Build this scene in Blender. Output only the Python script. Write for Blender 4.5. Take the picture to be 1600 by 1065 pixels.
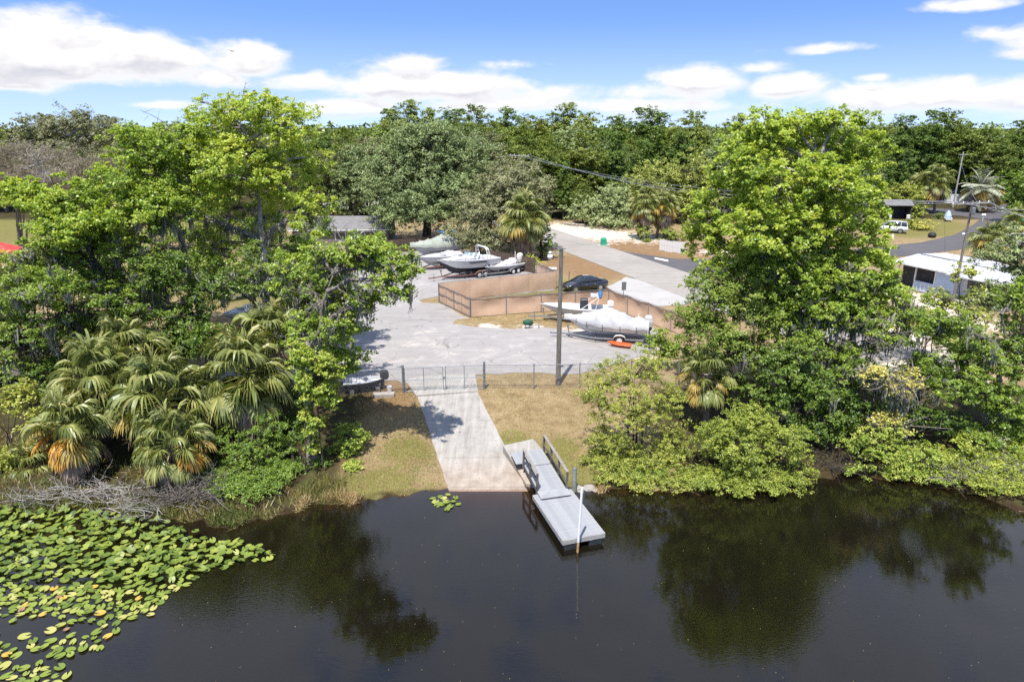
import bpy, bmesh, math, random
import numpy as np
from mathutils import Vector, Matrix

for _o in list(bpy.data.objects):
    bpy.data.objects.remove(_o)
SC = bpy.context.scene
COL = SC.collection
RNG = np.random.default_rng(7)
random.seed(7)
PI = math.pi

# ------------------------------------------------------------------ camera
CAM_H, PITCH, FOC = 17.0, math.radians(17.5), 1067.0
cam_data = bpy.data.cameras.new("camera")
cam_data.lens, cam_data.sensor_width = 24.0, 36.0
cam_data.clip_start, cam_data.clip_end = 0.5, 9000
cam = bpy.data.objects.new("camera", cam_data)
COL.objects.link(cam)
cam.location = (0, 0, CAM_H)
cam.rotation_euler = (PI / 2 - PITCH, 0, 0)
SC.camera = cam

# ------------------------------------------------------------------ light, exposure
SUN_EL = math.radians(66)
SUN_TO = Vector((-0.30, -0.954, 0)).normalized() * math.cos(SUN_EL) + Vector((0, 0, math.sin(SUN_EL)))
SUN_STRENGTH, SKY_STRENGTH = 4.0, 0.15
sl = bpy.data.lights.new("sun", "SUN")
sl.energy, sl.angle, sl.color = SUN_STRENGTH, math.radians(0.53), (1.0, 0.955, 0.89)
sun = bpy.data.objects.new("sun", sl)
COL.objects.link(sun)
sun.rotation_euler = SUN_TO.to_track_quat("Z", "Y").to_euler()
sun.location = (0, -20, 60)
SC.view_settings.view_transform = "Standard"
SC.view_settings.look = "None"
SC.view_settings.exposure = 0.97
SC.view_settings.gamma = 1.0
SC.view_settings.use_curve_mapping = False
SC.render.engine = "CYCLES"
SC.cycles.max_bounces = 8
SC.cycles.diffuse_bounces = 4
SC.cycles.glossy_bounces = 3
SC.cycles.transmission_bounces = 4
SC.cycles.transparent_max_bounces = 10
SC.cycles.caustics_reflective = False
SC.cycles.caustics_refractive = False
SC.cycles.sample_clamp_indirect = 4.0
SC.cycles.use_denoising = False


LEAF_GAIN = 2.1


# ------------------------------------------------------------------ node helpers
class NT:
    def __init__(self, tree):
        self.t = tree
        self.n, self.l = tree.nodes, tree.links

    def node(self, kind, ins=None, **props):
        nd = self.n.new(kind)
        for k, v in props.items():
            setattr(nd, k, v)
        for k, v in (ins or {}).items():
            s = nd.inputs[k]
            if hasattr(v, "is_output"):
                self.l.new(v, s)
            else:
                s.default_value = v
        return nd

    def math(self, op, a, b=0.0, c=None, clamp=False):
        ins = {0: a, 1: b}
        if c is not None:
            ins[2] = c
        return self.node("ShaderNodeMath", ins, operation=op, use_clamp=clamp).outputs[0]

    def ramp(self, fac, stops, interp="LINEAR"):
        nd = self.node("ShaderNodeValToRGB", {0: fac})
        cr = nd.color_ramp
        cr.interpolation = interp
        while len(cr.elements) < len(stops):
            cr.elements.new(0.5)
        for e, (p, c) in zip(cr.elements, stops):
            e.position = p
            e.color = (*c, 1.0) if len(c) == 3 else c
        return nd.outputs[0]

    def noise(self, vec, scale, detail=4.0, rough=0.55, dist=0.0):
        nd = self.node("ShaderNodeTexNoise", {"Scale": scale, "Detail": detail, "Roughness": rough, "Distortion": dist})
        if vec is not None:
            self.l.new(vec, nd.inputs["Vector"])
        return nd.outputs[0]

    def mix(self, fac, a, b, blend="MIX"):
        nd = self.node("ShaderNodeMix", data_type="RGBA", blend_type=blend)
        for i, v in ((0, fac), (6, a), (7, b)):
            s = nd.inputs[i]
            if hasattr(v, "is_output"):
                self.l.new(v, s)
            else:
                s.default_value = v if i == 0 else ((*v, 1.0) if len(v) == 3 else v)
        return nd.outputs[2]

    def smooth(self, x, a, b):
        return self.node("ShaderNodeMapRange", {0: x, 1: a, 2: b, 3: 0.0, 4: 1.0}, interpolation_type="SMOOTHSTEP").outputs[0]


def new_mat(name):
    m = bpy.data.materials.new(name)
    m.use_nodes = True
    nt = NT(m.node_tree)
    nt.n.clear()
    out = nt.node("ShaderNodeOutputMaterial")
    return m, nt, out


def surf(name, cols, scale=3.0, rough=0.7, bump=0.0, bscale=None, metal=0.0, detail=5.0, spec=0.5, stretch=None, coat=0.0):
    """Principled material whose base colour runs through cols by noise, with fine relief."""
    m, nt, out = new_mat(name)
    tc = nt.node("ShaderNodeTexCoord").outputs["Object"]
    if stretch:
        tc = nt.node("ShaderNodeMapping", {"Vector": tc, "Scale": stretch}).outputs[0]
    f = nt.noise(tc, scale, detail, 0.6)
    n = len(cols)
    stops = [(0.3 + 0.4 * i / max(1, n - 1), c) for i, c in enumerate(cols)]
    col = nt.ramp(f, stops)
    p = nt.node("ShaderNodeBsdfPrincipled", {"Base Color": col, "Roughness": rough, "Metallic": metal, "Specular IOR Level": spec, "Coat Weight": coat})
    if bump:
        b = nt.node("ShaderNodeBump", {"Height": nt.noise(tc, bscale or scale * 6, 4, 0.6), "Strength": bump, "Distance": 0.02})
        nt.l.new(b.outputs[0], p.inputs["Normal"])
    nt.l.new(p.outputs[0], out.inputs[0])
    return m


def leaf_mat(name, stops, trans=0.42, gloss=0.02, warm=(1.2, 1.1, 0.5)):
    m, nt, out = new_mat(name)
    t = nt.node("ShaderNodeAttribute", attribute_name="tint").outputs["Fac"]
    oi = nt.node("ShaderNodeObjectInfo").outputs["Random"]
    stops = [(p, tuple(min(0.6, k * LEAF_GAIN) for k in c)) for p, c in stops]
    t2 = nt.math("ADD", t, nt.math("MULTIPLY", nt.math("SUBTRACT", oi, 0.5), 0.22))
    col = nt.ramp(t2, stops)
    dif = nt.node("ShaderNodeBsdfDiffuse", {"Color": col})
    tcol = nt.mix(1.0, col, (*warm, 1.0), "MULTIPLY")
    trn = nt.node("ShaderNodeBsdfTranslucent", {"Color": tcol})
    mx = nt.node("ShaderNodeMixShader", {0: trans, 1: dif.outputs[0], 2: trn.outputs[0]})
    gl = nt.node("ShaderNodeBsdfGlossy", {"Color": (1, 1, 1, 1), "Roughness": 0.42})
    m2 = nt.node("ShaderNodeMixShader", {0: gloss, 1: mx.outputs[0], 2: gl.outputs[0]})
    nt.l.new(m2.outputs[0], out.inputs[0])
    return m


# ------------------------------------------------------------------ picture ray -> place helpers
CP, SP = math.cos(PITCH), math.sin(PITCH)


def ray(px, py):
    u, v = (px - 800.0) / FOC, (532.5 - py) / FOC
    return u, CP + v * SP, -SP + v * CP


def at_z(px, py, z):
    x, y, dz = ray(px, py)
    t = (z - CAM_H) / dz
    return Vector((x * t, y * t, z))


def at_y(px, py, Y):
    x, y, dz = ray(px, py)
    t = Y / y
    return Vector((x * t, Y, CAM_H + dz * t))


def row_of(Y, z):
    d = Vector((0, Y, z - CAM_H))
    return 532.5 - FOC * (d.y * SP + d.z * CP) / (d.y * CP - d.z * SP)


# ------------------------------------------------------------------ terrain height
SHORE_PX = [(-900, 850), (-300, 835), (0, 798), (150, 800), (260, 812), (340, 824), (420, 810), (470, 797), (530, 788), (600, 777), (700, 768),
            (760, 762), (830, 760), (920, 764), (980, 766), (1050, 768), (1150, 765), (1250, 757), (1320, 742), (1400, 748), (1500, 768),
            (1600, 800), (1900, 850), (2600, 900)]
_sh = [at_z(a, b, 0) for a, b in SHORE_PX]
SHX, SHY = np.array([p.x for p in _sh]), np.array([p.y for p in _sh])
RAMP_Y0 = 29.55
RAMP_S = 1.02 / (40.6 - RAMP_Y0)
RL0, RL1 = at_z(702, 768, 0), at_z(652, 617, 1.0)
RR0, RR1 = at_z(817, 755, 0), at_z(746, 611, 1.0)


def ramp_x(Y):
    l = RL0.x + (RL1.x - RL0.x) * (Y - RL0.y) / (RL1.y - RL0.y)
    r = RR0.x + (RR1.x - RR0.x) * (Y - RR0.y) / (RR1.y - RR0.y)
    return l, r


def ramp_z(Y):
    return np.minimum(1.02, (Y - RAMP_Y0) * RAMP_S)


def H(x, y):
    x, y = np.asarray(x, float), np.asarray(y, float)
    wob = 0.35 * np.sin(x * 1.9) * np.sin(x * 0.7 + 1.3) + 0.18 * np.sin(x * 5.3 + 0.6)
    l, r = ramp_x(y)
    far = np.clip(np.maximum(l - x, x - r) / 1.6, 0, 1)
    d = y - np.interp(x, SHX, SHY) - wob * far
    land = np.minimum(1.0, 0.096 * d + 0.16 * (1 - np.exp(-np.maximum(d, 0) / 0.5)))
    bed = np.maximum(-2.2, 0.30 * d)
    z = np.where(d > 0, land, bed)
    z = z - 0.03 * (0.5 + 0.5 * np.sin(x * 1.1 + 0.5 * np.sin(y * 0.8)) * np.sin(y * 1.3 + np.sin(x * 0.6)))
    rz = ramp_z(y)
    near = np.clip((1.0 - far) * 1.0, 0, 1)
    z = z * (1 - near) + np.minimum(z, rz - 0.03) * near
    inside = (x > l + 0.35) & (x < r - 0.35) & (y < 44) & (y > 24.5)
    return np.where(inside, np.minimum(z, rz - 0.12), z)


def P(px, py, lift=0.0):
    z = 1.0
    for _ in range(14):
        p = at_z(px, py, z)
        z = 0.5 * z + 0.5 * float(H(p.x, p.y))
    p = at_z(px, py, z)
    return Vector((p.x, p.y, float(H(p.x, p.y)) + lift))


# ------------------------------------------------------------------ objects
def tag(o, label=None, cat=None, group=None, kind=None):
    if label:
        o["label"] = label
    if cat:
        o["category"] = cat
    if group:
        o["group"] = group
    if kind:
        o["kind"] = kind
    return o


def thing(name, label, cat, loc, rz=0.0, group=None):
    o = bpy.data.objects.new(name, None)
    COL.objects.link(o)
    o.empty_display_size = 0.2
    o.location = loc
    o.rotation_euler = (0, 0, rz)
    return tag(o, label, cat, group)


def link_mesh(name, me, parent=None, loc=None):
    o = bpy.data.objects.new(name, me)
    COL.objects.link(o)
    if parent is not None:
        o.parent = parent
    if loc is not None:
        o.location = loc
    return o


def copy_tree(o, parent=None):
    c = o.copy()
    COL.objects.link(c)
    if parent is not None:
        c.parent = parent
    for ch in list(o.children):
        copy_tree(ch, c)
    return c


class MB:
    def __init__(self):
        self.v, self.f, self.mi = [], [], []

    def add(self, verts, faces, mi=0):
        b = len(self.v)
        self.v.extend([tuple(p) for p in verts])
        self.f.extend([tuple(i + b for i in f) for f in faces])
        self.mi.extend([mi] * len(faces))
        return self

    def box(self, c, s, rot=None, mi=0, taper=1.0):
        hx, hy, hz = s[0] / 2, s[1] / 2, s[2] / 2
        vs = []
        for z, k in ((-hz, 1.0), (hz, taper)):
            for x, y in ((-hx, -hy), (hx, -hy), (hx, hy), (-hx, hy)):
                p = Vector((x * k, y * k, z))
                if rot is not None:
                    p = rot @ p
                vs.append(p + Vector(c))
        return self.add(vs, [(3, 2, 1, 0), (4, 5, 6, 7), (0, 1, 5, 4), (1, 2, 6, 5), (2, 3, 7, 6), (3, 0, 4, 7)], mi)

    def beam(self, a, b, w, h, mi=0):
        a, b = Vector(a), Vector(b)
        d = b - a
        L = d.length
        d.normalize()
        up = Vector((0, 0, 1)) if abs(d.z) < 0.95 else Vector((0, 1, 0))
        s = d.cross(up).normalized()
        u = s.cross(d)
        rot = Matrix((d, s, u)).transposed()
        return self.box((a + b) / 2, (L, w, h), rot, mi)

    def tube(self, pts, rad, n=6, cap=True, mi=0):
        pts = [Vector(p) for p in pts]
        k = len(pts)
        if not hasattr(rad, "__len__"):
            rad = [rad] * k
        vs, fs = [], []
        ref = None
        for i, p in enumerate(pts):
            d = (pts[min(i + 1, k - 1)] - pts[max(i - 1, 0)])
            d = d.normalized() if d.length > 1e-9 else Vector((0, 0, 1))
            if ref is None:
                ref = Vector((1, 0, 0)) if abs(d.x) < 0.8 else Vector((0, 1, 0))
            s = d.cross(ref)
            if s.length < 1e-4:
                s = d.cross(Vector((0.3, 0.9, 0.2)))
            s.normalize()
            u = d.cross(s)
            ref = -u if False else ref
            for j in range(n):
                a = 2 * PI * j / n
                vs.append(p + (s * math.cos(a) + u * math.sin(a)) * rad[i])
        for i in range(k - 1):
            for j in range(n):
                a, b = i * n + j, i * n + (j + 1) % n
                fs.append((a, b, b + n, a + n))
        if cap:
            fs.append(tuple(range(n))[::-1])
            fs.append(tuple(range((k - 1) * n, k * n)))
        return self.add(vs, fs, mi)

    def lathe(self, prof, c=(0, 0, 0), n=12, mi=0, squash=1.0):
        vs, fs = [], []
        for r, z in prof:
            for j in range(n):
                a = 2 * PI * j / n
                vs.append((c[0] + r * math.cos(a), c[1] + r * math.sin(a) * squash, c[2] + z))
        k = len(prof)
        for i in range(k - 1):
            for j in range(n):
                a, b = i * n + j, i * n + (j + 1) % n
                fs.append((a, b, b + n, a + n))
        fs.append(tuple(range(n))[::-1])
        fs.append(tuple(range((k - 1) * n, k * n)))
        return self.add(vs, fs, mi)

    def loft(self, secs, closed=True, cap=True, mi=0):
        n, k = len(secs[0]), len(secs)
        vs = [p for s in secs for p in s]
        fs = []
        for i in range(k - 1):
            for j in range(n if closed else n - 1):
                a, b = i * n + j, i * n + (j + 1) % n
                fs.append((a, b, b + n, a + n))
        if cap:
            fs.append(tuple(range(n))[::-1])
            fs.append(tuple(range((k - 1) * n, k * n)))
        return self.add(vs, fs, mi)

    def prism(self, poly, z0, z1, mi=0):
        n = len(poly)
        vs = [(p[0], p[1], z0) for p in poly] + [(p[0], p[1], z1) for p in poly]
        fs = [tuple(range(n))[::-1], tuple(range(n, 2 * n))] + [(i, (i + 1) % n, (i + 1) % n + n, i + n) for i in range(n)]
        return self.add(vs, fs, mi)

    def mesh(self, name, mats, smooth=False):
        me = bpy.data.meshes.new(name)
        me.from_pydata(self.v, [], self.f)
        for m in (mats if isinstance(mats, (list, tuple)) else [mats]):
            me.materials.append(m)
        if any(self.mi):
            me.polygons.foreach_set("material_index", self.mi)
        if smooth:
            me.polygons.foreach_set("use_smooth", [True] * len(self.f))
        me.update()
        return me

    def build(self, name, mats, parent=None, smooth=False, loc=None, kind=None, bevel=0.0):
        me = self.mesh(name, mats, smooth)
        bm = bmesh.new()
        bm.from_mesh(me)
        bmesh.ops.recalc_face_normals(bm, faces=bm.faces)
        if bevel:
            bmesh.ops.bevel(bm, geom=list(bm.edges), offset=bevel, segments=1, affect="EDGES")
        bm.to_mesh(me)
        bm.free()
        o = link_mesh(name, me, parent, loc)
        if kind:
            o["kind"] = kind
        return o


def quads_mesh(name, V, mat, tint=None, nper=4):
    """Fast mesh of separate n-gons: V is (N, nper, 3); tint per polygon."""
    N = V.shape[0]
    me = bpy.data.meshes.new(name)
    me.vertices.add(N * nper)
    me.vertices.foreach_set("co", V.reshape(-1).astype(np.float32))
    me.loops.add(N * nper)
    me.loops.foreach_set("vertex_index", np.arange(N * nper, dtype=np.int32))
    me.polygons.add(N)
    me.polygons.foreach_set("loop_start", np.arange(0, N * nper, nper, dtype=np.int32))
    me.polygons.foreach_set("loop_total", np.full(N, nper, dtype=np.int32))
    if tint is not None:
        a = me.attributes.new("tint", "FLOAT", "POINT")
        a.data.foreach_set("value", np.repeat(tint, nper).astype(np.float32))
    me.materials.append(mat)
    me.update(calc_edges=True)
    return me


def unit(a):
    return a / np.maximum(1e-9, np.linalg.norm(a, axis=-1, keepdims=True))


def leaf_quads(C, nrm, length, width, rng, bend=0.18, droop=None):
    """Rhombic, slightly folded leaves at points C with normals nrm."""
    N = len(C)
    r = rng.normal(size=(N, 3))
    if droop is not None:
        r = r * 0.5 + droop
    d = unit(np.cross(nrm, r))
    s = np.cross(nrm, d)
    L = (length * rng.uniform(0.7, 1.25, N))[:, None]
    W = (width * rng.uniform(0.75, 1.2, N))[:, None]
    V = np.empty((N, 4, 3))
    V[:, 0] = C - d * L * 0.5
    V[:, 1] = C + s * W * 0.5 + nrm * L * bend * 0.5 - d * L * 0.08
    V[:, 2] = C + d * L * 0.5 - nrm * L * bend * 0.4
    V[:, 3] = C - s * W * 0.5 + nrm * L * bend * 0.5 - d * L * 0.08
    return V
# ------------------------------------------------------------------ world: sky with cumulus
CLOUDS = [  # pixel centre, pixel radii (x, up, down), weight
    (60, 95, 190, 62, 36, 1.25), (190, 92, 115, 40, 36, 1.1), (-150, 90, 200, 70, 45, 1.2), (30, 133, 65, 12, 9, .65),
    (385, 104, 70, 30, 22, 1.0), (350, 122, 60, 16, 14, .8), (470, 128, 90, 15, 14, .85),
    (640, 100, 75, 16, 13, .75), (600, 135, 110, 22, 18, 1.0), (700, 140, 130, 28, 26, 1.1), (560, 172, 90, 18, 14, .85), (240, 164, 50, 7, 6, .6),
    (805, 101, 55, 10, 9, .65), (865, 148, 45, 12, 12, .7), (760, 165, 160, 24, 16, .9),
    (1090, 128, 85, 24, 26, 1.1), (1030, 142, 95, 16, 18, .85), (1228, 134, 65, 20, 20, 1.05), (1190, 108, 50, 10, 9, .6), (1010, 165, 120, 14, 14, .95),
    (1300, 75, 65, 8, 8, .6), (1275, 80, 40, 6, 6, .6), (1450, 152, 230, 24, 40, .95), (1650, 150, 200, 26, 40, 1.0), (1570, 55, 80, 12, 14, .6),
    (1610, 84, 50, 10, 10, .7), (1520, 8, 70, 10, 8, .55), (1365, 122, 26, 6, 5, .5), (1700, 60, 120, 30, 20, .8), (1150, 185, 420, 8, 20, .5),
]


def build_world():
    w = bpy.data.worlds.new("World")
    SC.world = w
    w.use_nodes = True
    nt = NT(w.node_tree)
    nt.n.clear()
    out = nt.node("ShaderNodeOutputWorld")
    # look a little higher into the sky model: clean, deep blue air right down to the horizon
    g0 = nt.node("ShaderNodeTexCoord").outputs["Generated"]
    lifted = nt.node("ShaderNodeVectorMath", {0: nt.node("ShaderNodeMapping", {"Vector": g0, "Location": (0, 0, 0.10), "Scale": (1, 1, 3.8)}).outputs[0]}, operation="NORMALIZE").outputs[0]
    sky = nt.node("ShaderNodeTexSky", sky_type="NISHITA", sun_disc=False)
    nt.l.new(lifted, sky.inputs["Vector"])
    sky.sun_elevation = SUN_EL
    sky.sun_rotation = math.atan2(SUN_TO.x, SUN_TO.y)
    sky.altitude, sky.air_density, sky.dust_density, sky.ozone_density = 10, 1.0, 0.1, 2.0
    # node group: cloud thickness at azimuth/elevation
    g = bpy.data.node_groups.new("cloud_field", "ShaderNodeTree")
    g.interface.new_socket("az", in_out="INPUT", socket_type="NodeSocketFloat")
    g.interface.new_socket("el", in_out="INPUT", socket_type="NodeSocketFloat")
    g.interface.new_socket("dens", in_out="OUTPUT", socket_type="NodeSocketFloat")
    gt = NT(g)
    gi, go = gt.node("NodeGroupInput"), gt.node("NodeGroupOutput")
    az, el = gi.outputs[0], gi.outputs[1]
    best = None
    for px, py, rx, ru, rd, wgt in CLOUDS:
        d = Vector(ray(px, py)).normalized()
        a0, e0 = math.atan2(d.x, d.y), math.asin(d.z)
        k = 1.0 / FOC * (math.cos(a0) ** 1.0)
        rx, ru, rd = rx * 1.14, ru * 1.2, rd * 1.12
        X = gt.math("MULTIPLY", gt.math("SUBTRACT", az, a0), 1.0 / (rx * k))
        dy = gt.math("SUBTRACT", el, e0)
        Y = gt.math("MAXIMUM", gt.math("MULTIPLY", dy, 1.0 / (ru * k)), gt.math("MULTIPLY", dy, -1.0 / (rd * k)))
        r2 = gt.math("ADD", gt.math("MULTIPLY", X, X), gt.math("MULTIPLY", Y, Y))
        v = gt.math("MULTIPLY", gt.math("SUBTRACT", 1.0, gt.math("SQRT", r2)), wgt)
        best = v if best is None else gt.math("SMOOTH_MAX", best, v, 0.18)
    vec = gt.node("ShaderNodeCombineXYZ", {0: az, 1: gt.math("MULTIPLY", el, 2.1), 2: 0.37}).outputs[0]
    n1 = gt.noise(vec, 13.0, 9.0, 0.58, 0.25)
    n2 = gt.noise(vec, 4.0, 3.0, 0.5)
    nn = gt.math("ADD", gt.math("MULTIPLY", gt.math("SUBTRACT", n1, 0.5), 1.7), gt.math("MULTIPLY", gt.math("SUBTRACT", n2, 0.5), 0.7))
    # the sky above the picture goes on with broken cumulus of the same kind
    up = gt.smooth(el, 0.24, 0.42)
    hi = gt.math("MULTIPLY", gt.math("ADD", gt.math("MULTIPLY", gt.math("SUBTRACT", n2, 0.40), 1.3), gt.math("SUBTRACT", 0.42, gt.math("MULTIPLY", gt.smooth(el, 0.62, 1.0), 0.55))), up)
    best = gt.math("MAXIMUM", best, gt.math("SUBTRACT", hi, gt.math("MULTIPLY", gt.math("SUBTRACT", 1.0, up), 3.0)))
    gt.l.new(gt.math("ADD", best, nn), go.inputs[0])

    tc = nt.node("ShaderNodeTexCoord").outputs["Generated"]
    sp = nt.node("ShaderNodeSeparateXYZ", {0: tc})
    az = nt.math("ARCTAN2", sp.outputs[0], sp.outputs[1])
    el = nt.math("ARCSINE", sp.outputs[2])

    def field(e):
        nd = nt.n.new("ShaderNodeGroup")
        nd.node_tree = g
        nt.l.new(az, nd.inputs[0])
        nt.l.new(e, nd.inputs[1])
        return nd.outputs[0]
    d0 = field(el)
    d1 = field(nt.math("ADD", el, 0.014))
    alpha = nt.math("MULTIPLY", nt.smooth(d0, -0.06, 0.5), nt.math("MULTIPLY", nt.smooth(el, -0.01, 0.03), nt.math("SUBTRACT", 1.0, nt.math("MULTIPLY", nt.smooth(el, 0.24, 0.42), 0.40))))
    light = nt.smooth(nt.math("SUBTRACT", d0, d1), -0.42, 0.30)
    thin = nt.smooth(d0, 0.2, 0.9)
    lit = nt.math("MAXIMUM", light, nt.math("SUBTRACT", 1.0, thin))
    ccol = nt.ramp(lit, [(0.0, (0.34, 0.34, 0.385)), (0.45, (0.44, 0.43, 0.445)), (1.0, (0.56, 0.548, 0.54))])
    hz = nt.mix(nt.math("MULTIPLY", nt.smooth(el, 0.16, -0.02), 0.25), ccol, (0.45, 0.48, 0.54))
    # a thin milky veil low over the horizon, as in summer air
    tinted = nt.mix(1.0, sky.outputs[0], (0.80, 0.92, 1.10), "MULTIPLY")
    tinted = nt.mix(nt.math("MULTIPLY", nt.smooth(el, 0.15, -0.01), 0.75), tinted, (2.15, 2.55, 3.3))
    bs = nt.node("ShaderNodeBackground", {0: tinted, 1: SKY_STRENGTH})
    bc = nt.node("ShaderNodeBackground", {0: hz, 1: 1.0})
    mx = nt.node("ShaderNodeMixShader", {0: alpha, 1: bs.outputs[0], 2: bc.outputs[0]})
    nt.l.new(mx.outputs[0], out.inputs[0])


build_world()

# ------------------------------------------------------------------ ground sheet
SAND_PX = [(900, 362, 7), (950, 368, 6), (1000, 372, 4), (885, 356, 6), (1130, 395, 3), (1420, 560, 5), (1490, 500, 4), (1400, 520, 4), (640, 462, 1), (760, 512, 1.2),
           (830, 512, 1.2), (905, 520, 1.5), (1000, 545, 2.0), (540, 318, 10), (1440, 470, 4), (1330, 430, 4), (1280, 470, 4)]
GREEN_PX = [(600, 735, 1.7), (560, 760, 2.6), (660, 750, 1.2), (800, 680, 1.5), (770, 685, 1.3), (900, 720, 2.2), (870, 690, 1.5), (930, 745, 2.0), (640, 690, 1.6),
            (1440, 350, 10), (1400, 362, 6), (380, 455, 6), (15, 355, 25), (900, 455, 3), (830, 447, 5), (440, 470, 5), (1500, 445, 4), (1450, 362, 5)]
RED_PX = [(900, 415, 5), (880, 408, 4), (930, 425, 4), (1020, 388, 8), (960, 380, 6), (600, 625, 2.2), (580, 612, 3), (1100, 400, 6)]


def spot(X, Y, pts):
    a = np.zeros_like(X)
    for px, py, r in pts:
        p = at_z(px, py, 1.0)
        a = np.maximum(a, np.exp(-((X - p.x) ** 2 + (Y - p.y) ** 2 / 1.3) / (r * r)))
    return a


def axis(segs):
    out = []
    for a, b, s in segs:
        out.extend(np.arange(a, b, s))
    return np.array(out + [segs[-1][1]])


def build_ground():
    xs = axis([(-2600, -400, 550), (-400, -120, 40), (-120, -60, 6), (-60, -22, 1.2), (-22, 30, 0.42), (30, 70, 1.2), (70, 140, 6), (140, 400, 40), (400, 2600, 550)])
    ys = axis([(-200, 0, 50), (0, 22, 3), (22, 46, 0.36), (46, 90, 1.1), (90, 170, 4), (170, 400, 30), (400, 5200, 600)])
    X, Y = np.meshgrid(xs, ys)
    Z = H(X, Y)
    V = np.stack([X, Y, Z], -1).reshape(-1, 3)
    nx, ny = len(xs), len(ys)
    i = np.arange(nx * ny).reshape(ny, nx)
    F = np.stack([i[:-1, :-1], i[:-1, 1:], i[1:, 1:], i[1:, :-1]], -1).reshape(-1, 4)
    me = bpy.data.meshes.new("ground")
    me.from_pydata(V.tolist(), [], F.tolist())
    Xf, Yf = X.reshape(-1), Y.reshape(-1)
    d = Yf - np.interp(Xf, SHX, SHY)
    bank = np.exp(-np.abs(d - 0.2) / 0.55)
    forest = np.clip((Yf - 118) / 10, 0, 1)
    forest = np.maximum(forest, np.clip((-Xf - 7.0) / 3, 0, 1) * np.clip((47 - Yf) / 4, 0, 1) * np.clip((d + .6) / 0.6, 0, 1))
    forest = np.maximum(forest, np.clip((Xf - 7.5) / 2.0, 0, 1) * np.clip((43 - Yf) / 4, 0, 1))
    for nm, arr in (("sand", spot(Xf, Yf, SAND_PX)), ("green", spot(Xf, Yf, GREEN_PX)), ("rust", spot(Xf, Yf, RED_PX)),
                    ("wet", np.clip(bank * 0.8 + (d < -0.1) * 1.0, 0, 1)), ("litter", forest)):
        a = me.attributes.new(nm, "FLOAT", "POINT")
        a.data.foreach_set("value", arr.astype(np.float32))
    m, nt, out = new_mat("dry_lawn")
    tc = nt.node("ShaderNodeTexCoord").outputs["Object"]
    A = lambda n: nt.node("ShaderNodeAttribute", attribute_name=n).outputs["Fac"]
    big, mid, fine = nt.noise(tc, 0.22, 5, 0.6), nt.noise(tc, 1.6, 6, 0.65), nt.noise(tc, 14.0, 5, 0.7)
    c = nt.ramp(nt.math("ADD", nt.math("MULTIPLY", mid, 0.55), nt.math("MULTIPLY", fine, 0.45)),
                [(0.30, (0.10, 0.068, 0.034)), (0.44, (0.205, 0.148, 0.074)), (0.56, (0.285, 0.215, 0.118)), (0.70, (0.40, 0.325, 0.20))])
    gcol = nt.ramp(fine, [(0.3, (0.06, 0.065, 0.016)), (0.55, (0.155, 0.15, 0.04)), (0.75, (0.27, 0.24, 0.085))])
    brk = lambda a, k: nt.smooth(nt.math("ADD", a, nt.math("MULTIPLY", nt.math("SUBTRACT", mid, 0.5), k)), 0.28, 0.72)
    c = nt.mix(nt.smooth(nt.math("ADD", big, nt.math("MULTIPLY", nt.math("SUBTRACT", mid, 0.5), 0.8)), 0.62, 0.82), c, (0.17, 0.14, 0.05))
    c = nt.mix(nt.math("MULTIPLY", brk(A("rust"), 1.6), 0.75), c, nt.ramp(fine, [(0.35, (0.12, 0.065, 0.032)), (0.65, (0.28, 0.17, 0.09))]))
    c = nt.mix(nt.math("MULTIPLY", brk(A("green"), 1.9), 0.85), c, gcol)
    c = nt.mix(brk(A("sand"), 2.2), c, nt.ramp(fine, [(0.3, (0.36, 0.30, 0.23)), (0.65, (0.60, 0.54, 0.46))]))
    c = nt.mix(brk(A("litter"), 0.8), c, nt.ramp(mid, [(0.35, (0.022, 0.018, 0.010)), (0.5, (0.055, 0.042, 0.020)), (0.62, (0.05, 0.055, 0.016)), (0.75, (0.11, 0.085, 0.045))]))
    c = nt.mix(nt.smooth(nt.math("ADD", A("wet"), nt.math("MULTIPLY", nt.math("SUBTRACT", fine, 0.5), 0.7)), 0.45, 0.85), c,
               nt.ramp(fine, [(0.3, (0.018, 0.012, 0.007)), (0.7, (0.055, 0.034, 0.017))]))
    p = nt.node("ShaderNodeBsdfPrincipled", {"Base Color": c, "Roughness": 0.95, "Specular IOR Level": 0.1})
    b = nt.node("ShaderNodeBump", {"Height": nt.math("ADD", fine, mid), "Strength": 0.7, "Distance": 0.06})
    nt.l.new(b.outputs[0], p.inputs["Normal"])
    nt.l.new(p.outputs[0], out.inputs[0])
    me.materials.append(m)
    me.polygons.foreach_set("use_smooth", [True] * len(me.polygons))
    tag(link_mesh("ground", me), kind="structure")


build_ground()


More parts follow.
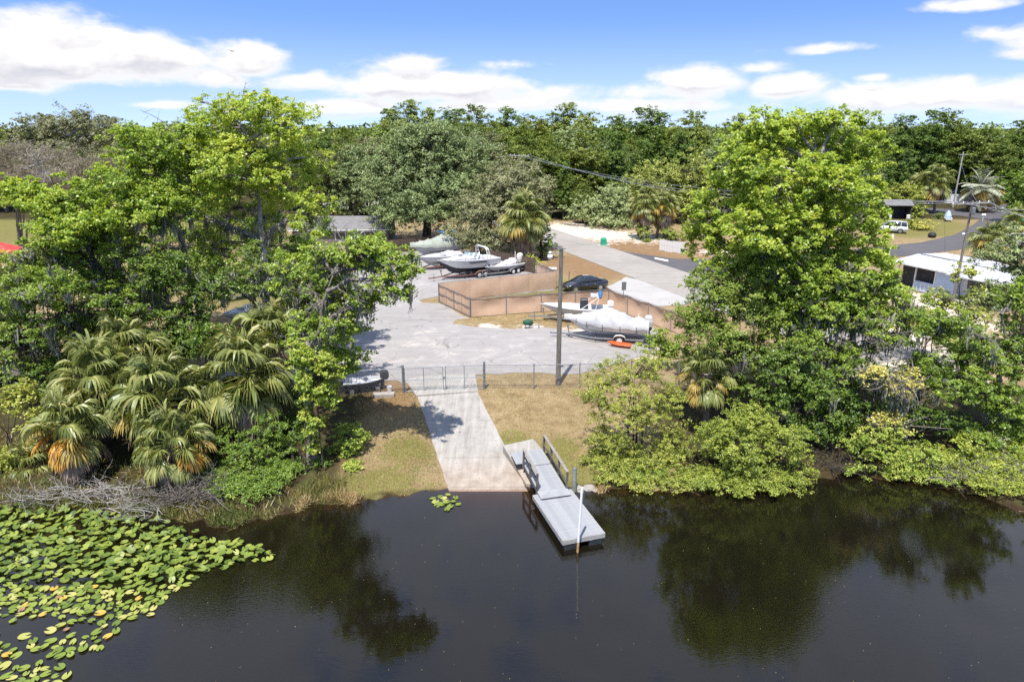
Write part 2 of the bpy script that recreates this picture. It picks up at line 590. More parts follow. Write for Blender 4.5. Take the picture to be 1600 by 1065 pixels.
# ------------------------------------------------------------------ water
def build_water():
    m, nt, out = new_mat("tannin_water")
    tc = nt.node("ShaderNodeTexCoord").outputs["Object"]
    mp = nt.node("ShaderNodeMapping", {"Vector": tc, "Rotation": (0, 0, 0.5), "Scale": (1.0, 2.6, 1.0)}).outputs[0]
    r1 = nt.noise(mp, 2.3, 3, 0.55, 0.6)
    r2 = nt.noise(nt.node("ShaderNodeMapping", {"Vector": tc, "Rotation": (0, 0, -0.35), "Scale": (1.0, 3.4, 1.0)}).outputs[0], 4.5, 3, 0.5, 0.4)
    patch = nt.smooth(nt.noise(tc, 0.11, 2, 0.5), 0.42, 0.66)
    hgt = nt.math("ADD", nt.math("MULTIPLY", r1, 0.35), nt.math("MULTIPLY", r2, nt.math("ADD", 0.12, nt.math("MULTIPLY", patch, 0.75))))
    b = nt.node("ShaderNodeBump", {"Height": hgt, "Strength": 0.35, "Distance": 0.012})
    fr = nt.node("ShaderNodeFresnel", {"IOR": 1.37, "Normal": b.outputs[0]})
    gl = nt.node("ShaderNodeBsdfGlossy", {"Color": (1, 1, 1, 1), "Roughness": 0.03, "Normal": b.outputs[0]})
    tr = nt.node("ShaderNodeBsdfTransparent", {"Color": (0.80, 0.66, 0.46, 1)})
    silt = nt.node("ShaderNodeBsdfDiffuse", {"Color": (0.013, 0.011, 0.006, 1)})
    body = nt.node("ShaderNodeMixShader", {0: 0.5, 1: tr.outputs[0], 2: silt.outputs[0]})
    mx = nt.node("ShaderNodeMixShader", {0: nt.math("MULTIPLY", fr.outputs[0], 1.7, clamp=True), 1: body.outputs[0], 2: gl.outputs[0]})
    nt.l.new(mx.outputs[0], out.inputs["Surface"])
    va = nt.node("ShaderNodeVolumeAbsorption", {"Color": (0.42, 0.22, 0.07, 1), "Density": 7.0})
    nt.l.new(va.outputs[0], out.inputs["Volume"])
    mb = MB()
    x0, x1, y0, y1 = -900, 900, -190, 36
    mb.prism([(x0, y0), (x1, y0), (x1, y1), (x0, y1)], -6.0, 0.0)
    tag(mb.build("water", m), kind="structure")


build_water()


# ------------------------------------------------------------------ paved sheets
def smooth_poly(px, z, step=0.7, jit=0.0, seed=1):
    rng = np.random.default_rng(seed)
    pts = [at_z(a, b, z) for a, b in px]
    out = []
    for i, p in enumerate(pts):
        q = pts[(i + 1) % len(pts)]
        n = max(1, int((q - p).length / step))
        for k in range(n):
            r = p.lerp(q, k / n)
            if k:
                nn = (q - p).normalized()
                o = jit * (rng.uniform(-1, 1) * 0.5 + math.sin(r.x * 1.7 + r.y * 2.3) * 0.5)
                r = r + Vector((-nn.y, nn.x, 0)) * o
            out.append(r)
    return out


def sheet(name, pts, z, mat, thick=0.25):
    mb = MB()
    mb.prism([(p.x, p.y) for p in pts], z - thick, z)
    return tag(mb.build(name, mat), kind="structure")


def paving(name, cols, cracks=0.5, seed=0.0, patchy=0.6, sandy=None):
    m, nt, out = new_mat(name)
    tc = nt.node("ShaderNodeTexCoord").outputs["Object"]
    tc = nt.node("ShaderNodeMapping", {"Vector": tc, "Location": (seed, seed * 0.7, 0)}).outputs[0]
    big, mid, fine = nt.noise(tc, 0.13, 4, 0.55, 0.4), nt.noise(tc, 0.9, 6, 0.62, 0.6), nt.noise(tc, 22.0, 4, 0.7)
    stx = nt.noise(nt.node("ShaderNodeMapping", {"Vector": tc, "Rotation": (0, 0, 0.25), "Scale": (0.3, 1.6, 1)}).outputs[0], 0.9, 5, 0.65, 0.3)
    f = nt.math("ADD", nt.math("ADD", nt.math("MULTIPLY", big, 0.45 * patchy), nt.math("MULTIPLY", mid, 0.4 * patchy)), nt.math("ADD", nt.math("MULTIPLY", stx, 0.35), nt.math("MULTIPLY", fine, 0.22)))
    n = len(cols)
    c = nt.ramp(f, [(0.40 + 0.36 * i / (n - 1), x) for i, x in enumerate(cols)])
    if sandy:
        c = nt.mix(nt.math("MULTIPLY", nt.smooth(nt.math("ADD", mid, nt.math("MULTIPLY", nt.math("SUBTRACT", big, 0.5), 0.8)), 0.56, 0.78), 0.45), c, sandy)
    if cracks:
        wv = nt.node("ShaderNodeVectorMath", {0: tc, 1: nt.node("ShaderNodeVectorMath", {0: nt.node("ShaderNodeTexNoise", {"Vector": tc, "Scale": 1.2, "Detail": 4.0}).outputs[1], 1: (1.3, 1.3, 0)}, operation="MULTIPLY").outputs[0]}, operation="ADD").outputs[0]
        vo = nt.node("ShaderNodeTexVoronoi", {"Vector": wv, "Scale": 0.33}, feature="DISTANCE_TO_EDGE").outputs["Distance"]
        ck = nt.math("MULTIPLY", nt.math("SUBTRACT", 1.0, nt.smooth(vo, 0.004, 0.02)), nt.math("MULTIPLY", nt.smooth(mid, 0.42, 0.62), cracks))
        c = nt.mix(ck, c, (0.07, 0.062, 0.055))
    p = nt.node("ShaderNodeBsdfPrincipled", {"Base Color": c, "Roughness": 0.92, "Specular IOR Level": 0.2})
    b = nt.node("ShaderNodeBump", {"Height": fine, "Strength": 0.35, "Distance": 0.015})
    nt.l.new(b.outputs[0], p.inputs["Normal"])
    nt.l.new(p.outputs[0], out.inputs[0])
    return m


M = {}
M["lot"] = paving("weathered_lot_asphalt", [(0.185, 0.173, 0.163), (0.252, 0.236, 0.223), (0.295, 0.277, 0.262), (0.36, 0.338, 0.315)], 0.55, 3.0, 0.7, (0.46, 0.42, 0.37))
M["road"] = paving("pale_road_asphalt", [(0.23, 0.21, 0.185), (0.31, 0.285, 0.255), (0.36, 0.335, 0.305)], 0.25, 11.0, 0.5)
M["street"] = paving("dark_street_asphalt", [(0.075, 0.072, 0.075), (0.105, 0.10, 0.102), (0.14, 0.132, 0.13)], 0.1, 5.0, 0.5)
M["concrete"] = paving("drive_concrete", [(0.30, 0.288, 0.27), (0.38, 0.362, 0.342), (0.42, 0.40, 0.378)], 0.2, 7.0, 0.5)

LOT_PX = [(320, 600), (560, 596), (620, 594), (628, 599), (742, 586), (800, 582), (905, 584), (945, 574), (1005, 556), (1040, 530), (1022, 512), (960, 516), (900, 518), (845, 511), (800, 514),
          (752, 511), (708, 506), (712, 500), (733, 497), (686, 474), (660, 473), (655, 469), (684, 463), (690, 470), (868, 453), (838, 416), (800, 402), (700, 388), (640, 380), (585, 388), (560, 420), (470, 470), (380, 520)]
sheet("parking_lot", smooth_poly(LOT_PX, 1.0, 0.8, 0.22, 3), 1.022, M["lot"])
a, b = at_z(867, 372, 1.0), at_z(1040, 433, 1.0)
rd = (b - a).normalized()
rn = Vector((-rd.y, rd.x, 0))
RW = 3.6
road_c = [a - rd * 75, a - rd * 20, a, b, b + rd * 12, b + rd * 30]
sheet("road", [p + rn * RW for p in road_c] + [p - rn * RW for p in reversed(road_c)], 1.05, M["road"])
sheet("street", smooth_poly([(925, 386), (1000, 397), (1060, 405), (1200, 403), (1330, 390), (1395, 383), (1440, 379), (1492, 367), (1520, 352), (1532, 342), (1500, 337), (1440, 334), (1395, 330),
                             (1395, 322), (1470, 326), (1520, 328), (1560, 320), (1640, 312), (1640, 322), (1600, 330), (1580, 342), (1640, 348), (1640, 358), (1580, 360), (1555, 372), (1500, 390), (1395, 402), (1200, 428), (1040, 430)], 1.0, 1.5, 0.1, 4), 1.034, M["street"])
sheet("driveway", smooth_poly([(948, 450), (978, 433), (1010, 440), (1060, 452), (1090, 470), (1065, 477), (1010, 479), (985, 470)], 1.0, 0.8, 0.15, 5), 1.04, M["concrete"])
sheet("garage_driveway", smooth_poly([(480, 306), (570, 302), (640, 318), (580, 330), (490, 322)], 1.0, 2, 0.3, 6), 1.03, M["lot"])
sheet("stop_line", [at_z(1023, 402.5, 1), at_z(1044, 406.5, 1), at_z(1044, 409, 1), at_z(1023, 404.5, 1)], 1.038, surf("road_paint", [(.68, .67, .64), (.78, .77, .74)], 2), 0.05)
sheet("crossing_line", [at_z(1504, 364.2, 1), at_z(1526, 364.6, 1), at_z(1525, 366.6, 1), at_z(1504, 366.2, 1)], 1.038, bpy.data.materials["road_paint"], 0.05)
for k, (pa, pb) in enumerate((((1395, 361), (1440, 372)), ((1380, 352), (1420, 366)))):
    pass


# ------------------------------------------------------------------ boat ramp, apron, walkway pad
def build_ramp():
    m, nt, out = new_mat("ramp_concrete")
    tc = nt.node("ShaderNodeTexCoord").outputs["Object"]
    sp = nt.node("ShaderNodeSeparateXYZ", {0: tc})
    # coordinates along and across the ramp: local x is across, y along
    fine, mid = nt.noise(tc, 16, 5, 0.7), nt.noise(tc, 1.4, 6, 0.65)
    streak = nt.noise(nt.node("ShaderNodeMapping", {"Vector": tc, "Scale": (2.4, 0.16, 1)}).outputs[0], 1.6, 6, 0.65, 0.4)
    f = nt.math("ADD", nt.math("MULTIPLY", mid, 0.36), nt.math("ADD", nt.math("MULTIPLY", streak, 0.5), nt.math("MULTIPLY", fine, 0.22)))
    c = nt.ramp(f, [(0.36, (0.17, 0.155, 0.132)), (0.48, (0.265, 0.248, 0.222)), (0.58, (0.325, 0.308, 0.278)), (0.72, (0.42, 0.392, 0.35))])
    grv = nt.node("ShaderNodeTexWave", {"Vector": tc, "Scale": 2.2, "Distortion": 0.6, "Detail": 1.0}, bands_direction="Y").outputs["Fac"]
    c = nt.mix(nt.math("MULTIPLY", nt.smooth(grv, 0.75, 1.0), 0.18), c, (0.16, 0.145, 0.125))
    stain = nt.smooth(nt.math("ADD", sp.outputs[1], nt.math("MULTIPLY", nt.math("SUBTRACT", mid, 0.5), 3.5)), 4.3, 0.7)
    c = nt.mix(nt.math("MULTIPLY", stain, 0.42), c, nt.ramp(mid, [(0.35, (0.22, 0.135, 0.075)), (0.7, (0.42, 0.31, 0.21))]))
    alg = nt.smooth(nt.math("ADD", sp.outputs[1], nt.math("MULTIPLY", nt.math("SUBTRACT", fine, 0.5), 0.8)), 0.35, -0.15)
    c = nt.mix(nt.math("MULTIPLY", alg, 0.8), c, (0.16, 0.075, 0.032))
    p = nt.node("ShaderNodeBsdfPrincipled", {"Base Color": c, "Roughness": 0.9, "Specular IOR Level": 0.2})
    b = nt.node("ShaderNodeBump", {"Height": nt.math("ADD", nt.math("MULTIPLY", grv, 0.5), fine), "Strength": 0.4, "Distance": 0.02})
    nt.l.new(b.outputs[0], p.inputs["Normal"])
    nt.l.new(p.outputs[0], out.inputs[0])
    M["ramp"] = m
    rng = np.random.default_rng(3)
    r = tag(bpy.data.objects.new("boat_ramp", None), kind="structure")
    COL.objects.link(r)
    r.location = (0, RAMP_Y0, 0)

    def slab(name, ya, yb, inset=0.0, top=None):
        secs = []
        for y in np.arange(ya, yb + 0.01, (yb - ya) / max(2, int((yb - ya) / 0.5))):
            l, rr = ramp_x(y)
            z = float(ramp_z(y)) if top is None else top
            jl, jr = rng.uniform(-0.03, 0.03, 2)
            secs.append([(l + jl, y - RAMP_Y0, z - 0.25), (rr + jr, y - RAMP_Y0, z - 0.25), (rr + jr, y - RAMP_Y0, z), (l + jl, y - RAMP_Y0, z)])
        mb = MB()
        mb.loft(secs)
        return mb.build(name, m, r)
    slab("slab", 25.6, 29.9)
    slab("slab", 29.92, 32.55)
    slab("slab", 32.57, 36.5)
    slab("slab", 36.52, 40.6)
    ap = [at_z(650, 618, 1.0), at_z(747, 611.5, 1.0), at_z(742, 583, 1.0), at_z(668, 587, 1.0), at_z(632, 593, 1.0)]
    mb = MB()
    mb.prism([(p.x, p.y - RAMP_Y0) for p in ap], 0.8, 1.036)
    mb.build("apron", M["ramp"], r)
    pad = [at_z(786, 697, .7), at_z(833, 687, .7), at_z(851, 707, .7), at_z(862, 740, .35), at_z(836, 757, .2), at_z(822, 754, .2)]
    zs = [.70, .72, .70, .38, .14, .10]
    mb = MB()
    n = len(pad)
    vs = [(p.x, p.y - RAMP_Y0, z + 0.05) for p, z in zip(pad, zs)] + [(p.x, p.y - RAMP_Y0, z - .4) for p, z in zip(pad, zs)]
    mb.add(vs, [tuple(range(n)), tuple(range(2 * n - 1, n - 1, -1))] + [(i, i + n, (i + 1) % n + n, (i + 1) % n) for i in range(n)])
    mb.build("landing_pad", m, r)


build_ramp()
# ------------------------------------------------------------------ plant materials
L = {}
L["lime"] = leaf_mat("sweetgum_leaf", [(0.0, (0.050, 0.082, 0.014)), (0.35, (0.105, 0.158, 0.020)), (0.65, (0.182, 0.236, 0.030)), (1.0, (0.265, 0.290, 0.050))], 0.48)
L["lime2"] = leaf_mat("maple_leaf", [(0.0, (0.046, 0.076, 0.015)), (0.4, (0.098, 0.148, 0.021)), (0.75, (0.160, 0.212, 0.031)), (1.0, (0.24, 0.262, 0.048))], 0.45)
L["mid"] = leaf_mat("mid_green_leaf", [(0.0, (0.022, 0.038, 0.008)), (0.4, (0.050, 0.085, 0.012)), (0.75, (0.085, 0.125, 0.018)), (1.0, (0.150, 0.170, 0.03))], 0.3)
L["myrtle"] = leaf_mat("wax_myrtle_leaf", [(0.0, (0.058, 0.076, 0.016)), (0.4, (0.135, 0.158, 0.026)), (0.75, (0.205, 0.215, 0.040)), (1.0, (0.29, 0.255, 0.07))], 0.3)
L["bright"] = leaf_mat("bright_shrub_leaf", [(0.0, (0.04, 0.07, 0.012)), (0.4, (0.10, 0.15, 0.022)), (0.8, (0.175, 0.215, 0.035)), (1.0, (0.26, 0.27, 0.06))], 0.35)
L["bright2"] = leaf_mat("olive_shrub_leaf", [(0.0, (0.050, 0.072, 0.013)), (0.4, (0.122, 0.155, 0.023)), (0.75, (0.200, 0.222, 0.036)), (1.0, (0.29, 0.275, 0.065))], 0.32)
L["oak"] = leaf_mat("live_oak_leaf", [(0.0, (0.044, 0.062, 0.026)), (0.4, (0.092, 0.120, 0.046)), (0.75, (0.138, 0.168, 0.066)), (1.0, (0.19, 0.21, 0.095))], 0.18)
L["olive"] = leaf_mat("grey_olive_leaf", [(0.0, (0.055, 0.060, 0.028)), (0.4, (0.110, 0.118, 0.055)), (0.8, (0.165, 0.165, 0.085)), (1.0, (0.22, 0.20, 0.115))], 0.2)
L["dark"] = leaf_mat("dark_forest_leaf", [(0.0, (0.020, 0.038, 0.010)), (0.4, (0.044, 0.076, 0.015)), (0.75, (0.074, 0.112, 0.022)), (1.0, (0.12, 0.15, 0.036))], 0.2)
L["forest"] = leaf_mat("forest_leaf", [(0.0, (0.034, 0.052, 0.012)), (0.4, (0.072, 0.100, 0.018)), (0.75, (0.112, 0.138, 0.026)), (1.0, (0.17, 0.18, 0.044))], 0.22)
L["scrub"] = leaf_mat("bare_scrub_twig", [(0.0, (0.065, 0.055, 0.038)), (0.5, (0.125, 0.108, 0.078)), (1.0, (0.17, 0.15, 0.10))], 0.1)
L["moss"] = leaf_mat("spanish_moss", [(0.0, (0.075, 0.075, 0.060)), (0.5, (0.135, 0.135, 0.11)), (1.0, (0.19, 0.188, 0.162))], 0.25, 0.0)
L["frond"] = leaf_mat("palm_frond", [(0.0, (0.034, 0.048, 0.012)), (0.45, (0.086, 0.102, 0.024)), (0.8, (0.145, 0.148, 0.044)), (1.0, (0.20, 0.18, 0.07))], 0.25, 0.035)
L["frond_gold"] = leaf_mat("yellowed_palm_frond", [(0.0, (0.09, 0.075, 0.018)), (0.5, (0.17, 0.13, 0.034)), (1.0, (0.25, 0.165, 0.04))], 0.25)
L["frond_rust"] = leaf_mat("orange_palm_frond", [(0.0, (0.14, 0.06, 0.010)), (0.5, (0.25, 0.12, 0.018)), (1.0, (0.31, 0.18, 0.035))], 0.25)
L["frond_dead"] = leaf_mat("dead_palm_frond", [(0.0, (0.07, 0.05, 0.034)), (0.5, (0.14, 0.10, 0.072)), (1.0, (0.21, 0.16, 0.12))], 0.15)
L["frond_grey"] = leaf_mat("pindo_palm_frond", [(0.0, (0.10, 0.115, 0.085)), (0.5, (0.19, 0.20, 0.15)), (1.0, (0.30, 0.29, 0.23))], 0.15)
L["pad"] = leaf_mat("lily_pad_leaf", [(0.0, (0.036, 0.058, 0.013)), (0.45, (0.092, 0.120, 0.021)), (0.8, (0.145, 0.160, 0.034)), (1.0, (0.20, 0.19, 0.06))], 0.2, 0.02)
L["pad_yellow"] = leaf_mat("yellow_pad_leaf", [(0.0, (0.20, 0.14, 0.02)), (1.0, (0.29, 0.19, 0.03))], 0.2, 0.06)
L["pad_brown"] = leaf_mat("brown_pad_leaf", [(0.0, (0.09, 0.05, 0.03)), (1.0, (0.16, 0.09, 0.05))], 0.1, 0.06)
L["grass"] = leaf_mat("grass_blade", [(0.0, (0.045, 0.06, 0.014)), (0.45, (0.115, 0.10, 0.032)), (0.75, (0.19, 0.135, 0.06)), (1.0, (0.26, 0.195, 0.10))], 0.25)
L["rustshrub"] = leaf_mat("russet_shrub_leaf", [(0.0, (0.06, 0.035, 0.02)), (1.0, (0.17, 0.09, 0.06))], 0.2)
M["bark"] = surf("grey_bark", [(0.075, 0.062, 0.050), (0.165, 0.145, 0.125), (0.27, 0.25, 0.22)], 3.0, 0.95, 0.8, 14, spec=0.1, stretch=(3, 3, 0.6))
M["bark_dark"] = surf("dark_bark", [(0.030, 0.025, 0.020), (0.075, 0.062, 0.05), (0.12, 0.10, 0.085)], 3.0, 0.95, 0.8, 14, spec=0.1, stretch=(3, 3, 0.6))
M["bark_pale"] = surf("pale_bark", [(0.17, 0.155, 0.135), (0.29, 0.27, 0.245), (0.42, 0.40, 0.37)], 4.0, 0.95, 0.6, 14, spec=0.1, stretch=(3, 3, 0.6))
M["palm_bark"] = surf("palm_bark", [(0.085, 0.07, 0.055), (0.20, 0.175, 0.145), (0.28, 0.25, 0.21)], 5.0, 0.95, 0.9, 10, spec=0.1, stretch=(1, 1, 4))


def bez(a, b, c, n):
    return [((1 - t) ** 2) * a + 2 * (1 - t) * t * b + t * t * c for t in np.linspace(0, 1, n)]


def tubes_np(mb, paths):
    for pts, r0, r1, n in paths:
        mb.tube(pts, list(np.linspace(r0, r1, len(pts))), n, cap=False)


def crown_points(lobes, n, rng, shell=0.45):
    """Cluster centres through the lobes' volume, denser towards their outside."""
    vol = np.array([l[1][0] * l[1][1] * l[1][2] for l in lobes]) ** 0.8
    idx = rng.choice(len(lobes), n, p=vol / vol.sum())
    c = np.array([l[0] for l in lobes])[idx]
    r = np.array([l[1] for l in lobes])[idx]
    d = unit(rng.normal(size=(n, 3)))
    rad = rng.uniform(0.05, 1, n) ** shell * rng.uniform(0.8, 1.12, n)
    return c + d * r * rad[:, None], idx, d


def foliage(C, D, rng, per, rad, leaf, flat=0.62, up=1.0, tint_mid=0.5, tint_var=0.42):
    n = len(C)
    k = np.repeat(np.arange(n), per)
    rr = (rad * rng.uniform(0.55, 1.3, n))[k][:, None]
    off = rng.normal(size=(n * per, 3)) * 0.5
    off[:, 2] *= flat
    # leaves sit in small sprays inside each cluster
    spray = rng.normal(size=(n, 5, 3)) * 0.62
    spray[:, :, 2] *= flat
    off = off * 0.45 + spray[k, rng.integers(0, 5, n * per)]
    pts = C[k] + off * rr
    nrm = unit(rng.normal(size=(n * per, 3)) * 0.75 + (np.array([0, 0, 0.45]) + 0.6 * np.array(SUN_TO)) * up + D[k] * 0.35 + unit(off) * 0.25)
    V = leaf_quads(pts, nrm, leaf[0], leaf[1], rng)
    ct = rng.normal(size=n) * 0.5
    tint = np.clip(tint_mid + tint_var * (0.5 * ct[k] + 0.42 * rng.normal(size=n * per)), 0, 1)
    return V, tint


def moss_strands(A, rng, per=9, length=(0.4, 1.6), spread=0.25, w=0.035):
    n = len(A) * per
    offs = rng.normal(size=(n, 3)) * np.array([spread, spread, spread * 0.5])
    base = np.repeat(A, per, 0) + offs
    cl = rng.uniform(length[0], length[1], len(A)) ** 1.0 * rng.uniform(0.4, 1.0, len(A))
    Ln = (np.repeat(cl, per) * np.exp(-(np.linalg.norm(offs[:, :2], axis=1) / (spread * 1.3)) ** 2) * rng.uniform(0.6, 1.1, n) + 0.08)[:, None]
    a = rng.uniform(0, 2 * PI, n)
    s = np.stack([np.cos(a), np.sin(a), np.zeros(n)], -1)
    segs = 3
    V = np.empty((n, segs, 4, 3))
    p = base
    for i in range(segs):
        q = p - offs * np.array([0.18, 0.18, 0]) + rng.normal(size=(n, 3)) * 0.04 * np.array([1, 1, 0]) + np.array([0, 0, -1]) * Ln / segs
        w0, w1 = w * (1.0, 1.2, 0.8)[i], w * (1.2, 0.8, 0.2)[i]
        V[:, i, 0], V[:, i, 1], V[:, i, 2], V[:, i, 3] = p - s * w0, p + s * w0, q + s * w1, q - s * w1
        p = q
    return V.reshape(-1, 4, 3), np.repeat(np.clip(0.5 + 0.3 * rng.normal(size=n), 0, 1), segs)


def make_tree(name, label, base, lobes, leafm, bark, nclu, per, rad=0.55, leaf=(0.17, 0.13), moss=0, trunk_r=0.3, fork=0.45, group=None,
              seed=1, cat="tree", lean=(0, 0), flat=0.62, up=1.0, tint=0.5, stems=1, shell=0.45, moss_len=(0.4, 1.6), bare=0, moss_low=0.0, twig_r=0.03):
    """A tree or shrub: trunk with limbs as one mesh, crown as another, hanging moss as a third."""
    rng = np.random.default_rng(seed)
    base = Vector(base)
    root = thing(name, label, cat, base, 0, group)
    lob = [(np.array(c) - np.array(base), np.array(r)) for c, r in lobes]
    C, idx, D = crown_points(lob, nclu, rng, shell)
    C[:, 2] = np.maximum(C[:, 2], 0.15 if cat == "shrub" else 0.6)
    top = max(l[0][2] + l[1][2] * 0.4 for l in lob)
    mean = np.mean([l[0] for l in lob], 0)
    mb = MB()
    forks = []
    for s in range(stems):
        o = rng.normal(size=3) * 0.25 * (stems > 1)
        o[2] = -0.25
        tipx = mean * np.array([0.75, 0.75, 0]) + np.array([0, 0, top * 0.86]) + rng.normal(size=3) * 0.5 * (stems > 1)
        ctrl = np.array([lean[0] + o[0], lean[1] + o[1], top * 0.45])
        path = bez(o, ctrl, tipx, 12)
        path = [p + rng.normal(size=3) * np.array([0.09, 0.09, 0]) * (i > 0) * min(1, trunk_r * 4) for i, p in enumerate(path)]
        rads = list(trunk_r * (1.0 - 0.86 * np.linspace(0, 1, 12) ** 0.9))
        if stems == 1:
            rads[0] *= 1.5
        mb.tube(path, rads, 8, cap=False)
        forks.append(path)
    nodes = [p for path in forks for p in path[int(12 * fork):]]
    limbs = {}
    for i, (c, r) in enumerate(lob):
        cand = [p for p in nodes if p[2] < c[2] - 0.1 * r[2]] or nodes[:1]
        a = min(cand, key=lambda p: np.linalg.norm(p - c) + 0.6 * abs((c[2] - p[2]) - 0.6 * np.linalg.norm((p - c)[:2])))
        m = (a + c) / 2 + np.array([0, 0, 0.18 * np.linalg.norm(c - a)]) + rng.normal(size=3) * 0.3
        q = bez(a, m, c, 7)
        q = [p + rng.normal(size=3) * 0.06 * (0 < j) for j, p in enumerate(q)]
        mb.tube(q, list(np.linspace(trunk_r * 0.42, trunk_r * 0.14, 7)), 6, cap=False)
        limbs[i] = q
    for i in range(nclu):
        q = limbs[int(idx[i])]
        j = int(rng.integers(2, 7))
        a, c = q[j], C[i]
        m = (a + c) / 2 + rng.normal(size=3) * 0.15 + np.array([0, 0, 0.08])
        mb.tube(bez(a, m, c, 4), list(np.linspace(twig_r, twig_r * 0.3, 4)), 3, cap=False)
    for _ in range(bare):
        i = int(rng.integers(0, len(lob)))
        q = limbs[i]
        a = q[int(rng.integers(1, 5))]
        d = unit(rng.normal(size=3) + np.array([0, -0.4, 0.2]))
        e = a + d * rng.uniform(1.2, 2.6)
        mb.tube(bez(a, (a + e) / 2 + rng.normal(size=3) * 0.3, e, 5), list(np.linspace(0.045, 0.012, 5)), 4, cap=False)
        for _k in range(3):
            t0 = a + (e - a) * rng.uniform(0.4, 0.95)
            mb.tube([t0, t0 + unit(rng.normal(size=3)) * rng.uniform(0.4, 0.9)], [0.016, 0.006], 3, cap=False)
    me = mb.mesh("trunk", bark, True)
    link_mesh("trunk", me, root)
    V, tn = foliage(C, D, rng, per, rad, leaf, flat, up, tint)
    link_mesh("crown", quads_mesh("crown", V, leafm, tn), root)
    if moss:
        src = [p for q in limbs.values() for p in q[1:]] + [C[int(j)] for j in rng.integers(0, nclu, moss)] + [p for path in forks for p in path[3:9]]
        src = np.array(src)
        if moss_low:
            src = src[src[:, 2] < top * moss_low]
        A = src[rng.integers(0, len(src), moss)]
        MV, mt = moss_strands(A, rng, 11, moss_len)
        MV[..., 2] = np.maximum(MV[..., 2], 0.05)
        link_mesh("hanging_moss", quads_mesh("hanging_moss", MV, L["moss"], mt), root)["kind"] = "stuff"
    return root


def px_lobes(Y, items, depth=1.0, grow=1.0):
    out = []
    for px, py, dy, rx, rz in items:
        p = at_y(px, py, Y + dy)
        k = math.hypot(p.y, CAM_H - p.z) / FOC
        out.append((p, (rx * k * grow, max(rx, rz) * k * depth * grow, rz * k * grow)))
    return out


def base_at(px, Y):
    """Foot of a plant on the ground under picture column px at distance Y."""
    z = 1.0
    for _ in range(10):
        r = row_of(Y, z)
        p = at_y(px, r, Y)
        z = float(H(p.x, p.y))
    return Vector((p.x, Y, max(z, -0.1)))


# ------------------------------------------------------------------ palms
_frond_cache = {}


def frond_mesh(bucket, matkey, variant, kind="fan"):
    key = (bucket, matkey, variant, kind)
    if key in _frond_cache:
        return _frond_cache[key]
    rng = np.random.default_rng(bucket * 31 + variant * 7 + len(matkey))
    e = math.radians((78, 58, 38, 18, -4, -28, -52, -74)[bucket])
    quads, tint = [], []

    def strip(pts, ws, side, t):
        for i in range(len(pts) - 1):
            a, b = pts[i], pts[i + 1]
            quads.append([a - side * ws[i], a + side * ws[i], b + side * ws[i + 1], b - side * ws[i + 1]])
            tint.append(t)
    d = np.array([math.cos(e), 0, math.sin(e)])
    n = np.array([-math.sin(e), 0, math.cos(e)])
    s = np.array([0, 1.0, 0])
    if kind == "fan":
        # petiole sags, then a fan of leaflets
        p, pts, dd = np.zeros(3), [np.zeros(3)], d.copy()
        for i in range(4):
            dd = unit(dd + np.array([0, 0, -0.10]))
            p = p + dd * 0.27
            pts.append(p)
        strip(pts, [0.035, 0.03, 0.026, 0.022, 0.018], s, 0.55)
        strip(pts, [0.02] * 5, n, 0.55)
        nl = 25
        for i in range(nl):
            a = (i / (nl - 1) - 0.5) * math.radians(250) + rng.normal() * 0.03
            axis_d = dd * math.cos(a) + s * math.sin(a) + n * (0.10 + 0.35 * abs(math.sin(a / 2)))
            q = pts[-1] - dd * 0.03
            dl = unit(axis_d)
            Ln = (0.92 - 0.24 * abs(a) / 2.2) * rng.uniform(0.88, 1.1)
            seg = [q]
            for k in range(4):
                dl = unit(dl + np.array([0, 0, -0.18 - 0.27 * k]) + dd * 0.05)
                q = q + dl * Ln / 4
                seg.append(q)
            sd = unit(np.cross(dl, n) + 1e-6)
            tw = rng.uniform(-0.6, 0.6)
            sd = unit(sd * math.cos(tw) + n * math.sin(tw))
            strip(seg, [0.020, 0.052, 0.046, 0.028, 0.004], sd, float(np.clip(0.5 + 0.2 * rng.normal() + 0.1 * math.cos(a), 0, 1)))
    else:
        # feather leaf: arching rachis with leaflets both sides
        p, pts, dd = np.zeros(3), [np.zeros(3)], d.copy()
        for i in range(8):
            dd = unit(dd + np.array([0, 0, -0.05 - 0.028 * i]))
            p = p + dd * 0.27
            pts.append(p)
        strip(pts, list(np.linspace(0.035, 0.006, 9)), s, 0.6)
        for i in range(26):
            t = 0.15 + 0.85 * i / 25
            j = min(7, int(t * 8))
            q = pts[j] + (pts[j + 1] - pts[j]) * (t * 8 - j)
            dr = unit(pts[j + 1] - pts[j])
            for sg in (-1, 1):
                dl = unit(s * sg * 0.9 + dr * 0.65 + np.array([0, 0, 0.35]))
                seg, r = [q], q
                Ln = 0.62 * math.sin(PI * min(0.95, t * 0.8 + 0.15)) + 0.1
                for k in range(2):
                    dl = unit(dl + np.array([0, 0, -0.35]))
                    r = r + dl * Ln / 2
                    seg.append(r)
                strip(seg, [0.02, 0.022, 0.003], unit(np.cross(dl, np.array([0, 0, 1.0])) + 1e-6), float(np.clip(0.5 + 0.22 * rng.normal(), 0, 1)))
    me = quads_mesh("frond", np.array(quads), L[matkey], np.array(tint))
    _frond_cache[key] = me
    return me


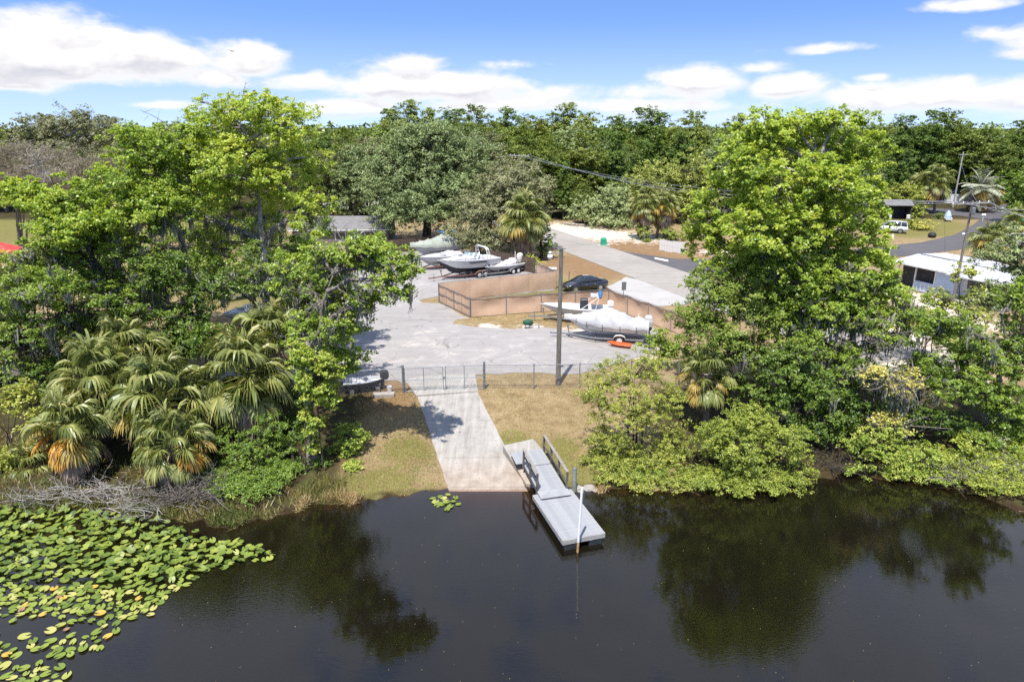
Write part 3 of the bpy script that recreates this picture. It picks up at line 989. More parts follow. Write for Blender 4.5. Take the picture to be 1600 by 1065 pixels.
def make_palm(label, base, crown, R, seed=1, n=50, gold=0.12, rust=0.0, dead=8, group=None, kind="fan", green="frond", trunk_r=0.17, name="cabbage_palm", rust_side=None):
    rng = np.random.default_rng(seed)
    n = int(n * 1.3)
    base, crown = Vector(base), Vector(crown)
    root = thing(name, label, "palm tree", base, 0, group)
    h = crown - base
    mb = MB()
    mid = np.array(h) * 0.5 + np.array([rng.normal() * 0.1, 0, 0])
    path = bez(np.array([0, 0, -0.2]), mid, np.array(h), 10)
    mb.tube(path, [trunk_r * k for k in (1.35, 1.05, 1, 1, .98, .98, .98, 1.05, 1.15, 0.9)], 9)
    if h.z > 0.8:
        for i in range(int(min(70, h.z * 9))):      # old leaf boots
            t = rng.uniform(0.45, 1)
            a = rng.uniform(0, 2 * PI)
            p = Vector(np.array(h) * t)
            d = Vector((math.cos(a), math.sin(a), 0.9)).normalized()
            q = p + Vector((math.cos(a), math.sin(a), 0)) * trunk_r * 0.9
            mb.beam(q, q + d * 0.22, 0.09, 0.03)
    link_mesh("trunk", mb.mesh("trunk", M["palm_bark"]), root)
    k = R / 1.95
    for i in range(n + dead):
        t = i / n
        az = i * 2.39996 + rng.normal() * 0.2
        if i < n:
            el = 84 - 128 * t ** 0.92 + rng.normal() * 7
        else:
            el = -66 + rng.normal() * 8
        bucket = int(np.argmin([abs(el - c) for c in (78, 58, 38, 18, -4, -28, -52, -74)]))
        mk = green
        u = rng.uniform()
        side = 1.0 if rust_side is None else max(0.0, math.cos(az - rust_side))
        if i >= n:
            mk = "frond_dead"
        elif t > 0.62 and u < rust * side * 1.6:
            mk = "frond_rust"
        elif t > 0.5 and u < gold * 1.5:
            mk = "frond_gold"
        elif t > 0.78 and u < 0.55:
            mk = "frond_dead"
        o = link_mesh("frond", frond_mesh(bucket, mk, int(rng.integers(0, 2)), kind), root, loc=h + Vector((0, 0, 0.1 - 0.35 * t)))
        o.rotation_euler = (rng.normal() * 0.08, rng.normal() * 0.06, az)
        sc = k * rng.uniform(0.85, 1.12)
        o.scale = (sc, sc, sc)
    return root
# ------------------------------------------------------------------ left bank trees
make_tree("sweetgum_tree", "tallest lime green tree left of the parking lot, its crown against the sky", base_at(428, 46),
          px_lobes(46, [(405, 172, 0, 68, 30), (345, 200, 1, 55, 40), (455, 195, -1, 48, 36), (350, 265, -2, 70, 50), (445, 275, 0, 62, 45), (400, 235, 2, 80, 55), (480, 330, -2, 40, 35),
                        (320, 345, 1, 50, 40), (405, 345, 3, 50, 36), (490, 250, 0, 25, 30), (310, 160, 0, 14, 10)], 1.0), L["lime"], M["bark_pale"], 440, 125, 0.56, (0.165, 0.13), 260, 0.36, 0.40, seed=11, tint=0.60, bare=40, shell=0.4, moss_low=0.62)
make_tree("sweetgum_tree", "lime green tree with a slanting mossy trunk beside the tallest left tree", base_at(330, 43),
          px_lobes(43, [(235, 232, 0, 62, 40), (190, 285, -2, 55, 40), (285, 285, 0, 52, 40), (240, 320, -2, 62, 42), (160, 330, 0, 50, 34), (290, 210, 1, 30, 26)], 1.0),
          L["lime"], M["bark"], 300, 125, 0.55, (0.165, 0.13), 240, 0.34, 0.45, seed=12, tint=0.58, bare=36, moss_low=0.7)
make_tree("sweetgum_tree", "broad lime green tree at the left edge with dark slanting limbs", base_at(225, 40),
          px_lobes(40, [(95, 305, 0, 62, 34), (80, 335, -1, 44, 36), (130, 355, -2, 62, 36), (85, 398, 0, 52, 34), (180, 380, 1, 50, 32), (15, 425, 0, 40, 24), (20, 300, 0, 30, 22)], 1.0),
          L["lime"], M["bark_dark"], 310, 125, 0.52, (0.16, 0.125), 230, 0.30, 0.4, seed=13, tint=0.54, bare=34, moss_low=0.8)
make_tree("maple_tree", "mossy green tree at the left edge below the broad lime tree", base_at(75, 37.5),
          px_lobes(37.5, [(35, 455, 0, 52, 40), (110, 445, -1, 60, 34), (95, 505, 0, 55, 34), (20, 535, 0, 40, 44), (170, 470, 0, 40, 30), (-30, 500, 0, 50, 60)], 1.0),
          L["lime2"], M["bark_dark"], 260, 120, 0.48, (0.14, 0.105), 260, 0.24, 0.35, seed=14, tint=0.5, bare=44)
make_tree("maple_tree", "leaning mossy tree at the water's edge whose branch overhangs the parking lot", base_at(487, 31.6),
          px_lobes(32.5, [(505, 400, 1, 40, 32), (560, 388, 0, 52, 26), (612, 440, -1, 34, 34), (575, 470, 0, 32, 26), (530, 505, 0, 36, 32), (640, 415, -.5, 22, 26), (500, 590, 0, 26, 36), (545, 560, .5, 28, 30),
                          (465, 430, 2, 42, 36), (590, 400, 0, 40, 25), (480, 520, 1, 34, 40), (520, 450, 1, 38, 36)], 0.9),
          L["lime2"], M["bark"], 330, 120, 0.42, (0.14, 0.105), 170, 0.26, 0.35, seed=15, tint=0.60, bare=16, moss_len=(0.4, 1.5))
make_tree("maple_tree", "green tree filling the gap between the mossy trunks behind the palms", base_at(300, 39),
          px_lobes(39.5, [(250, 425, 0, 50, 40), (330, 445, 1, 44, 36), (210, 480, -1, 50, 34), (290, 500, 0, 50, 34), (165, 430, 1, 44, 40)], 1.0),
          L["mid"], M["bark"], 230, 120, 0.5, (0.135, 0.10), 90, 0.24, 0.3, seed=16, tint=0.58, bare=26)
make_tree("maple_tree", "dark mossy tree between the big left trunk and the parking lot", base_at(455, 39),
          px_lobes(40, [(440, 440, 0, 42, 44), (500, 470, 1, 40, 40), (455, 500, 0, 40, 36), (395, 420, 0, 30, 40), (520, 520, 0, 30, 34), (470, 550, -1, 36, 30), (420, 540, 0, 34, 30), (500, 420, .5, 34, 34), (535, 450, 1, 30, 34)], 1.0),
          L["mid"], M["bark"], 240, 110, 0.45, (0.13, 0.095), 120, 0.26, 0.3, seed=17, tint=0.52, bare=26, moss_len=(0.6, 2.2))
make_tree("maple_tree", "leafy tree behind the slanting mossy trunk, under the tall left crowns", base_at(190, 50),
          px_lobes(50, [(110, 385, 0, 55, 34), (190, 400, 0, 55, 36), (265, 385, 0, 50, 36), (65, 425, 0, 36, 28), (150, 440, -1, 55, 30), (310, 410, 0, 44, 34), (230, 440, -1, 50, 30), (350, 390, 0, 36, 34), (480, 395, 0, 26, 26)], 1.0),
          L["lime2"], M["bark"], 330, 120, 0.58, (0.16, 0.12), 60, 0.3, 0.3, seed=18, tint=0.52, bare=20)
make_tree("maple_tree", "pale green tree at the left edge behind the golden palms", base_at(120, 42),
          px_lobes(42, [(130, 500, 0, 55, 30), (60, 540, 0, 50, 34), (190, 520, 0, 50, 28), (100, 570, 0, 46, 26), (10, 600, 0, 44, 34), (0, 480, 1, 44, 40), (240, 470, 1, 44, 30)], 1.0),
          L["lime2"], M["bark_pale"], 260, 120, 0.48, (0.135, 0.10), 200, 0.22, 0.25, seed=19, tint=0.5, bare=20)
make_tree("understory_tree", "shaded green thicket behind the trunk of the tallest left tree", base_at(400, 55),
          px_lobes(55, [(340, 400, 0, 44, 26), (420, 395, 0, 50, 24), (480, 385, 0, 34, 22), (370, 425, -1, 44, 20), (450, 420, -1, 34, 20), (290, 430, 0, 40, 26), (400, 360, 1, 40, 24), (320, 365, 1, 36, 24), (505, 350, 2, 24, 18)], 1.0),
          L["lime2"], M["bark_dark"], 300, 95, 0.6, (0.18, 0.13), 30, 0.2, 0.3, seed=20, tint=0.42)
# low growth on the left bank
SHRUBS = [
    ("wax_myrtle", "round green wax myrtle shrub at the water's edge below the biggest palm", 400, 31.0, [(395, 702, 0, 46, 32), (435, 735, -.3, 34, 28), (380, 750, -.8, 42, 30), (408, 792, -1.5, 44, 26), (355, 690, .3, 30, 26), (445, 780, -.9, 24, 20), (372, 805, -2.2, 36, 22), (420, 665, .4, 26, 22), (405, 815, -2.5, 40, 20), (440, 800, -1.8, 26, 18), (345, 760, -1, 26, 26)], "bright", 330, 95, 0.30, (0.10, 0.055), 0.40),
    ("sapling", "small bright green sapling right of the mossy trunk by the lawn", 548, 32.6, [(545, 680, 0, 26, 20), (540, 705, -.2, 24, 16), (560, 690, 0, 16, 14)], "bright", 60, 60, 0.26, (0.12, 0.08), 0.6),
    ("sapling", "low bright green sprout at the lawn edge left of the ramp", 556, 31.2, [(556, 748, 0, 15, 16), (548, 738, 0, 9, 10)], "bright", 22, 50, 0.2, (0.11, 0.07), 0.62),
    ("sapling", "tall leafy sapling climbing the leaning trunk beside the lot", 497, 31.3, [(495, 560, -.2, 22, 18), (500, 610, -.2, 18, 20), (478, 600, -.2, 16, 22), (520, 625, 0, 16, 16), (488, 655, -.3, 13, 22), (490, 700, -.25, 12, 18), (470, 560, 0, 18, 26), (515, 580, .2, 22, 22)], "lime2", 130, 70, 0.28, (0.14, 0.10), 0.72),
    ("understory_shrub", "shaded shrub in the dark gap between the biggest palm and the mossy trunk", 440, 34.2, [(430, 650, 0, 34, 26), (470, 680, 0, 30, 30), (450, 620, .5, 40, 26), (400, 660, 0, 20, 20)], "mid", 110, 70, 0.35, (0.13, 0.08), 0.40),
    ("understory_shrub", "yellowish weedy shrub at the far left bank beside the orange palm", 20, 31.4, [(20, 720, 0, 40, 26), (60, 660, .6, 34, 26), (-10, 770, -.6, 40, 24), (30, 620, 1, 40, 24)], "myrtle", 120, 70, 0.34, (0.13, 0.08), 0.50),
    ("understory_shrub", "low weedy shrub on the shaded bank beside the pile of dead branches", 330, 30.2, [(330, 775, 0, 30, 16), (300, 765, .4, 26, 16), (360, 800, -.5, 26, 16), (330, 745, .8, 30, 18)], "mid", 90, 65, 0.28, (0.11, 0.07), 0.6),
    ("understory_shrub", "dark leafy growth at the foot of the leaning mossy trunk", 470, 31.2, [(455, 735, 0, 22, 18), (470, 765, -.3, 22, 12), (500, 740, .2, 16, 14), (440, 700, .6, 24, 22)], "mid", 80, 65, 0.26, (0.11, 0.07), 0.5),
    ("understory_shrub", "dense green shrub behind the left palms under the maples", 250, 38.2, [(240, 540, 0, 60, 26), (330, 530, 0, 50, 26), (160, 540, 0, 44, 24), (80, 580, -1, 44, 30)], "mid", 190, 70, 0.45, (0.16, 0.10), 0.55),
]
for nm, lb, bx, by, lobes, lm, nc, per, rad, lf, tnt in SHRUBS:
    make_tree(nm, lb, base_at(bx, by), px_lobes(by, lobes, 0.9), L[lm], M["bark_dark"], nc, per, rad, lf, 0, 0.05, 0.15, seed=len(lb) + bx, cat="shrub", stems=4, tint=tnt, twig_r=0.012)

# ------------------------------------------------------------------ left bank palms
PALMS = [
    ("big cabbage palm with a shaggy dead skirt nearest the mossy trunk", (372, 34.2), (380, 585), 3.15, 51, 44, .14, 0.0, 16, None),
    ("full green cabbage palm in the middle of the left clump above the dead brush", (255, 32.2), (252, 622), 3.0, 52, 42, .10, 0.02, 16, None),
    ("cabbage palm with golden fronds at the left of the clump", (150, 33.4), (150, 598), 2.9, 53, 40, .22, 0.12, 12, PI),
    ("low cabbage palm with bright orange dead fronds over the lily pads", (105, 30.6), (108, 668), 2.3, 54, 34, .15, 0.9, 10, PI * 1.1),
    ("low drooping cabbage palm hanging over the brush pile beside the water", (262, 30.0), (268, 690), 2.2, 55, 30, .12, 0.06, 12, None),
    ("dark green cabbage palm standing behind the others in the left clump", (215, 36.5), (195, 548), 2.7, 56, 34, .05, 0.0, 6, None),
    ("small cabbage palm poking up behind the biggest left palm", (400, 37.5), (420, 525), 2.5, 57, 30, .05, 0.0, 6, None),
    ("ragged golden palm at the far left edge behind the weeds", (50, 31.6), (48, 735), 1.9, 58, 26, .3, 0.3, 8, PI),
]
for lb, (bx, by), (cx, cy), R, sd, n, gold, rust, dead, side in PALMS:
    make_palm(lb, base_at(bx, by), at_y(cx, cy, by - 0.3), R, sd, n, gold, rust, dead, "cabbage palms on the left bank", rust_side=side)

# ------------------------------------------------------------------ right bank
make_tree("sweetgum_tree", "tall dense lime green tree on the right bank rising above the treeline", base_at(1248, 39),
          px_lobes(39, [(1200, 212, 0, 52, 42), (1262, 215, .5, 42, 40), (1318, 212, 0, 42, 38), (1155, 262, -1, 48, 40), (1345, 275, 0, 42, 45), (1215, 285, -2.5, 66, 48), (1290, 290, -2, 66, 48), (1125, 330, 0, 50, 40),
                        (1180, 355, -3, 62, 45), (1260, 365, -3, 58, 42), (1335, 350, -1.5, 50, 45), (1370, 320, 1, 20, 40), (1100, 375, 0, 36, 30), (1150, 405, -1, 50, 34), (1330, 415, -1, 52, 36), (1245, 330, 2.5, 90, 70), (1365, 390, 0, 28, 36), (1330, 460, -.5, 44, 34), (1180, 450, .5, 50, 34), (1240, 440, 0, 50, 34), (1165, 222, 0, 42, 34), (1355, 238, 0, 36, 36), (1240, 195, 0, 50, 22), (1300, 190, 0, 36, 18), (1285, 480, 0, 44, 34), (1215, 500, .6, 44, 30), (1375, 470, 0, 34, 34)], 0.95),
          L["lime"], M["bark_pale"], 920, 125, 0.50, (0.165, 0.13), 120, 0.30, 0.35, seed=21, tint=0.58, bare=14, shell=0.36, moss_low=0.5)
make_tree("sweetgum_tree", "lower lime green tree wrapped round the foot of the tallest right tree", base_at(1265, 37),
          px_lobes(37, [(1180, 425, 0, 44, 34), (1245, 440, -.4, 44, 36), (1305, 430, 0, 44, 34), (1360, 435, 0, 34, 34), (1215, 395, .6, 40, 30), (1285, 390, .6, 40, 30), (1220, 480, -.4, 40, 30), (1290, 485, -.4, 40, 30), (1350, 490, -.3, 34, 30), (1385, 440, 0, 22, 34)], 1.0),
          L["lime"], M["bark"], 330, 110, 0.46, (0.155, 0.12), 90, 0.22, 0.3, seed=29, tint=0.5, bare=10)
make_tree("maple_tree", "dark green maple standing right of the white covered boat", base_at(1130, 36.5),
          px_lobes(36.5, [(1118, 445, 0, 52, 34), (1085, 500, -.5, 42, 36), (1160, 470, -.5, 42, 40), (1130, 520, -1, 52, 40), (1180, 545, -.5, 42, 40), (1100, 560, 0, 42, 30), (1200, 490, 0, 30, 40), (1150, 590, -.5, 50, 30)], 1.0),
          L["mid"], M["bark_dark"], 330, 120, 0.44, (0.125, 0.075), 30, 0.24, 0.25, seed=22, tint=0.68, bare=6)
make_tree("maple_tree", "mossy half bare tree hung with grey moss under the tall right tree", base_at(1310, 36.3),
          px_lobes(36.3, [(1300, 490, 0, 36, 30), (1350, 500, 0, 44, 34), (1395, 530, -.5, 40, 30), (1330, 560, -.6, 40, 26), (1260, 520, 0, 36, 30), (1420, 480, 0, 30, 24), (1380, 590, 0, 40, 26), (1300, 545, 0, 34, 26)], 1.0),
          L["lime2"], M["bark"], 190, 100, 0.42, (0.14, 0.105), 190, 0.22, 0.25, seed=23, tint=0.55, bare=44, moss_len=(0.8, 2.6))
make_tree("maple_tree", "mid green tree in the shaded middle of the right bank", base_at(1245, 34.5),
          px_lobes(34.5, [(1225, 570, 0, 50, 34), (1270, 600, -.4, 44, 36), (1210, 620, 0, 44, 30), (1255, 545, 0, 36, 26), (1300, 650, -1, 32, 32), (1320, 600, 0, 26, 26)], 1.0),
          L["mid"], M["bark_dark"], 230, 88, 0.40, (0.14, 0.085), 40, 0.18, 0.25, seed=24, tint=0.60, bare=8)
make_tree("maple_tree", "leafy green tree at the right edge below the white roof", base_at(1545, 34),
          px_lobes(34, [(1470, 510, 0, 44, 34), (1530, 555, 0, 50, 36), (1595, 545, 0, 44, 50), (1500, 600, -.6, 46, 30), (1575, 630, -.8, 46, 34), (1455, 575, 0, 36, 30), (1620, 680, -.6, 50, 40), (1540, 690, -1, 44, 24), (1600, 470, .5, 36, 40)], 1.0),
          L["lime2"], M["bark"], 400, 120, 0.42, (0.13, 0.09), 120, 0.24, 0.2, seed=25, tint=0.56, bare=14)
make_tree("sparse_tree", "thin young tree with sparse russet tipped leaves in front of the white roofed house", base_at(1490, 41),
          px_lobes(41, [(1500, 425, 0, 26, 26), (1470, 470, 0, 30, 22), (1520, 470, 0, 30, 24), (1495, 500, 0, 44, 26), (1440, 500, 0, 30, 22)], 0.9),
          L["myrtle"], M["bark"], 90, 52, 0.36, (0.16, 0.11), 0, 0.12, 0.3, seed=26, tint=0.55)
make_tree("live_oak", "dark green oak overhanging the right end of the white roof", base_at(1590, 47),
          px_lobes(47, [(1570, 395, 0, 36, 20), (1540, 400, -1, 26, 14), (1600, 420, 0, 40, 34), (1560, 455, -1, 40, 30), (1610, 380, 0, 40, 30), (1530, 470, -.5, 26, 20)], 1.0),
          L["oak"], M["bark_dark"], 150, 85, 0.45, (0.17, 0.09), 20, 0.28, 0.25, seed=27, tint=0.45)
make_tree("spindly_tree", "yellow leaved spindly tree draped in grey moss above the right shore", base_at(1400, 32.6),
          px_lobes(32.6, [(1368, 585, 0, 26, 14), (1400, 600, 0, 28, 14), (1425, 590, 0, 16, 16), (1390, 655, -.3, 24, 14)], 0.9),
          L["myrtle"], M["bark"], 90, 60, 0.34, (0.12, 0.075), 110, 0.12, 0.35, seed=28, tint=0.9, bare=30, moss_len=(0.5, 1.6))
RIGHT_SHRUBS = [
    ("wax_myrtle", "large yellow green wax myrtle between the lawn and the right bank", 990, 33.2,
     [(960, 585, 0, 44, 32), (1010, 578, 0, 42, 34), (935, 635, -1, 38, 36), (985, 645, -1.2, 48, 42), (1035, 630, -.6, 42, 40), (950, 700, -1.2, 42, 32), (1005, 715, -1.6, 46, 32), (1050, 690, -1, 34, 34), (925, 600, -.4, 24, 20), (975, 748, -1.8, 44, 22), (940, 735, -1.5, 36, 22), (1040, 750, -1.6, 36, 22)], "myrtle", 430, 110, 0.34, (0.10, 0.045), 0.50),
    ("wax_myrtle", "rounded yellow green shrub leaning out over the dark water", 1170, 31.3,
     [(1130, 680, 0, 42, 34), (1180, 655, .3, 48, 32), (1222, 690, -.4, 46, 34), (1150, 725, -.8, 50, 30), (1205, 745, -1.2, 46, 26), (1100, 750, -.8, 36, 26), (1255, 730, -.4, 28, 26), (1120, 772, -1.2, 36, 16), (1180, 778, -1.6, 50, 18), (1235, 768, -1.2, 34, 18), (1090, 770, -1.3, 30, 20), (1150, 690, -.6, 60, 40), (1140, 775, -1.7, 46, 18)], "bright2", 520, 100, 0.32, (0.105, 0.05), 0.50),
    ("wax_myrtle", "bright green shrub with branches trailing into the water on the right", 1420, 31.6,
     [(1385, 705, 0, 44, 22), (1440, 715, -.4, 44, 26), (1345, 690, .2, 28, 24), (1450, 755, -.9, 36, 20), (1415, 735, -.5, 36, 22), (1490, 740, -.3, 26, 18), (1390, 670, .5, 36, 22), (1460, 778, -1.2, 30, 12), (1400, 765, -.9, 30, 14), (1345, 735, -.4, 26, 16)], "bright", 260, 90, 0.30, (0.11, 0.06), 0.62),
    ("fern_shrub", "low feathery bright green bush at the foot of the large wax myrtle", 1020, 30.6, [(1010, 745, 0, 30, 16), (1035, 740, .1, 20, 14), (990, 755, 0, 16, 10)], "bright", 70, 80, 0.25, (0.10, 0.03), 0.45),
    ("understory_shrub", "deep green shrub filling the shade behind the right shore bushes", 1290, 33.4, [(1270, 670, 0, 40, 24), (1330, 640, 0, 40, 30), (1420, 640, .3, 44, 30), (1480, 660, 0, 40, 26), (1340, 590, 1, 50, 30)], "mid", 190, 75, 0.38, (0.13, 0.08), 0.45),
    ("wax_myrtle", "olive green shrub at the far right edge trailing over the shoreline", 1572, 30.4, [(1560, 755, 0, 40, 20), (1600, 770, -.4, 36, 22), (1530, 762, -.4, 34, 16), (1580, 795, -1.4, 40, 16), (1620, 800, -1.2, 36, 24), (1545, 780, -1.1, 30, 12), (1510, 768, -.6, 26, 12)], "bright2", 230, 85, 0.30, (0.105, 0.05), 0.5),
    ("low_shrub", "low olive growth along the waterline below the large wax myrtle", 1000, 30.8, [(955, 760, -.4, 26, 11), (1000, 768, -.9, 34, 12), (1050, 772, -1.0, 34, 12), (1080, 765, -.6, 26, 14)], "myrtle", 110, 80, 0.26, (0.10, 0.045), 0.5),
    ("understory_shrub", "green shrub under the right edge tree just above the shoreline", 1560, 32, [(1540, 720, 0, 40, 22), (1590, 710, .2, 40, 26), (1510, 700, 0, 30, 24), (1620, 740, 0, 30, 24), (1570, 765, -.8, 40, 22), (1530, 765, -1.0, 34, 18), (1610, 790, -1.2, 40, 24), (1580, 800, -1.8, 36, 14), (1480, 745, -.6, 30, 16)], "bright2", 300, 80, 0.34, (0.13, 0.08), 0.5),
    ("sapling", "small light green bush growing against the brown fence behind the covered boat", 1030, 44.5, [(1020, 540, 0, 26, 16), (1045, 545, 0, 22, 18), (1030, 525, 0, 12, 10)], "bright", 70, 70, 0.34, (0.14, 0.08), 0.5),
    ("understory_shrub", "low yellowish shrubbery bordering the yard of the white roofed house", 1440, 46, [(1420, 500, 0, 50, 18), (1490, 520, -1, 50, 18), (1460, 500, 1, 30, 18)], "myrtle", 110, 70, 0.42, (0.15, 0.09), 0.6),
]
for nm, lb, bx, by, lobes, lm, nc, per, rad, lf, tnt in RIGHT_SHRUBS:
    make_tree(nm, lb, base_at(bx, by), px_lobes(by, lobes, 0.9), L[lm], M["bark_dark"], nc, per, rad, lf, 0, 0.06, 0.12, seed=len(lb) + bx, cat="shrub", stems=5, tint=tnt, twig_r=0.012)
make_palm("cabbage palm with half dead fronds between the two right maples", base_at(1105, 35.2), at_y(1103, 583, 35.0), 1.9, 61, 26, .3, .02, 10, None)
make_palm("small brown tipped palm in the shade of the mossy right tree", base_at(1436, 35), at_y(1436, 573, 35), 1.1, 62, 18, .2, .25, 8, None)

# ------------------------------------------------------------------ middle distance
make_tree("live_oak", "huge rounded grey green oak behind the parked boats", base_at(668, 97),
          px_lobes(97, [(665, 230, 0, 60, 36), (610, 255, 0, 46, 34), (722, 250, 0, 50, 38), (640, 290, -3, 62, 36), (700, 300, -3, 60, 40), (596, 305, -1, 34, 34), (640, 338, -3, 50, 24), (700, 345, -3, 44, 20), (758, 290, -1, 34, 36), (665, 265, 3, 90, 50), (760, 240, 0, 28, 24), (585, 270, 1, 30, 30), (690, 210, 0, 44, 22), (640, 215, 0, 40, 22), (620, 330, -4, 40, 26), (670, 320, -5, 50, 30)], 0.8, 1.06),
          L["oak"], M["bark_dark"], 760, 110, 1.0, (0.27, 0.15), 0, 0.7, 0.25, seed=31, tint=0.56, shell=0.33)
make_tree("olive_tree", "pale olive grey tree left of the road behind the fenced palm", base_at(765, 90),
          px_lobes(90, [(790, 290, 0, 55, 34), (840, 305, 0, 32, 38), (750, 320, -2, 44, 30), (800, 325, -2, 50, 34), (730, 360, -3, 40, 20), (770, 372, -3, 44, 18), (805, 265, 1, 40, 20)], 0.9),
          L["olive"], M["bark"], 460, 100, 0.85, (0.26, 0.11), 0, 0.4, 0.25, seed=32, tint=0.55, shell=0.35, bare=8)
make_tree("ivy_covered_tree", "dark green ivy covered trunk hanging beside the road palm", base_at(845, 85.5),
          px_lobes(85.5, [(845, 360, 0, 18, 22), (850, 385, -.5, 16, 16), (835, 345, 0, 20, 14)], 1.0), L["dark"], M["bark_dark"], 60, 75, 0.6, (0.24, 0.15), 0, 0.25, 0.2, seed=33, tint=0.8)
make_tree("hedge_shrub", "silvery grey shrub against the wooden fence under the olive tree", base_at(745, 86), px_lobes(86, [(745, 375, 0, 34, 12), (775, 385, 0, 22, 10)], 1.0),
          L["olive"], M["bark"], 60, 65, 0.5, (0.24, 0.1), 0, 0.08, 0.2, seed=34, cat="shrub", stems=3, tint=0.4)
for lb, bx, by, cx, cy, R, sd, rust in (("bushy cabbage palm with many hanging golden fronds at the roadside by the olive tree", 822, 84, 818, 338, 3.9, 71, .06),
                                  ("left slim cabbage palm of the pair across the road", 1012, 101, 1008, 318, 3.1, 72, .10), ("right slim cabbage palm of the pair across the road", 1026, 102, 1035, 322, 3.1, 73, .08)):
    make_palm(lb, base_at(bx, by), at_y(cx, cy, by), R, sd, 40, .25, rust, 16, "cabbage palms in the middle distance", trunk_r=0.22)
for lb, bx, by, cx, cy, R, sd, kd in (("tall round headed cabbage palm on the lawn behind the white car", 1460, 132, 1462, 285, 4.2, 74, "fan"), ("cabbage palm half hidden behind the round headed palm", 1440, 137, 1436, 290, 3.6, 75, "fan"),
                                ("silver grey pindo palm in front of the blue house", 1531, 134, 1533, 295, 3.8, 76, "feather"), ("small silver palm right of the pindo palm", 1545, 139, 1547, 302, 2.9, 77, "feather"),
                                ("very tall thin palm leaning against the forest behind the blue house", 1522, 150, 1533, 236, 3.0, 78, "fan"),
                                ("golden palm bush beside the street by the white roofed house", 1545, 84, 1548, 375, 3.0, 79, "fan"), ("green palm bush right of the side street", 1585, 100, 1590, 345, 2.6, 80, "fan")):
    make_palm(lb, base_at(bx, by), at_y(cx, cy, by), R, sd, 36, .2, 0.05, 8, "palms around the side street", kind=kd, green="frond_grey" if kd == "feather" else "frond", trunk_r=0.24 if sd < 78 else 0.16,
              name="pindo_palm" if kd == "feather" else "cabbage_palm")
MIDSHRUBS = [
    ("roadside_bush", "broad dark green thicket across the road behind the green post box", 950, 116, [(925, 325, 0, 40, 26), (965, 315, 0, 46, 30), (1000, 330, -2, 34, 26), (940, 345, -3, 34, 16), (985, 350, -3, 30, 14)], "oak", 190, 80, 0.9, (0.32, 0.18), 0.62),
    ("roadside_bush", "lighter green trees behind the pair of slim palms", 1060, 118, [(1030, 280, 0, 46, 30), (1075, 265, 0, 42, 34), (1050, 310, 0, 44, 34), (1090, 320, 0, 40, 30), (1000, 290, 1, 30, 24)], "forest", 220, 80, 1.0, (0.34, 0.2), 0.9),
    ("roadside_bush", "low green bush at the foot of the slim palms", 1045, 100, [(1045, 365, 0, 24, 12), (1005, 362, 0, 14, 10)], "mid", 40, 60, 0.6, (0.26, 0.16), 0.7),
    ("garden_shrub", "left shrub of the clipped pair on the lawn by the white car", 1428, 112, [(1428, 350, 0, 14, 12)], "myrtle", 30, 60, 0.5, (0.26, 0.14), 0.4),
    ("garden_shrub", "right yellowish shrub of the clipped pair on the lawn by the white car", 1442, 110, [(1443, 352, 0, 13, 10)], "myrtle", 26, 60, 0.5, (0.26, 0.14), 0.7),
    ("garden_tree", "yellow green tree over the dark shed by the street", 1418, 128, [(1415, 305, 0, 24, 20), (1430, 325, -1, 20, 16), (1400, 310, 0, 16, 14)], "myrtle", 110, 75, 0.8, (0.32, 0.18), 0.5),
    ("garden_tree", "rounded green tree at the right edge beside the side street", 1592, 118, [(1590, 292, 0, 26, 30), (1605, 310, 0, 30, 34), (1585, 325, 0, 18, 14)], "bright", 110, 75, 0.8, (0.32, 0.18), 0.35),
    ("round_shrub", "small round russet shrub on the driveway left of the oak", 561, 122, [(561, 324, 0, 6, 5)], "rustshrub", 14, 60, 0.4, (0.24, 0.14), 0.5),
    ("scrub_oak", "drooping brown grey tree beside the white trailer far behind the lot", 545, 128, [(545, 265, 0, 22, 24), (535, 290, 0, 16, 20), (560, 285, 0, 14, 22)], "olive", 90, 75, 0.8, (0.3, 0.14), 0.15),
    ("young_shrub", "bright light green shrub poking over the fence beside the road", 826, 80.5, [(830, 410, 0, 14, 7), (840, 413, 0, 9, 5)], "bright", 22, 60, 0.5, (0.24, 0.1), 0.9),
    ("roadside_plant", "spiky plant at the foot of the slim palms by the white fence", 1013, 98.5, [(1013, 378, 0, 8, 8)], "myrtle", 12, 60, 0.4, (0.4, 0.06), 0.3),
    ("garden_shrub", "dark shrub beside the white boat on the lawn", 1412 + 54, 124, [(1468, 339, 0, 9, 6)], "forest", 14, 60, 0.5, (0.26, 0.14), 0.4),
]
for nm, lb, bx, by, lobes, lm, nc, per, rad, lf, tnt in MIDSHRUBS:
    make_tree(nm, lb, base_at(bx, by), px_lobes(by, lobes, 0.9), L[lm], M["bark_dark"], nc, per, rad, lf, 0, 0.15, 0.2, seed=len(lb) + bx, cat="shrub" if "tree" not in nm else "tree", stems=3 if "tree" not in nm else 1, tint=tnt, twig_r=0.02)

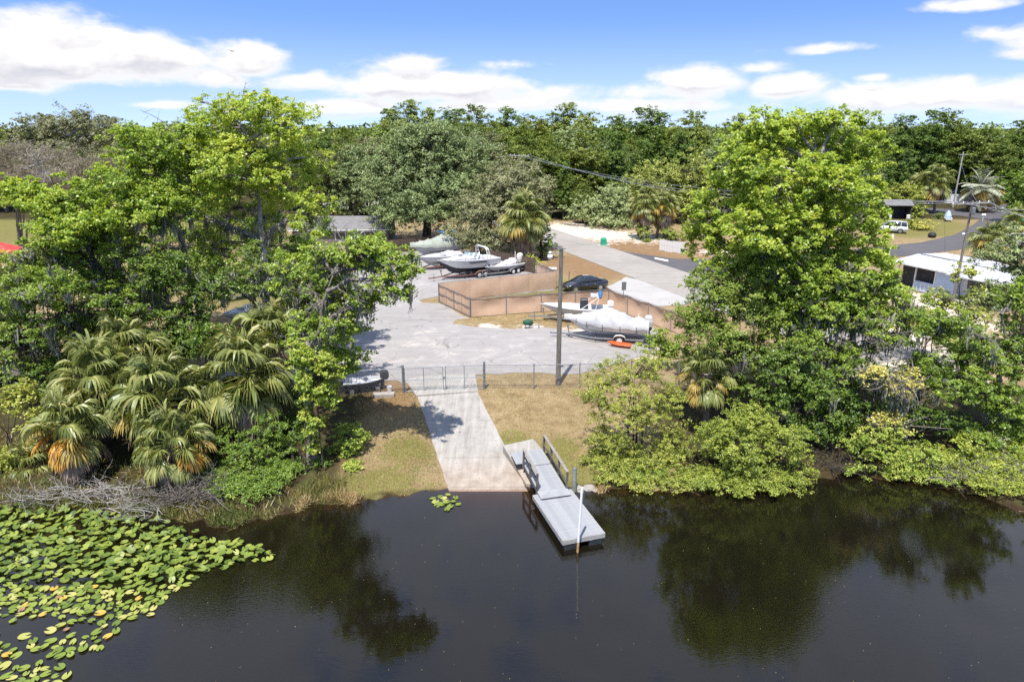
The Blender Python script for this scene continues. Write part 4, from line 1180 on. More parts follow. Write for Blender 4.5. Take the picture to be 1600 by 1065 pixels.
# scrubby trees at the far left
make_tree("scrub_oak", "open scrubby oak with pale bare limbs on the left skyline", base_at(120, 92),
          px_lobes(92, [(105, 190, 0, 26, 18), (140, 190, 0, 30, 22), (75, 200, 0, 20, 14), (155, 215, 0, 22, 20), (115, 225, 0, 22, 18)], 0.8), L["olive"], M["bark_pale"], 150, 75, 0.75, (0.26, 0.12), 0, 0.36, 0.2, seed=41, tint=0.35, bare=24)
make_tree("dead_tree", "bare pale dead tree leaning on the left skyline", base_at(85, 78), px_lobes(78, [(55, 240, 0, 26, 20), (75, 270, 0, 14, 20)], 0.8), L["scrub"], M["bark_pale"], 24, 8, 0.5, (0.3, 0.05), 0, 0.2, 0.3, seed=42, tint=0.6, bare=26, lean=(-1, 0))
for i, (px, Y, lobes) in enumerate([(40, 86, [(20, 240, 0, 60, 22), (80, 245, 0, 44, 20), (50, 275, -2, 60, 24), (0, 285, -2, 40, 24)]), (150, 84, [(130, 265, 0, 44, 22), (170, 250, 0, 36, 20), (100, 285, -3, 44, 20)]),
                                    (-60, 84, [(-60, 250, 0, 80, 34), (-120, 240, 0, 60, 30)])]):
    make_tree("leafless_scrub", ("brown leafless thicket below the skyline at the far left", "grey brown thicket under the open scrubby oak", "brown thicket continuing past the left edge")[i], base_at(px, Y), px_lobes(Y, lobes, 0.9), L["scrub"], M["bark"], 230, 60, 0.9, (0.55, 0.035), 0, 0.15, 0.1,
              seed=43 + i, cat="shrub", stems=5, tint=0.45, up=0.0, shell=0.4)


# ------------------------------------------------------------------ forest behind: templates copied one by one
def forest_template(name, lobes, lm, bark, nclu, per, rad, leaf, tint, seed, tr=0.35, bare=0, fork=0.3):
    lob = [((x, y, z), (rx, rx, rz)) for x, y, z, rx, rz in lobes]
    return make_tree(name, "", (0, 0, 0), lob, lm, bark, nclu, per, rad, leaf, 0, tr, fork, seed=seed, tint=tint, bare=bare, shell=0.35)


FT = [
    forest_template("forest_oak", [(0, 0, 15, 3.4, 3.6), (2.6, .5, 12, 3.2, 3), (-2.6, -.4, 12.4, 3.2, 3), (0, -2.5, 10.5, 3.4, 3), (1.5, 2.2, 11, 3, 3), (-1.5, 1, 8, 3.6, 2.6), (2.2, -1, 7.5, 3.2, 2.6), (0, -1.5, 5, 3.2, 2.4)], L["forest"], M["bark_dark"], 330, 90, 0.85, (0.31, 0.21), 0.55, 101),
    forest_template("forest_maple", [(0.4, 0, 16.5, 2.3, 3), (1.4, .3, 13.4, 2.7, 2.8), (-1.6, -.4, 13, 2.6, 2.8), (0, -2, 10, 3, 3), (1.2, 1.2, 8.6, 3, 3), (-1.6, .6, 8, 3, 3), (0.5, -1.2, 5, 2.8, 2.6)], L["dark"], M["bark_dark"], 300, 90, 0.8, (0.31, 0.21), 0.6, 102),
    forest_template("forest_oak", [(0, 0, 13, 4, 3), (3.4, .6, 11.4, 3.2, 2.6), (-3.4, -.4, 11, 3.4, 2.8), (1, -3, 9.6, 3.6, 2.8), (-1, 2.4, 10, 3.4, 2.8), (3, -1.6, 7, 3, 2.6), (-3, -1.4, 6.6, 3, 2.6), (0, -2, 4.4, 3.6, 2.2)], L["oak"], M["bark_dark"], 340, 90, 0.85, (0.31, 0.21), 0.45, 103),
    forest_template("forest_maple", [(0, 0, 16, 2, 2.6), (1.2, 0, 14, 1.8, 2), (-1.3, .4, 13.2, 2, 2.2), (.8, -1, 11, 2, 2), (-.8, -.8, 9.6, 2.2, 2.2), (0, 1, 7, 2.4, 2.6), (0.6, -1, 5, 2.4, 2)], L["forest"], M["bark"], 190, 90, 0.75, (0.31, 0.21), 0.75, 104, bare=10),
    forest_template("forest_oak", [(0, 0, 12.5, 3.6, 2.4), (2.8, .6, 11, 2.6, 2.2), (-2.9, -.4, 10.4, 2.8, 2.4), (.6, -2.4, 8.6, 3, 2.4), (-.6, 2, 9, 3, 2.4), (2, -1, 5.5, 2.6, 2.4), (-2, -1, 5.2, 2.8, 2.4)], L["olive"], M["bark"], 260, 90, 0.8, (0.31, 0.21), 0.35, 105),
]
FH = [19.0, 19.8, 16.2, 18.8, 15.0]
KIND_LABEL = ["mid green rounded forest oak", "tall dark green forest tree", "broad grey green forest oak", "thin lighter open crowned forest tree", "greyish olive forest oak"]
frng = np.random.default_rng(99)
SKYL = [(-160, 186), (0, 190), (60, 188), (100, 188), (180, 184), (260, 188), (330, 196), (480, 192), (520, 184), (560, 190), (600, 180), (625, 160), (650, 158), (680, 178), (705, 172), (730, 166), (760, 174), (800, 168), (830, 172), (865, 168), (890, 164), (925, 182),
        (960, 180), (1000, 168), (1040, 178), (1065, 174), (1100, 184), (1140, 180), (1160, 188), (1230, 178), (1300, 182), (1400, 178), (1440, 174), (1470, 178), (1500, 196), (1530, 194), (1570, 188), (1610, 186), (1700, 180), (1900, 184)]
_used = [False] * len(FT)


def plant_forest(px, Y, top_row, kind, label=None, sx=1.0):
    z = at_y(px, top_row, Y).z
    p = base_at(px, Y)
    r = FT[kind]
    if _used[kind]:
        r = copy_tree(r)
    _used[kind] = True
    h = (z - p.z) / FH[kind]
    r.location = p
    r.rotation_euler = (0, 0, frng.uniform(0, 2 * PI))
    w = h * frng.uniform(0.92, 1.2) * sx
    r.scale = (w, w, h)
    zones = ((120, "above the open scrubby oak"), (300, "behind the left lime trees"), (480, "behind the tallest left tree"), (580, "above the grey house roof"), (700, "behind the huge round oak"), (800, "above the insulator crossarm"), (900, "above the roadside palm"),
             (1000, "above the roadside thicket"), (1150, "above the pair of slim palms"), (1340, "behind the tallest right tree"), (1430, "above the white car"), (1510, "above the blue house"), (9999, "above the street sign"))
    zone = next(n for lim, n in zones if px < lim)
    tag(r, label or KIND_LABEL[kind] + " " + zone + (", nearer rank" if top_row > 205 else ""), "tree", "trees of the forest beyond the road: " + KIND_LABEL[kind])
    return r


for px in range(-150, 1760, 33):
    t = float(np.interp(px, [a for a, b in SKYL], [b for a, b in SKYL]))
    left = px < 480
    px2 = px + frng.uniform(-9, 9)
    k = int(frng.choice([4, 2, 4, 0] if left else ([0, 1, 1, 3, 2] if px < 1160 else [1, 1, 0, 3])))
    plant_forest(px2, (168 if left else 158) + frng.uniform(-6, 10), t + 9 + frng.uniform(-3, 14), k)
for px, row, k in [(618, 164, 1), (645, 153, 0), (672, 166, 0), (712, 164, 1), (742, 161, 0), (792, 163, 1), (835, 171, 3), (885, 158, 0), (908, 166, 3), (958, 176, 1), (1000, 162, 1), (1022, 170, 1), (1068, 170, 0), (1140, 175, 0), (1395, 175, 1), (1440, 166, 1), (1468, 171, 0),
                   (1572, 183, 1), (1528, 192, 0), (90, 176, 4), (190, 180, 4), (300, 184, 2)]:
    plant_forest(px, 152 + frng.uniform(-4, 4), row, k, sx=1.1)
for px in range(-140, 1740, 40):      # nearer, lower rank in front of the skyline trees
    if 480 <= px <= 1180 or px > 1330 or px < 480:
        t = float(np.interp(px, [a for a, b in SKYL], [b for a, b in SKYL]))
        left = px < 480
        k = int(frng.choice([4, 4, 2] if left else ([0, 2, 0, 1] if px < 1160 else [1, 0, 1, 1])))
        Y = (138 if px < 1330 else 153) + frng.uniform(-5, 6)
        plant_forest(px + frng.uniform(-10, 10), Y, t + frng.uniform(18, 46) + (6 if left else 0), k, sx=1.15)
for px, Y, row, k in [(905, 128, 205, 0), (860, 126, 215, 0), (820, 124, 200, 0), (955, 130, 200, 1), (1000, 128, 215, 1), (880, 122, 250, 1), (1110, 124, 225, 2), (1140, 122, 240, 0), (760, 122, 205, 4), (560, 120, 225, 2), (520, 122, 235, 4), (580, 128, 212, 4),
                      (500, 140, 232, 4), (440, 120, 225, 4), (360, 118, 232, 2), (230, 118, 215, 4), (300, 122, 222, 2), (1375, 142, 235, 1), (1405, 150, 230, 1), (1560, 158, 228, 1), (1500, 160, 225, 1), (1590, 150, 235, 1), (1620, 142, 240, 0), (1340, 140, 250, 2),
                      (910, 118, 285, 0), (1180, 112, 255, 0), (1240, 110, 262, 2), (1300, 116, 255, 0)]:
    plant_forest(px, Y, row, k)
# a far off wood closes the horizon as one mass
crng = np.random.default_rng(5)
n = 2600
fa = crng.uniform(-0.95, 0.95, n)
fr = crng.uniform(230, 900, n)
C = np.stack([np.sin(fa) * fr, np.cos(fa) * fr, crng.uniform(3, 15.5, n)], -1)
V, tn = foliage(C, unit(crng.normal(size=(n, 3))), crng, 16, 4.2, (2.4, 1.7), 0.7, 0.5, 0.4)
V[..., 2] = np.maximum(V[..., 2], 0.9)
tag(link_mesh("distant_woods", quads_mesh("distant_woods", V, L["forest"], tn)), kind="stuff")
# ------------------------------------------------------------------ materials for built things
M["white_gel"] = surf("white_gelcoat", [(0.46, 0.46, 0.46), (0.55, 0.55, 0.54)], 1.5, 0.25, spec=0.5)
M["offwhite"] = surf("aged_white_paint", [(0.56, 0.55, 0.53), (0.70, 0.69, 0.67)], 2.0, 0.5)
M["grey_hull"] = surf("grey_gelcoat", [(0.33, 0.34, 0.35), (0.42, 0.43, 0.44)], 1.5, 0.3)
M["black_paint"] = surf("black_car_paint", [(0.006, 0.007, 0.010), (0.010, 0.011, 0.014)], 3, 0.2, spec=0.6, coat=1.0)
M["black"] = surf("black_rubber", [(0.012, 0.012, 0.012), (0.03, 0.03, 0.03)], 6, 0.7)
M["dark_trim"] = surf("dark_trim", [(0.02, 0.022, 0.026), (0.04, 0.042, 0.046)], 4, 0.4)
M["glass"] = surf("tinted_glass", [(0.016, 0.022, 0.032), (0.03, 0.04, 0.055)], 1, 0.05, spec=0.8)
M["clear_glass"] = surf("pale_windscreen", [(0.16, 0.24, 0.24), (0.26, 0.34, 0.34)], 1, 0.06, spec=0.8)
M["chrome"] = surf("bright_metal", [(0.55, 0.55, 0.56), (0.68, 0.68, 0.69)], 3, 0.3, metal=1.0)
M["galv"] = surf("galvanised_steel", [(0.22, 0.235, 0.25), (0.34, 0.355, 0.37)], 9, 0.5, metal=0.6)
M["galv_dark"] = surf("dull_grey_steel", [(0.11, 0.12, 0.13), (0.20, 0.21, 0.22)], 9, 0.6, metal=0.3)
M["cover_white"] = surf("white_boat_tarpaulin", [(0.29, 0.29, 0.305), (0.37, 0.37, 0.38), (0.43, 0.43, 0.43)], 1.6, 0.8, 0.6, 4)
M["cover_sage"] = surf("sage_boat_cover", [(0.23, 0.25, 0.21), (0.33, 0.35, 0.30)], 1.6, 0.9, 0.5, 4)
M["cover_grey"] = surf("pale_grey_cover", [(0.40, 0.37, 0.35), (0.58, 0.55, 0.53)], 2.4, 0.9, 0.6, 5)
M["green_cover"] = surf("dark_green_cover", [(0.006, 0.05, 0.026), (0.012, 0.085, 0.042)], 4, 0.7, 0.3)
M["blue"] = surf("blue_canvas", [(0.02, 0.08, 0.20), (0.04, 0.16, 0.34)], 3, 0.8)
M["orange"] = surf("orange_plastic", [(0.55, 0.10, 0.025), (0.70, 0.15, 0.04)], 3, 0.45)
M["red"] = surf("red_canvas", [(0.55, 0.035, 0.035), (0.68, 0.07, 0.06)], 3, 0.8)
M["deck"] = surf("grey_composite_decking", [(0.21, 0.216, 0.22), (0.265, 0.272, 0.278), (0.305, 0.31, 0.315)], 2.2, 0.75, 0.3, 20)
M["deck_side"] = surf("weathered_grey_timber", [(0.24, 0.23, 0.21), (0.40, 0.39, 0.36)], 4, 0.85, 0.4, 16, stretch=(1, 1, 6))
M["rail_wood"] = surf("grey_brown_rail_timber", [(0.055, 0.045, 0.036), (0.13, 0.11, 0.09), (0.19, 0.165, 0.14)], 5, 0.9, 0.5, 20)
M["rail_cap"] = surf("bleached_rail_cap", [(0.17, 0.155, 0.135), (0.27, 0.25, 0.22)], 5, 0.9, 0.4, 20)
M["pile"] = surf("green_treated_post", [(0.13, 0.155, 0.12), (0.22, 0.24, 0.19), (0.32, 0.33, 0.28)], 5, 0.9, 0.4, 14)
M["pole"] = surf("weathered_utility_pole", [(0.085, 0.075, 0.062), (0.15, 0.135, 0.115), (0.21, 0.195, 0.17)], 4, 0.95, 0.6, 12, stretch=(3, 3, 0.4))
M["float_black"] = surf("black_dock_float", [(0.010, 0.012, 0.015), (0.025, 0.03, 0.035)], 5, 0.5)
M["pvc"] = surf("white_pvc", [(0.72, 0.71, 0.69), (0.80, 0.79, 0.77)], 3, 0.4)
M["pvc_stain"] = surf("water_stained_pvc", [(0.32, 0.17, 0.06), (0.48, 0.31, 0.15)], 6, 0.6)
M["roof_white"] = surf("white_metal_roof", [(0.42, 0.42, 0.42), (0.53, 0.53, 0.53)], 0.6, 0.5)
M["roof_grey"] = surf("grey_shingle_roof", [(0.13, 0.125, 0.12), (0.19, 0.185, 0.18)], 1.2, 0.9)
M["wall_blue"] = surf("pale_blue_siding", [(0.34, 0.43, 0.55), (0.42, 0.51, 0.62)], 1.0, 0.7)
M["wall_white"] = surf("white_siding", [(0.58, 0.60, 0.62), (0.70, 0.71, 0.73)], 1.0, 0.7)
M["wall_dark"] = surf("dark_screen_and_shade", [(0.028, 0.027, 0.026), (0.06, 0.057, 0.054)], 2.0, 0.9)  # near black; also serves as the carport's painted shade
M["fence_wood"] = surf("brown_fence_timber", [(0.045, 0.030, 0.020), (0.085, 0.058, 0.04), (0.14, 0.10, 0.075)], 3.0, 0.95, 0.5, 12, stretch=(2, 2, 0.5))
M["sign_green"] = surf("green_sign", [(0.01, 0.26, 0.14), (0.02, 0.33, 0.19)], 2, 0.5)
M["trailer"] = surf("galvanised_trailer", [(0.20, 0.205, 0.21), (0.33, 0.335, 0.34)], 6, 0.55, metal=0.4)
M["rusty"] = surf("red_brown_frame", [(0.12, 0.045, 0.03), (0.22, 0.09, 0.06)], 5, 0.7)
M["concrete_old"] = surf("old_concrete", [(0.22, 0.20, 0.17), (0.36, 0.33, 0.29)], 4, 0.95, 0.4, 12)
M["brick"] = surf("shadow_toned_block_wall", [(0.12, 0.10, 0.085), (0.19, 0.16, 0.135)], 3, 0.9)  # colour darkened to carry the shadow under the grey house's eaves


def screen_material():
    m, nt, out = new_mat("tan_privacy_screen")
    tc = nt.node("ShaderNodeTexCoord").outputs["Object"]
    f = nt.math("ADD", nt.math("MULTIPLY", nt.noise(tc, 0.5, 4), 0.7), nt.math("MULTIPLY", nt.noise(tc, 5, 5), 0.3))
    c = nt.ramp(f, [(0.35, (0.50, 0.345, 0.235)), (0.5, (0.58, 0.408, 0.285)), (0.65, (0.65, 0.465, 0.335))])
    d = nt.node("ShaderNodeBsdfDiffuse", {"Color": c})
    t = nt.node("ShaderNodeBsdfTranslucent", {"Color": c})
    mx = nt.node("ShaderNodeMixShader", {0: 0.22, 1: d.outputs[0], 2: t.outputs[0]})
    nt.l.new(mx.outputs[0], out.inputs[0])
    return m


M["screen"] = screen_material()


def wire_mesh_quads(L_, Hh, z0, pitch=0.065, w=0.0018):
    """Diagonal wires of a chain-link panel in local x (along) / z (up), at two slight depths."""
    q = []
    for sg in (-1, 1):
        x = -Hh
        while x < L_ + Hh:
            x0, z_0, x1, z_1 = x, 0.0, x + sg * Hh, Hh
            if x1 > x0:
                a0, a1 = max(0, -x0) / Hh, min(Hh, L_ - x0) / Hh
            else:
                a0, a1 = max(0, x0 - L_) / Hh, min(Hh, x0) / Hh
            if a1 - a0 > 0.02:
                pa = (x0 + (x1 - x0) * a0, Hh * a0)
                pb = (x0 + (x1 - x0) * a1, Hh * a1)
                y = 0.003 * sg
                n = (-(pb[1] - pa[1]), pb[0] - pa[0])
                k = w / math.hypot(*n)
                q.append([[pa[0] - n[0] * k, y, z0 + pa[1] - n[1] * k], [pa[0] + n[0] * k, y, z0 + pa[1] + n[1] * k], [pb[0] + n[0] * k, y, z0 + pb[1] + n[1] * k], [pb[0] - n[0] * k, y, z0 + pb[1] - n[1] * k]])
            x += pitch
    return np.array(q)


def local_frame(a, b):
    d = b - a
    return math.atan2(d.y, d.x), math.hypot(d.x, d.y)


# ------------------------------------------------------------------ chain link fence and gates at the head of the ramp
FH_ = 1.62


def fence_run(label, pts, height, tilt=0.0):
    a = pts[0]
    root = thing("chain_link_fence", label, "fence", a)
    for i, p in enumerate(pts):
        q = p - a
        mb = MB()
        mb.tube([q + Vector((0, 0, -0.2)), q + Vector((0, 0, height + 0.06))], 0.036 if 0 < i < len(pts) - 1 else 0.05, 8)
        mb.lathe([(0.05, height + 0.05), (0.045, height + 0.09), (0.012, height + 0.11)], q, 8)
        mb.build("post", M["galv"], root)
    for p, q in zip(pts, pts[1:]):
        rz, ln = local_frame(p, q)
        mb = MB()
        mb.tube([(0, 0, height), (ln, 0, height + (q.z - p.z))], 0.024, 6)
        o = mb.build("rail", M["galv"], root, loc=p - a)
        o.rotation_euler = (0, 0, rz)
        V = wire_mesh_quads(ln, height - 0.08, 0.05)
        o = link_mesh("wire_mesh", quads_mesh("wire_mesh", V, M["galv"]), root, p - a)
        o.rotation_euler = (0, -math.atan2(q.z - p.z, ln), rz)
        o["kind"] = "stuff"
    return root


g0, g1 = P(631, 613), P(757, 607)
gl_ = [P(400, 628), P(520, 620), P(631, 613)]
fence_run("chain link fence with a sagging top rail left of the ramp gate", gl_, FH_)
fence_run("chain link fence running right from the ramp gate past the wooden pole", [P(757, 607), P(834, 607.5), P(905, 606), P(985, 603), P(1060, 601)], FH_)
rz, glen = local_frame(g0, g1)
for k in range(2):
    w = glen / 2 - 0.12
    root = thing("chain_link_gate", ("left leaf of the chain link double gate across the ramp", "right leaf of the chain link double gate across the ramp")[k], "gate", g0.lerp(g1, 0.012 if k == 0 else 0.512), rz, "gate leaves across the ramp")
    for nm, a_, b_ in (("frame_upright", (0.03, 0, .06), (0.03, 0, FH_)), ("frame_upright", (w, 0, .06), (w, 0, FH_)), ("frame_upright", (w / 2, 0, .06), (w / 2, 0, FH_)),
                       ("frame_rail", (0, 0, .06), (w, 0, .06)), ("frame_rail", (0, 0, FH_), (w, 0, FH_)), ("frame_rail", (0, 0, .82), (w, 0, .82))):
        MB().tube([a_, b_], 0.026, 6).build(nm, M["galv"], root)
    link_mesh("wire_mesh", quads_mesh("wire_mesh", wire_mesh_quads(w, FH_ - 0.1, 0.07), M["galv"]), root)["kind"] = "stuff"
    hx = 0.0 if k == 0 else w
    mb = MB()
    for zz in (.3, 1.3):
        mb.box((hx + (0.02 if k == 0 else -0.0), 0, zz), (0.09, 0.09, 0.07))
    mb.build("hinge", M["galv_dark"], root)
    if k == 0:
        mb = MB()
        mb.box((w + .05, 0, 0.9), (0.16, 0.07, 0.09)).box((w + .05, -.05, 0.82), (0.06, 0.03, 0.09))
        mb.build("latch", M["galv_dark"], root)
for p, lb in ((g0, "thick left post of the ramp gate"), (g1, "dark thick right post of the ramp gate")):
    root = thing("gate_post", lb, "post", p)
    mb = MB()
    mb.tube([(0, 0, -.3), (0, 0, FH_ + .18)], 0.068, 10)
    mb.build("post", M["galv_dark"], root)
    MB().lathe([(0.08, FH_ + .16), (0.07, FH_ + .22), (0.02, FH_ + .25)], (0, 0, 0), 10).build("cap", M["galv"], root)
    mb = MB()
    for z in (.35, .9, 1.4):
        mb.lathe([(0.085, z - .03), (0.085, z + .03)], (0, 0, 0), 10)
    mb.build("clamp_band", M["galv"], root)


# ------------------------------------------------------------------ tan screened fences
def screen_fence(label, pts, h, spans, sag=0.25, rail=True, seed=1, side=1):
    rng = np.random.default_rng(seed)
    a = pts[0]
    root = thing("screened_fence", label, "fence", a)
    acc = [0.0]
    for p, q in zip(pts, pts[1:]):
        rz, ln = local_frame(p, q)
        n = max(1, round(ln / spans))
        for i in range(n + 1):
            if i == n and q is not pts[-1]:
                continue
            t = p.lerp(q, i / n) - a
            mb = MB()
            mb.tube([t + Vector((0, 0, -.2)), t + Vector((0, 0, h + .05))], 0.035, 7)
            mb.build("post", M["galv"], root)
        if rail:
            o = MB().tube([(0, 0, h), (ln, 0, h)], 0.024, 6).build("top_rail", M["galv_dark"], root, loc=p - a)
            o.rotation_euler = (0, 0, rz)
        for i in range(n):
            # cloth with slack, hung just behind the posts
            nx, nz = 9, 6
            L0 = ln / n
            vs, fs = [], []
            ph = rng.uniform(0, 6)
            for iz in range(nz + 1):
                for ix in range(nx + 1):
                    u, v = ix / nx, iz / nz
                    belly = math.sin(PI * u) * (0.06 + 0.10 * sag * math.sin(PI * v)) * math.sin(v * PI) + 0.012 * math.sin(u * 15 + ph + v * 4)
                    dip = sag * 0.10 * math.sin(PI * u) * v ** 3
                    vs.append((u * L0 + i * L0, side * (0.045 + belly), 0.05 + (h - .07) * v - dip))
            for iz in range(nz):
                for ix in range(nx):
                    k = iz * (nx + 1) + ix
                    fs.append((k, k + 1, k + nx + 2, k + nx + 1))
            mb = MB()
            mb.add(vs, fs)
            me = mb.mesh("screen_panel", M["screen"], True)
            o = link_mesh("screen_panel", me, root, p - a)
            o.rotation_euler = (0, 0, rz)
    return root


SH = 1.72
F1a, F1b = P(686, 472), P(869, 451)
F2a, F2b, F2c = P(735, 496), P(950, 480), P(1085, 532)
screen_fence("tan screened fence in front of the parked boats", [F1a, F1b, P(838, 436)], 1.85, 3.0, 0.15, seed=5, side=-1)
screen_fence("tan screened fence with sagging cloth behind the covered boat bending toward the right trees", [F2a, F2b, F2c], SH, 3.0, 0.9, seed=6)
rz, ln = local_frame(F1a, F2a)
groot = thing("screened_gate", "tan screened double gate with grey frame at the left end of the fences", "gate", F1a, rz)
for nm, x0, x1 in (("left", 0.06, ln / 2 - .03), ("right", ln / 2 + .03, ln - .06)):
    mb = MB()
    for x in (x0, (x0 + x1) / 2, x1):
        mb.tube([(x, 0, .08), (x, 0, SH)], 0.03 if x != (x0 + x1) / 2 else 0.018, 6)
    for z in (.08, SH * .52, SH):
        mb.tube([(x0, 0, z), (x1, 0, z)], 0.03, 6)
    mb.build("gate_frame", M["galv_dark"], groot)
    mb = MB()
    n = 8
    for i in range(n):
        a_, b_ = x0 + (x1 - x0) * i / n, x0 + (x1 - x0) * (i + 1) / n
        y0, y1 = 0.04 + .03 * math.sin(i * 1.3), 0.04 + .03 * math.sin((i + 1) * 1.3)
        mb.add([(a_, y0, .1), (b_, y1, .1), (b_, y1, SH - .03), (a_, y0, SH - .03)], [(0, 1, 2, 3)])
    me = mb.mesh("screen_panel", M["screen"], True)
    link_mesh("screen_panel", me, groot)
mb = MB()
for x in (0, ln):
    mb.tube([(x, 0, -.2), (x, 0, SH + .08)], 0.055, 8)
mb.build("hinge_post", M["galv_dark"], groot)
for i, (px, py, hh) in enumerate(((820, 456, 1.25), (852, 452, 1.2))):
    r = thing("wooden_stake", ("left dark stake standing in the grass strip between the two tan fences", "right dark stake standing in the grass strip between the two tan fences")[i], "stake", P(px, py))
    MB().box((0, 0, hh / 2 - .1), (.11, .11, hh + .2), taper=.92).build("stake", M["fence_wood"], r)
r = thing("marker_stake", "thin dark stake in the grass just behind the black car", "stake", P(889, 443))
MB().box((0, 0, .6), (.07, .07, 1.4)).build("stake", M["fence_wood"], r)


def road_sign(label, loc, h, rz, w=.45, hh=.6, m="galv_dark"):
    r = thing("road_sign", label, "sign", loc, rz)
    MB().tube([(0, .03, -.2), (0, .03, h)], 0.03, 6).build("post", M["galv"], r)
    MB().box((0, 0, h - hh / 2), (w, .012, hh)).build("sign_plate", M[m], r, bevel=.004)
    MB().box((0, .02, h - hh / 2), (w * .9, .02, .04)).build("bracket", M["galv"], r)
    return r


road_sign("grey back of a road sign standing behind the bend of the tan fence", P(973, 487), 2.75, 0.2, .42, .75)

# brown timber fence behind the boats: every board its own piece
board = MB().add([(-.069, -.011, 0), (.069, -.011, 0), (.069, .011, 0), (-.069, .011, 0), (-.069, -.011, 1.74), (.069, -.011, 1.74), (.069, .011, 1.74), (-.069, .011, 1.74), (-.035, -.011, 1.8), (.035, -.011, 1.8), (.035, .011, 1.8), (-.035, .011, 1.8)],
                 [(3, 2, 1, 0), (0, 1, 5, 4), (1, 2, 6, 5), (2, 3, 7, 6), (3, 0, 4, 7), (4, 5, 9, 8), (5, 6, 10, 9), (6, 7, 11, 10), (7, 4, 8, 11), (8, 9, 10, 11)]).mesh("board", M["fence_wood"])
wr = np.random.default_rng(8)
for lb, pa, pb in (("dark brown timber fence in tree shade at the back of the boat yard", P(575, 399), P(702, 388)), ("brown timber fence under the olive tree right of the boats", P(765, 413), P(838, 428))):
    rz, ln = local_frame(pa, pb)
    r = thing("timber_fence", lb, "fence", pa, rz)
    n = int(ln / .15)
    for i in range(n):
        o = link_mesh("board", board, r, (i * .15, wr.uniform(-.008, .008), wr.uniform(-.04, .03)))
        o.rotation_euler = (wr.normal() * .012, wr.normal() * .008, 0)
    for z in (.4, 1.45):
        MB().box((ln / 2, .045, z), (ln, .045, .09)).build("rail", M["fence_wood"], r)
    for i in range(int(ln / 2.4) + 1):
        MB().box((min(ln - .05, i * 2.4), .1, .85), (.1, .1, 1.75)).build("post", M["fence_wood"], r)


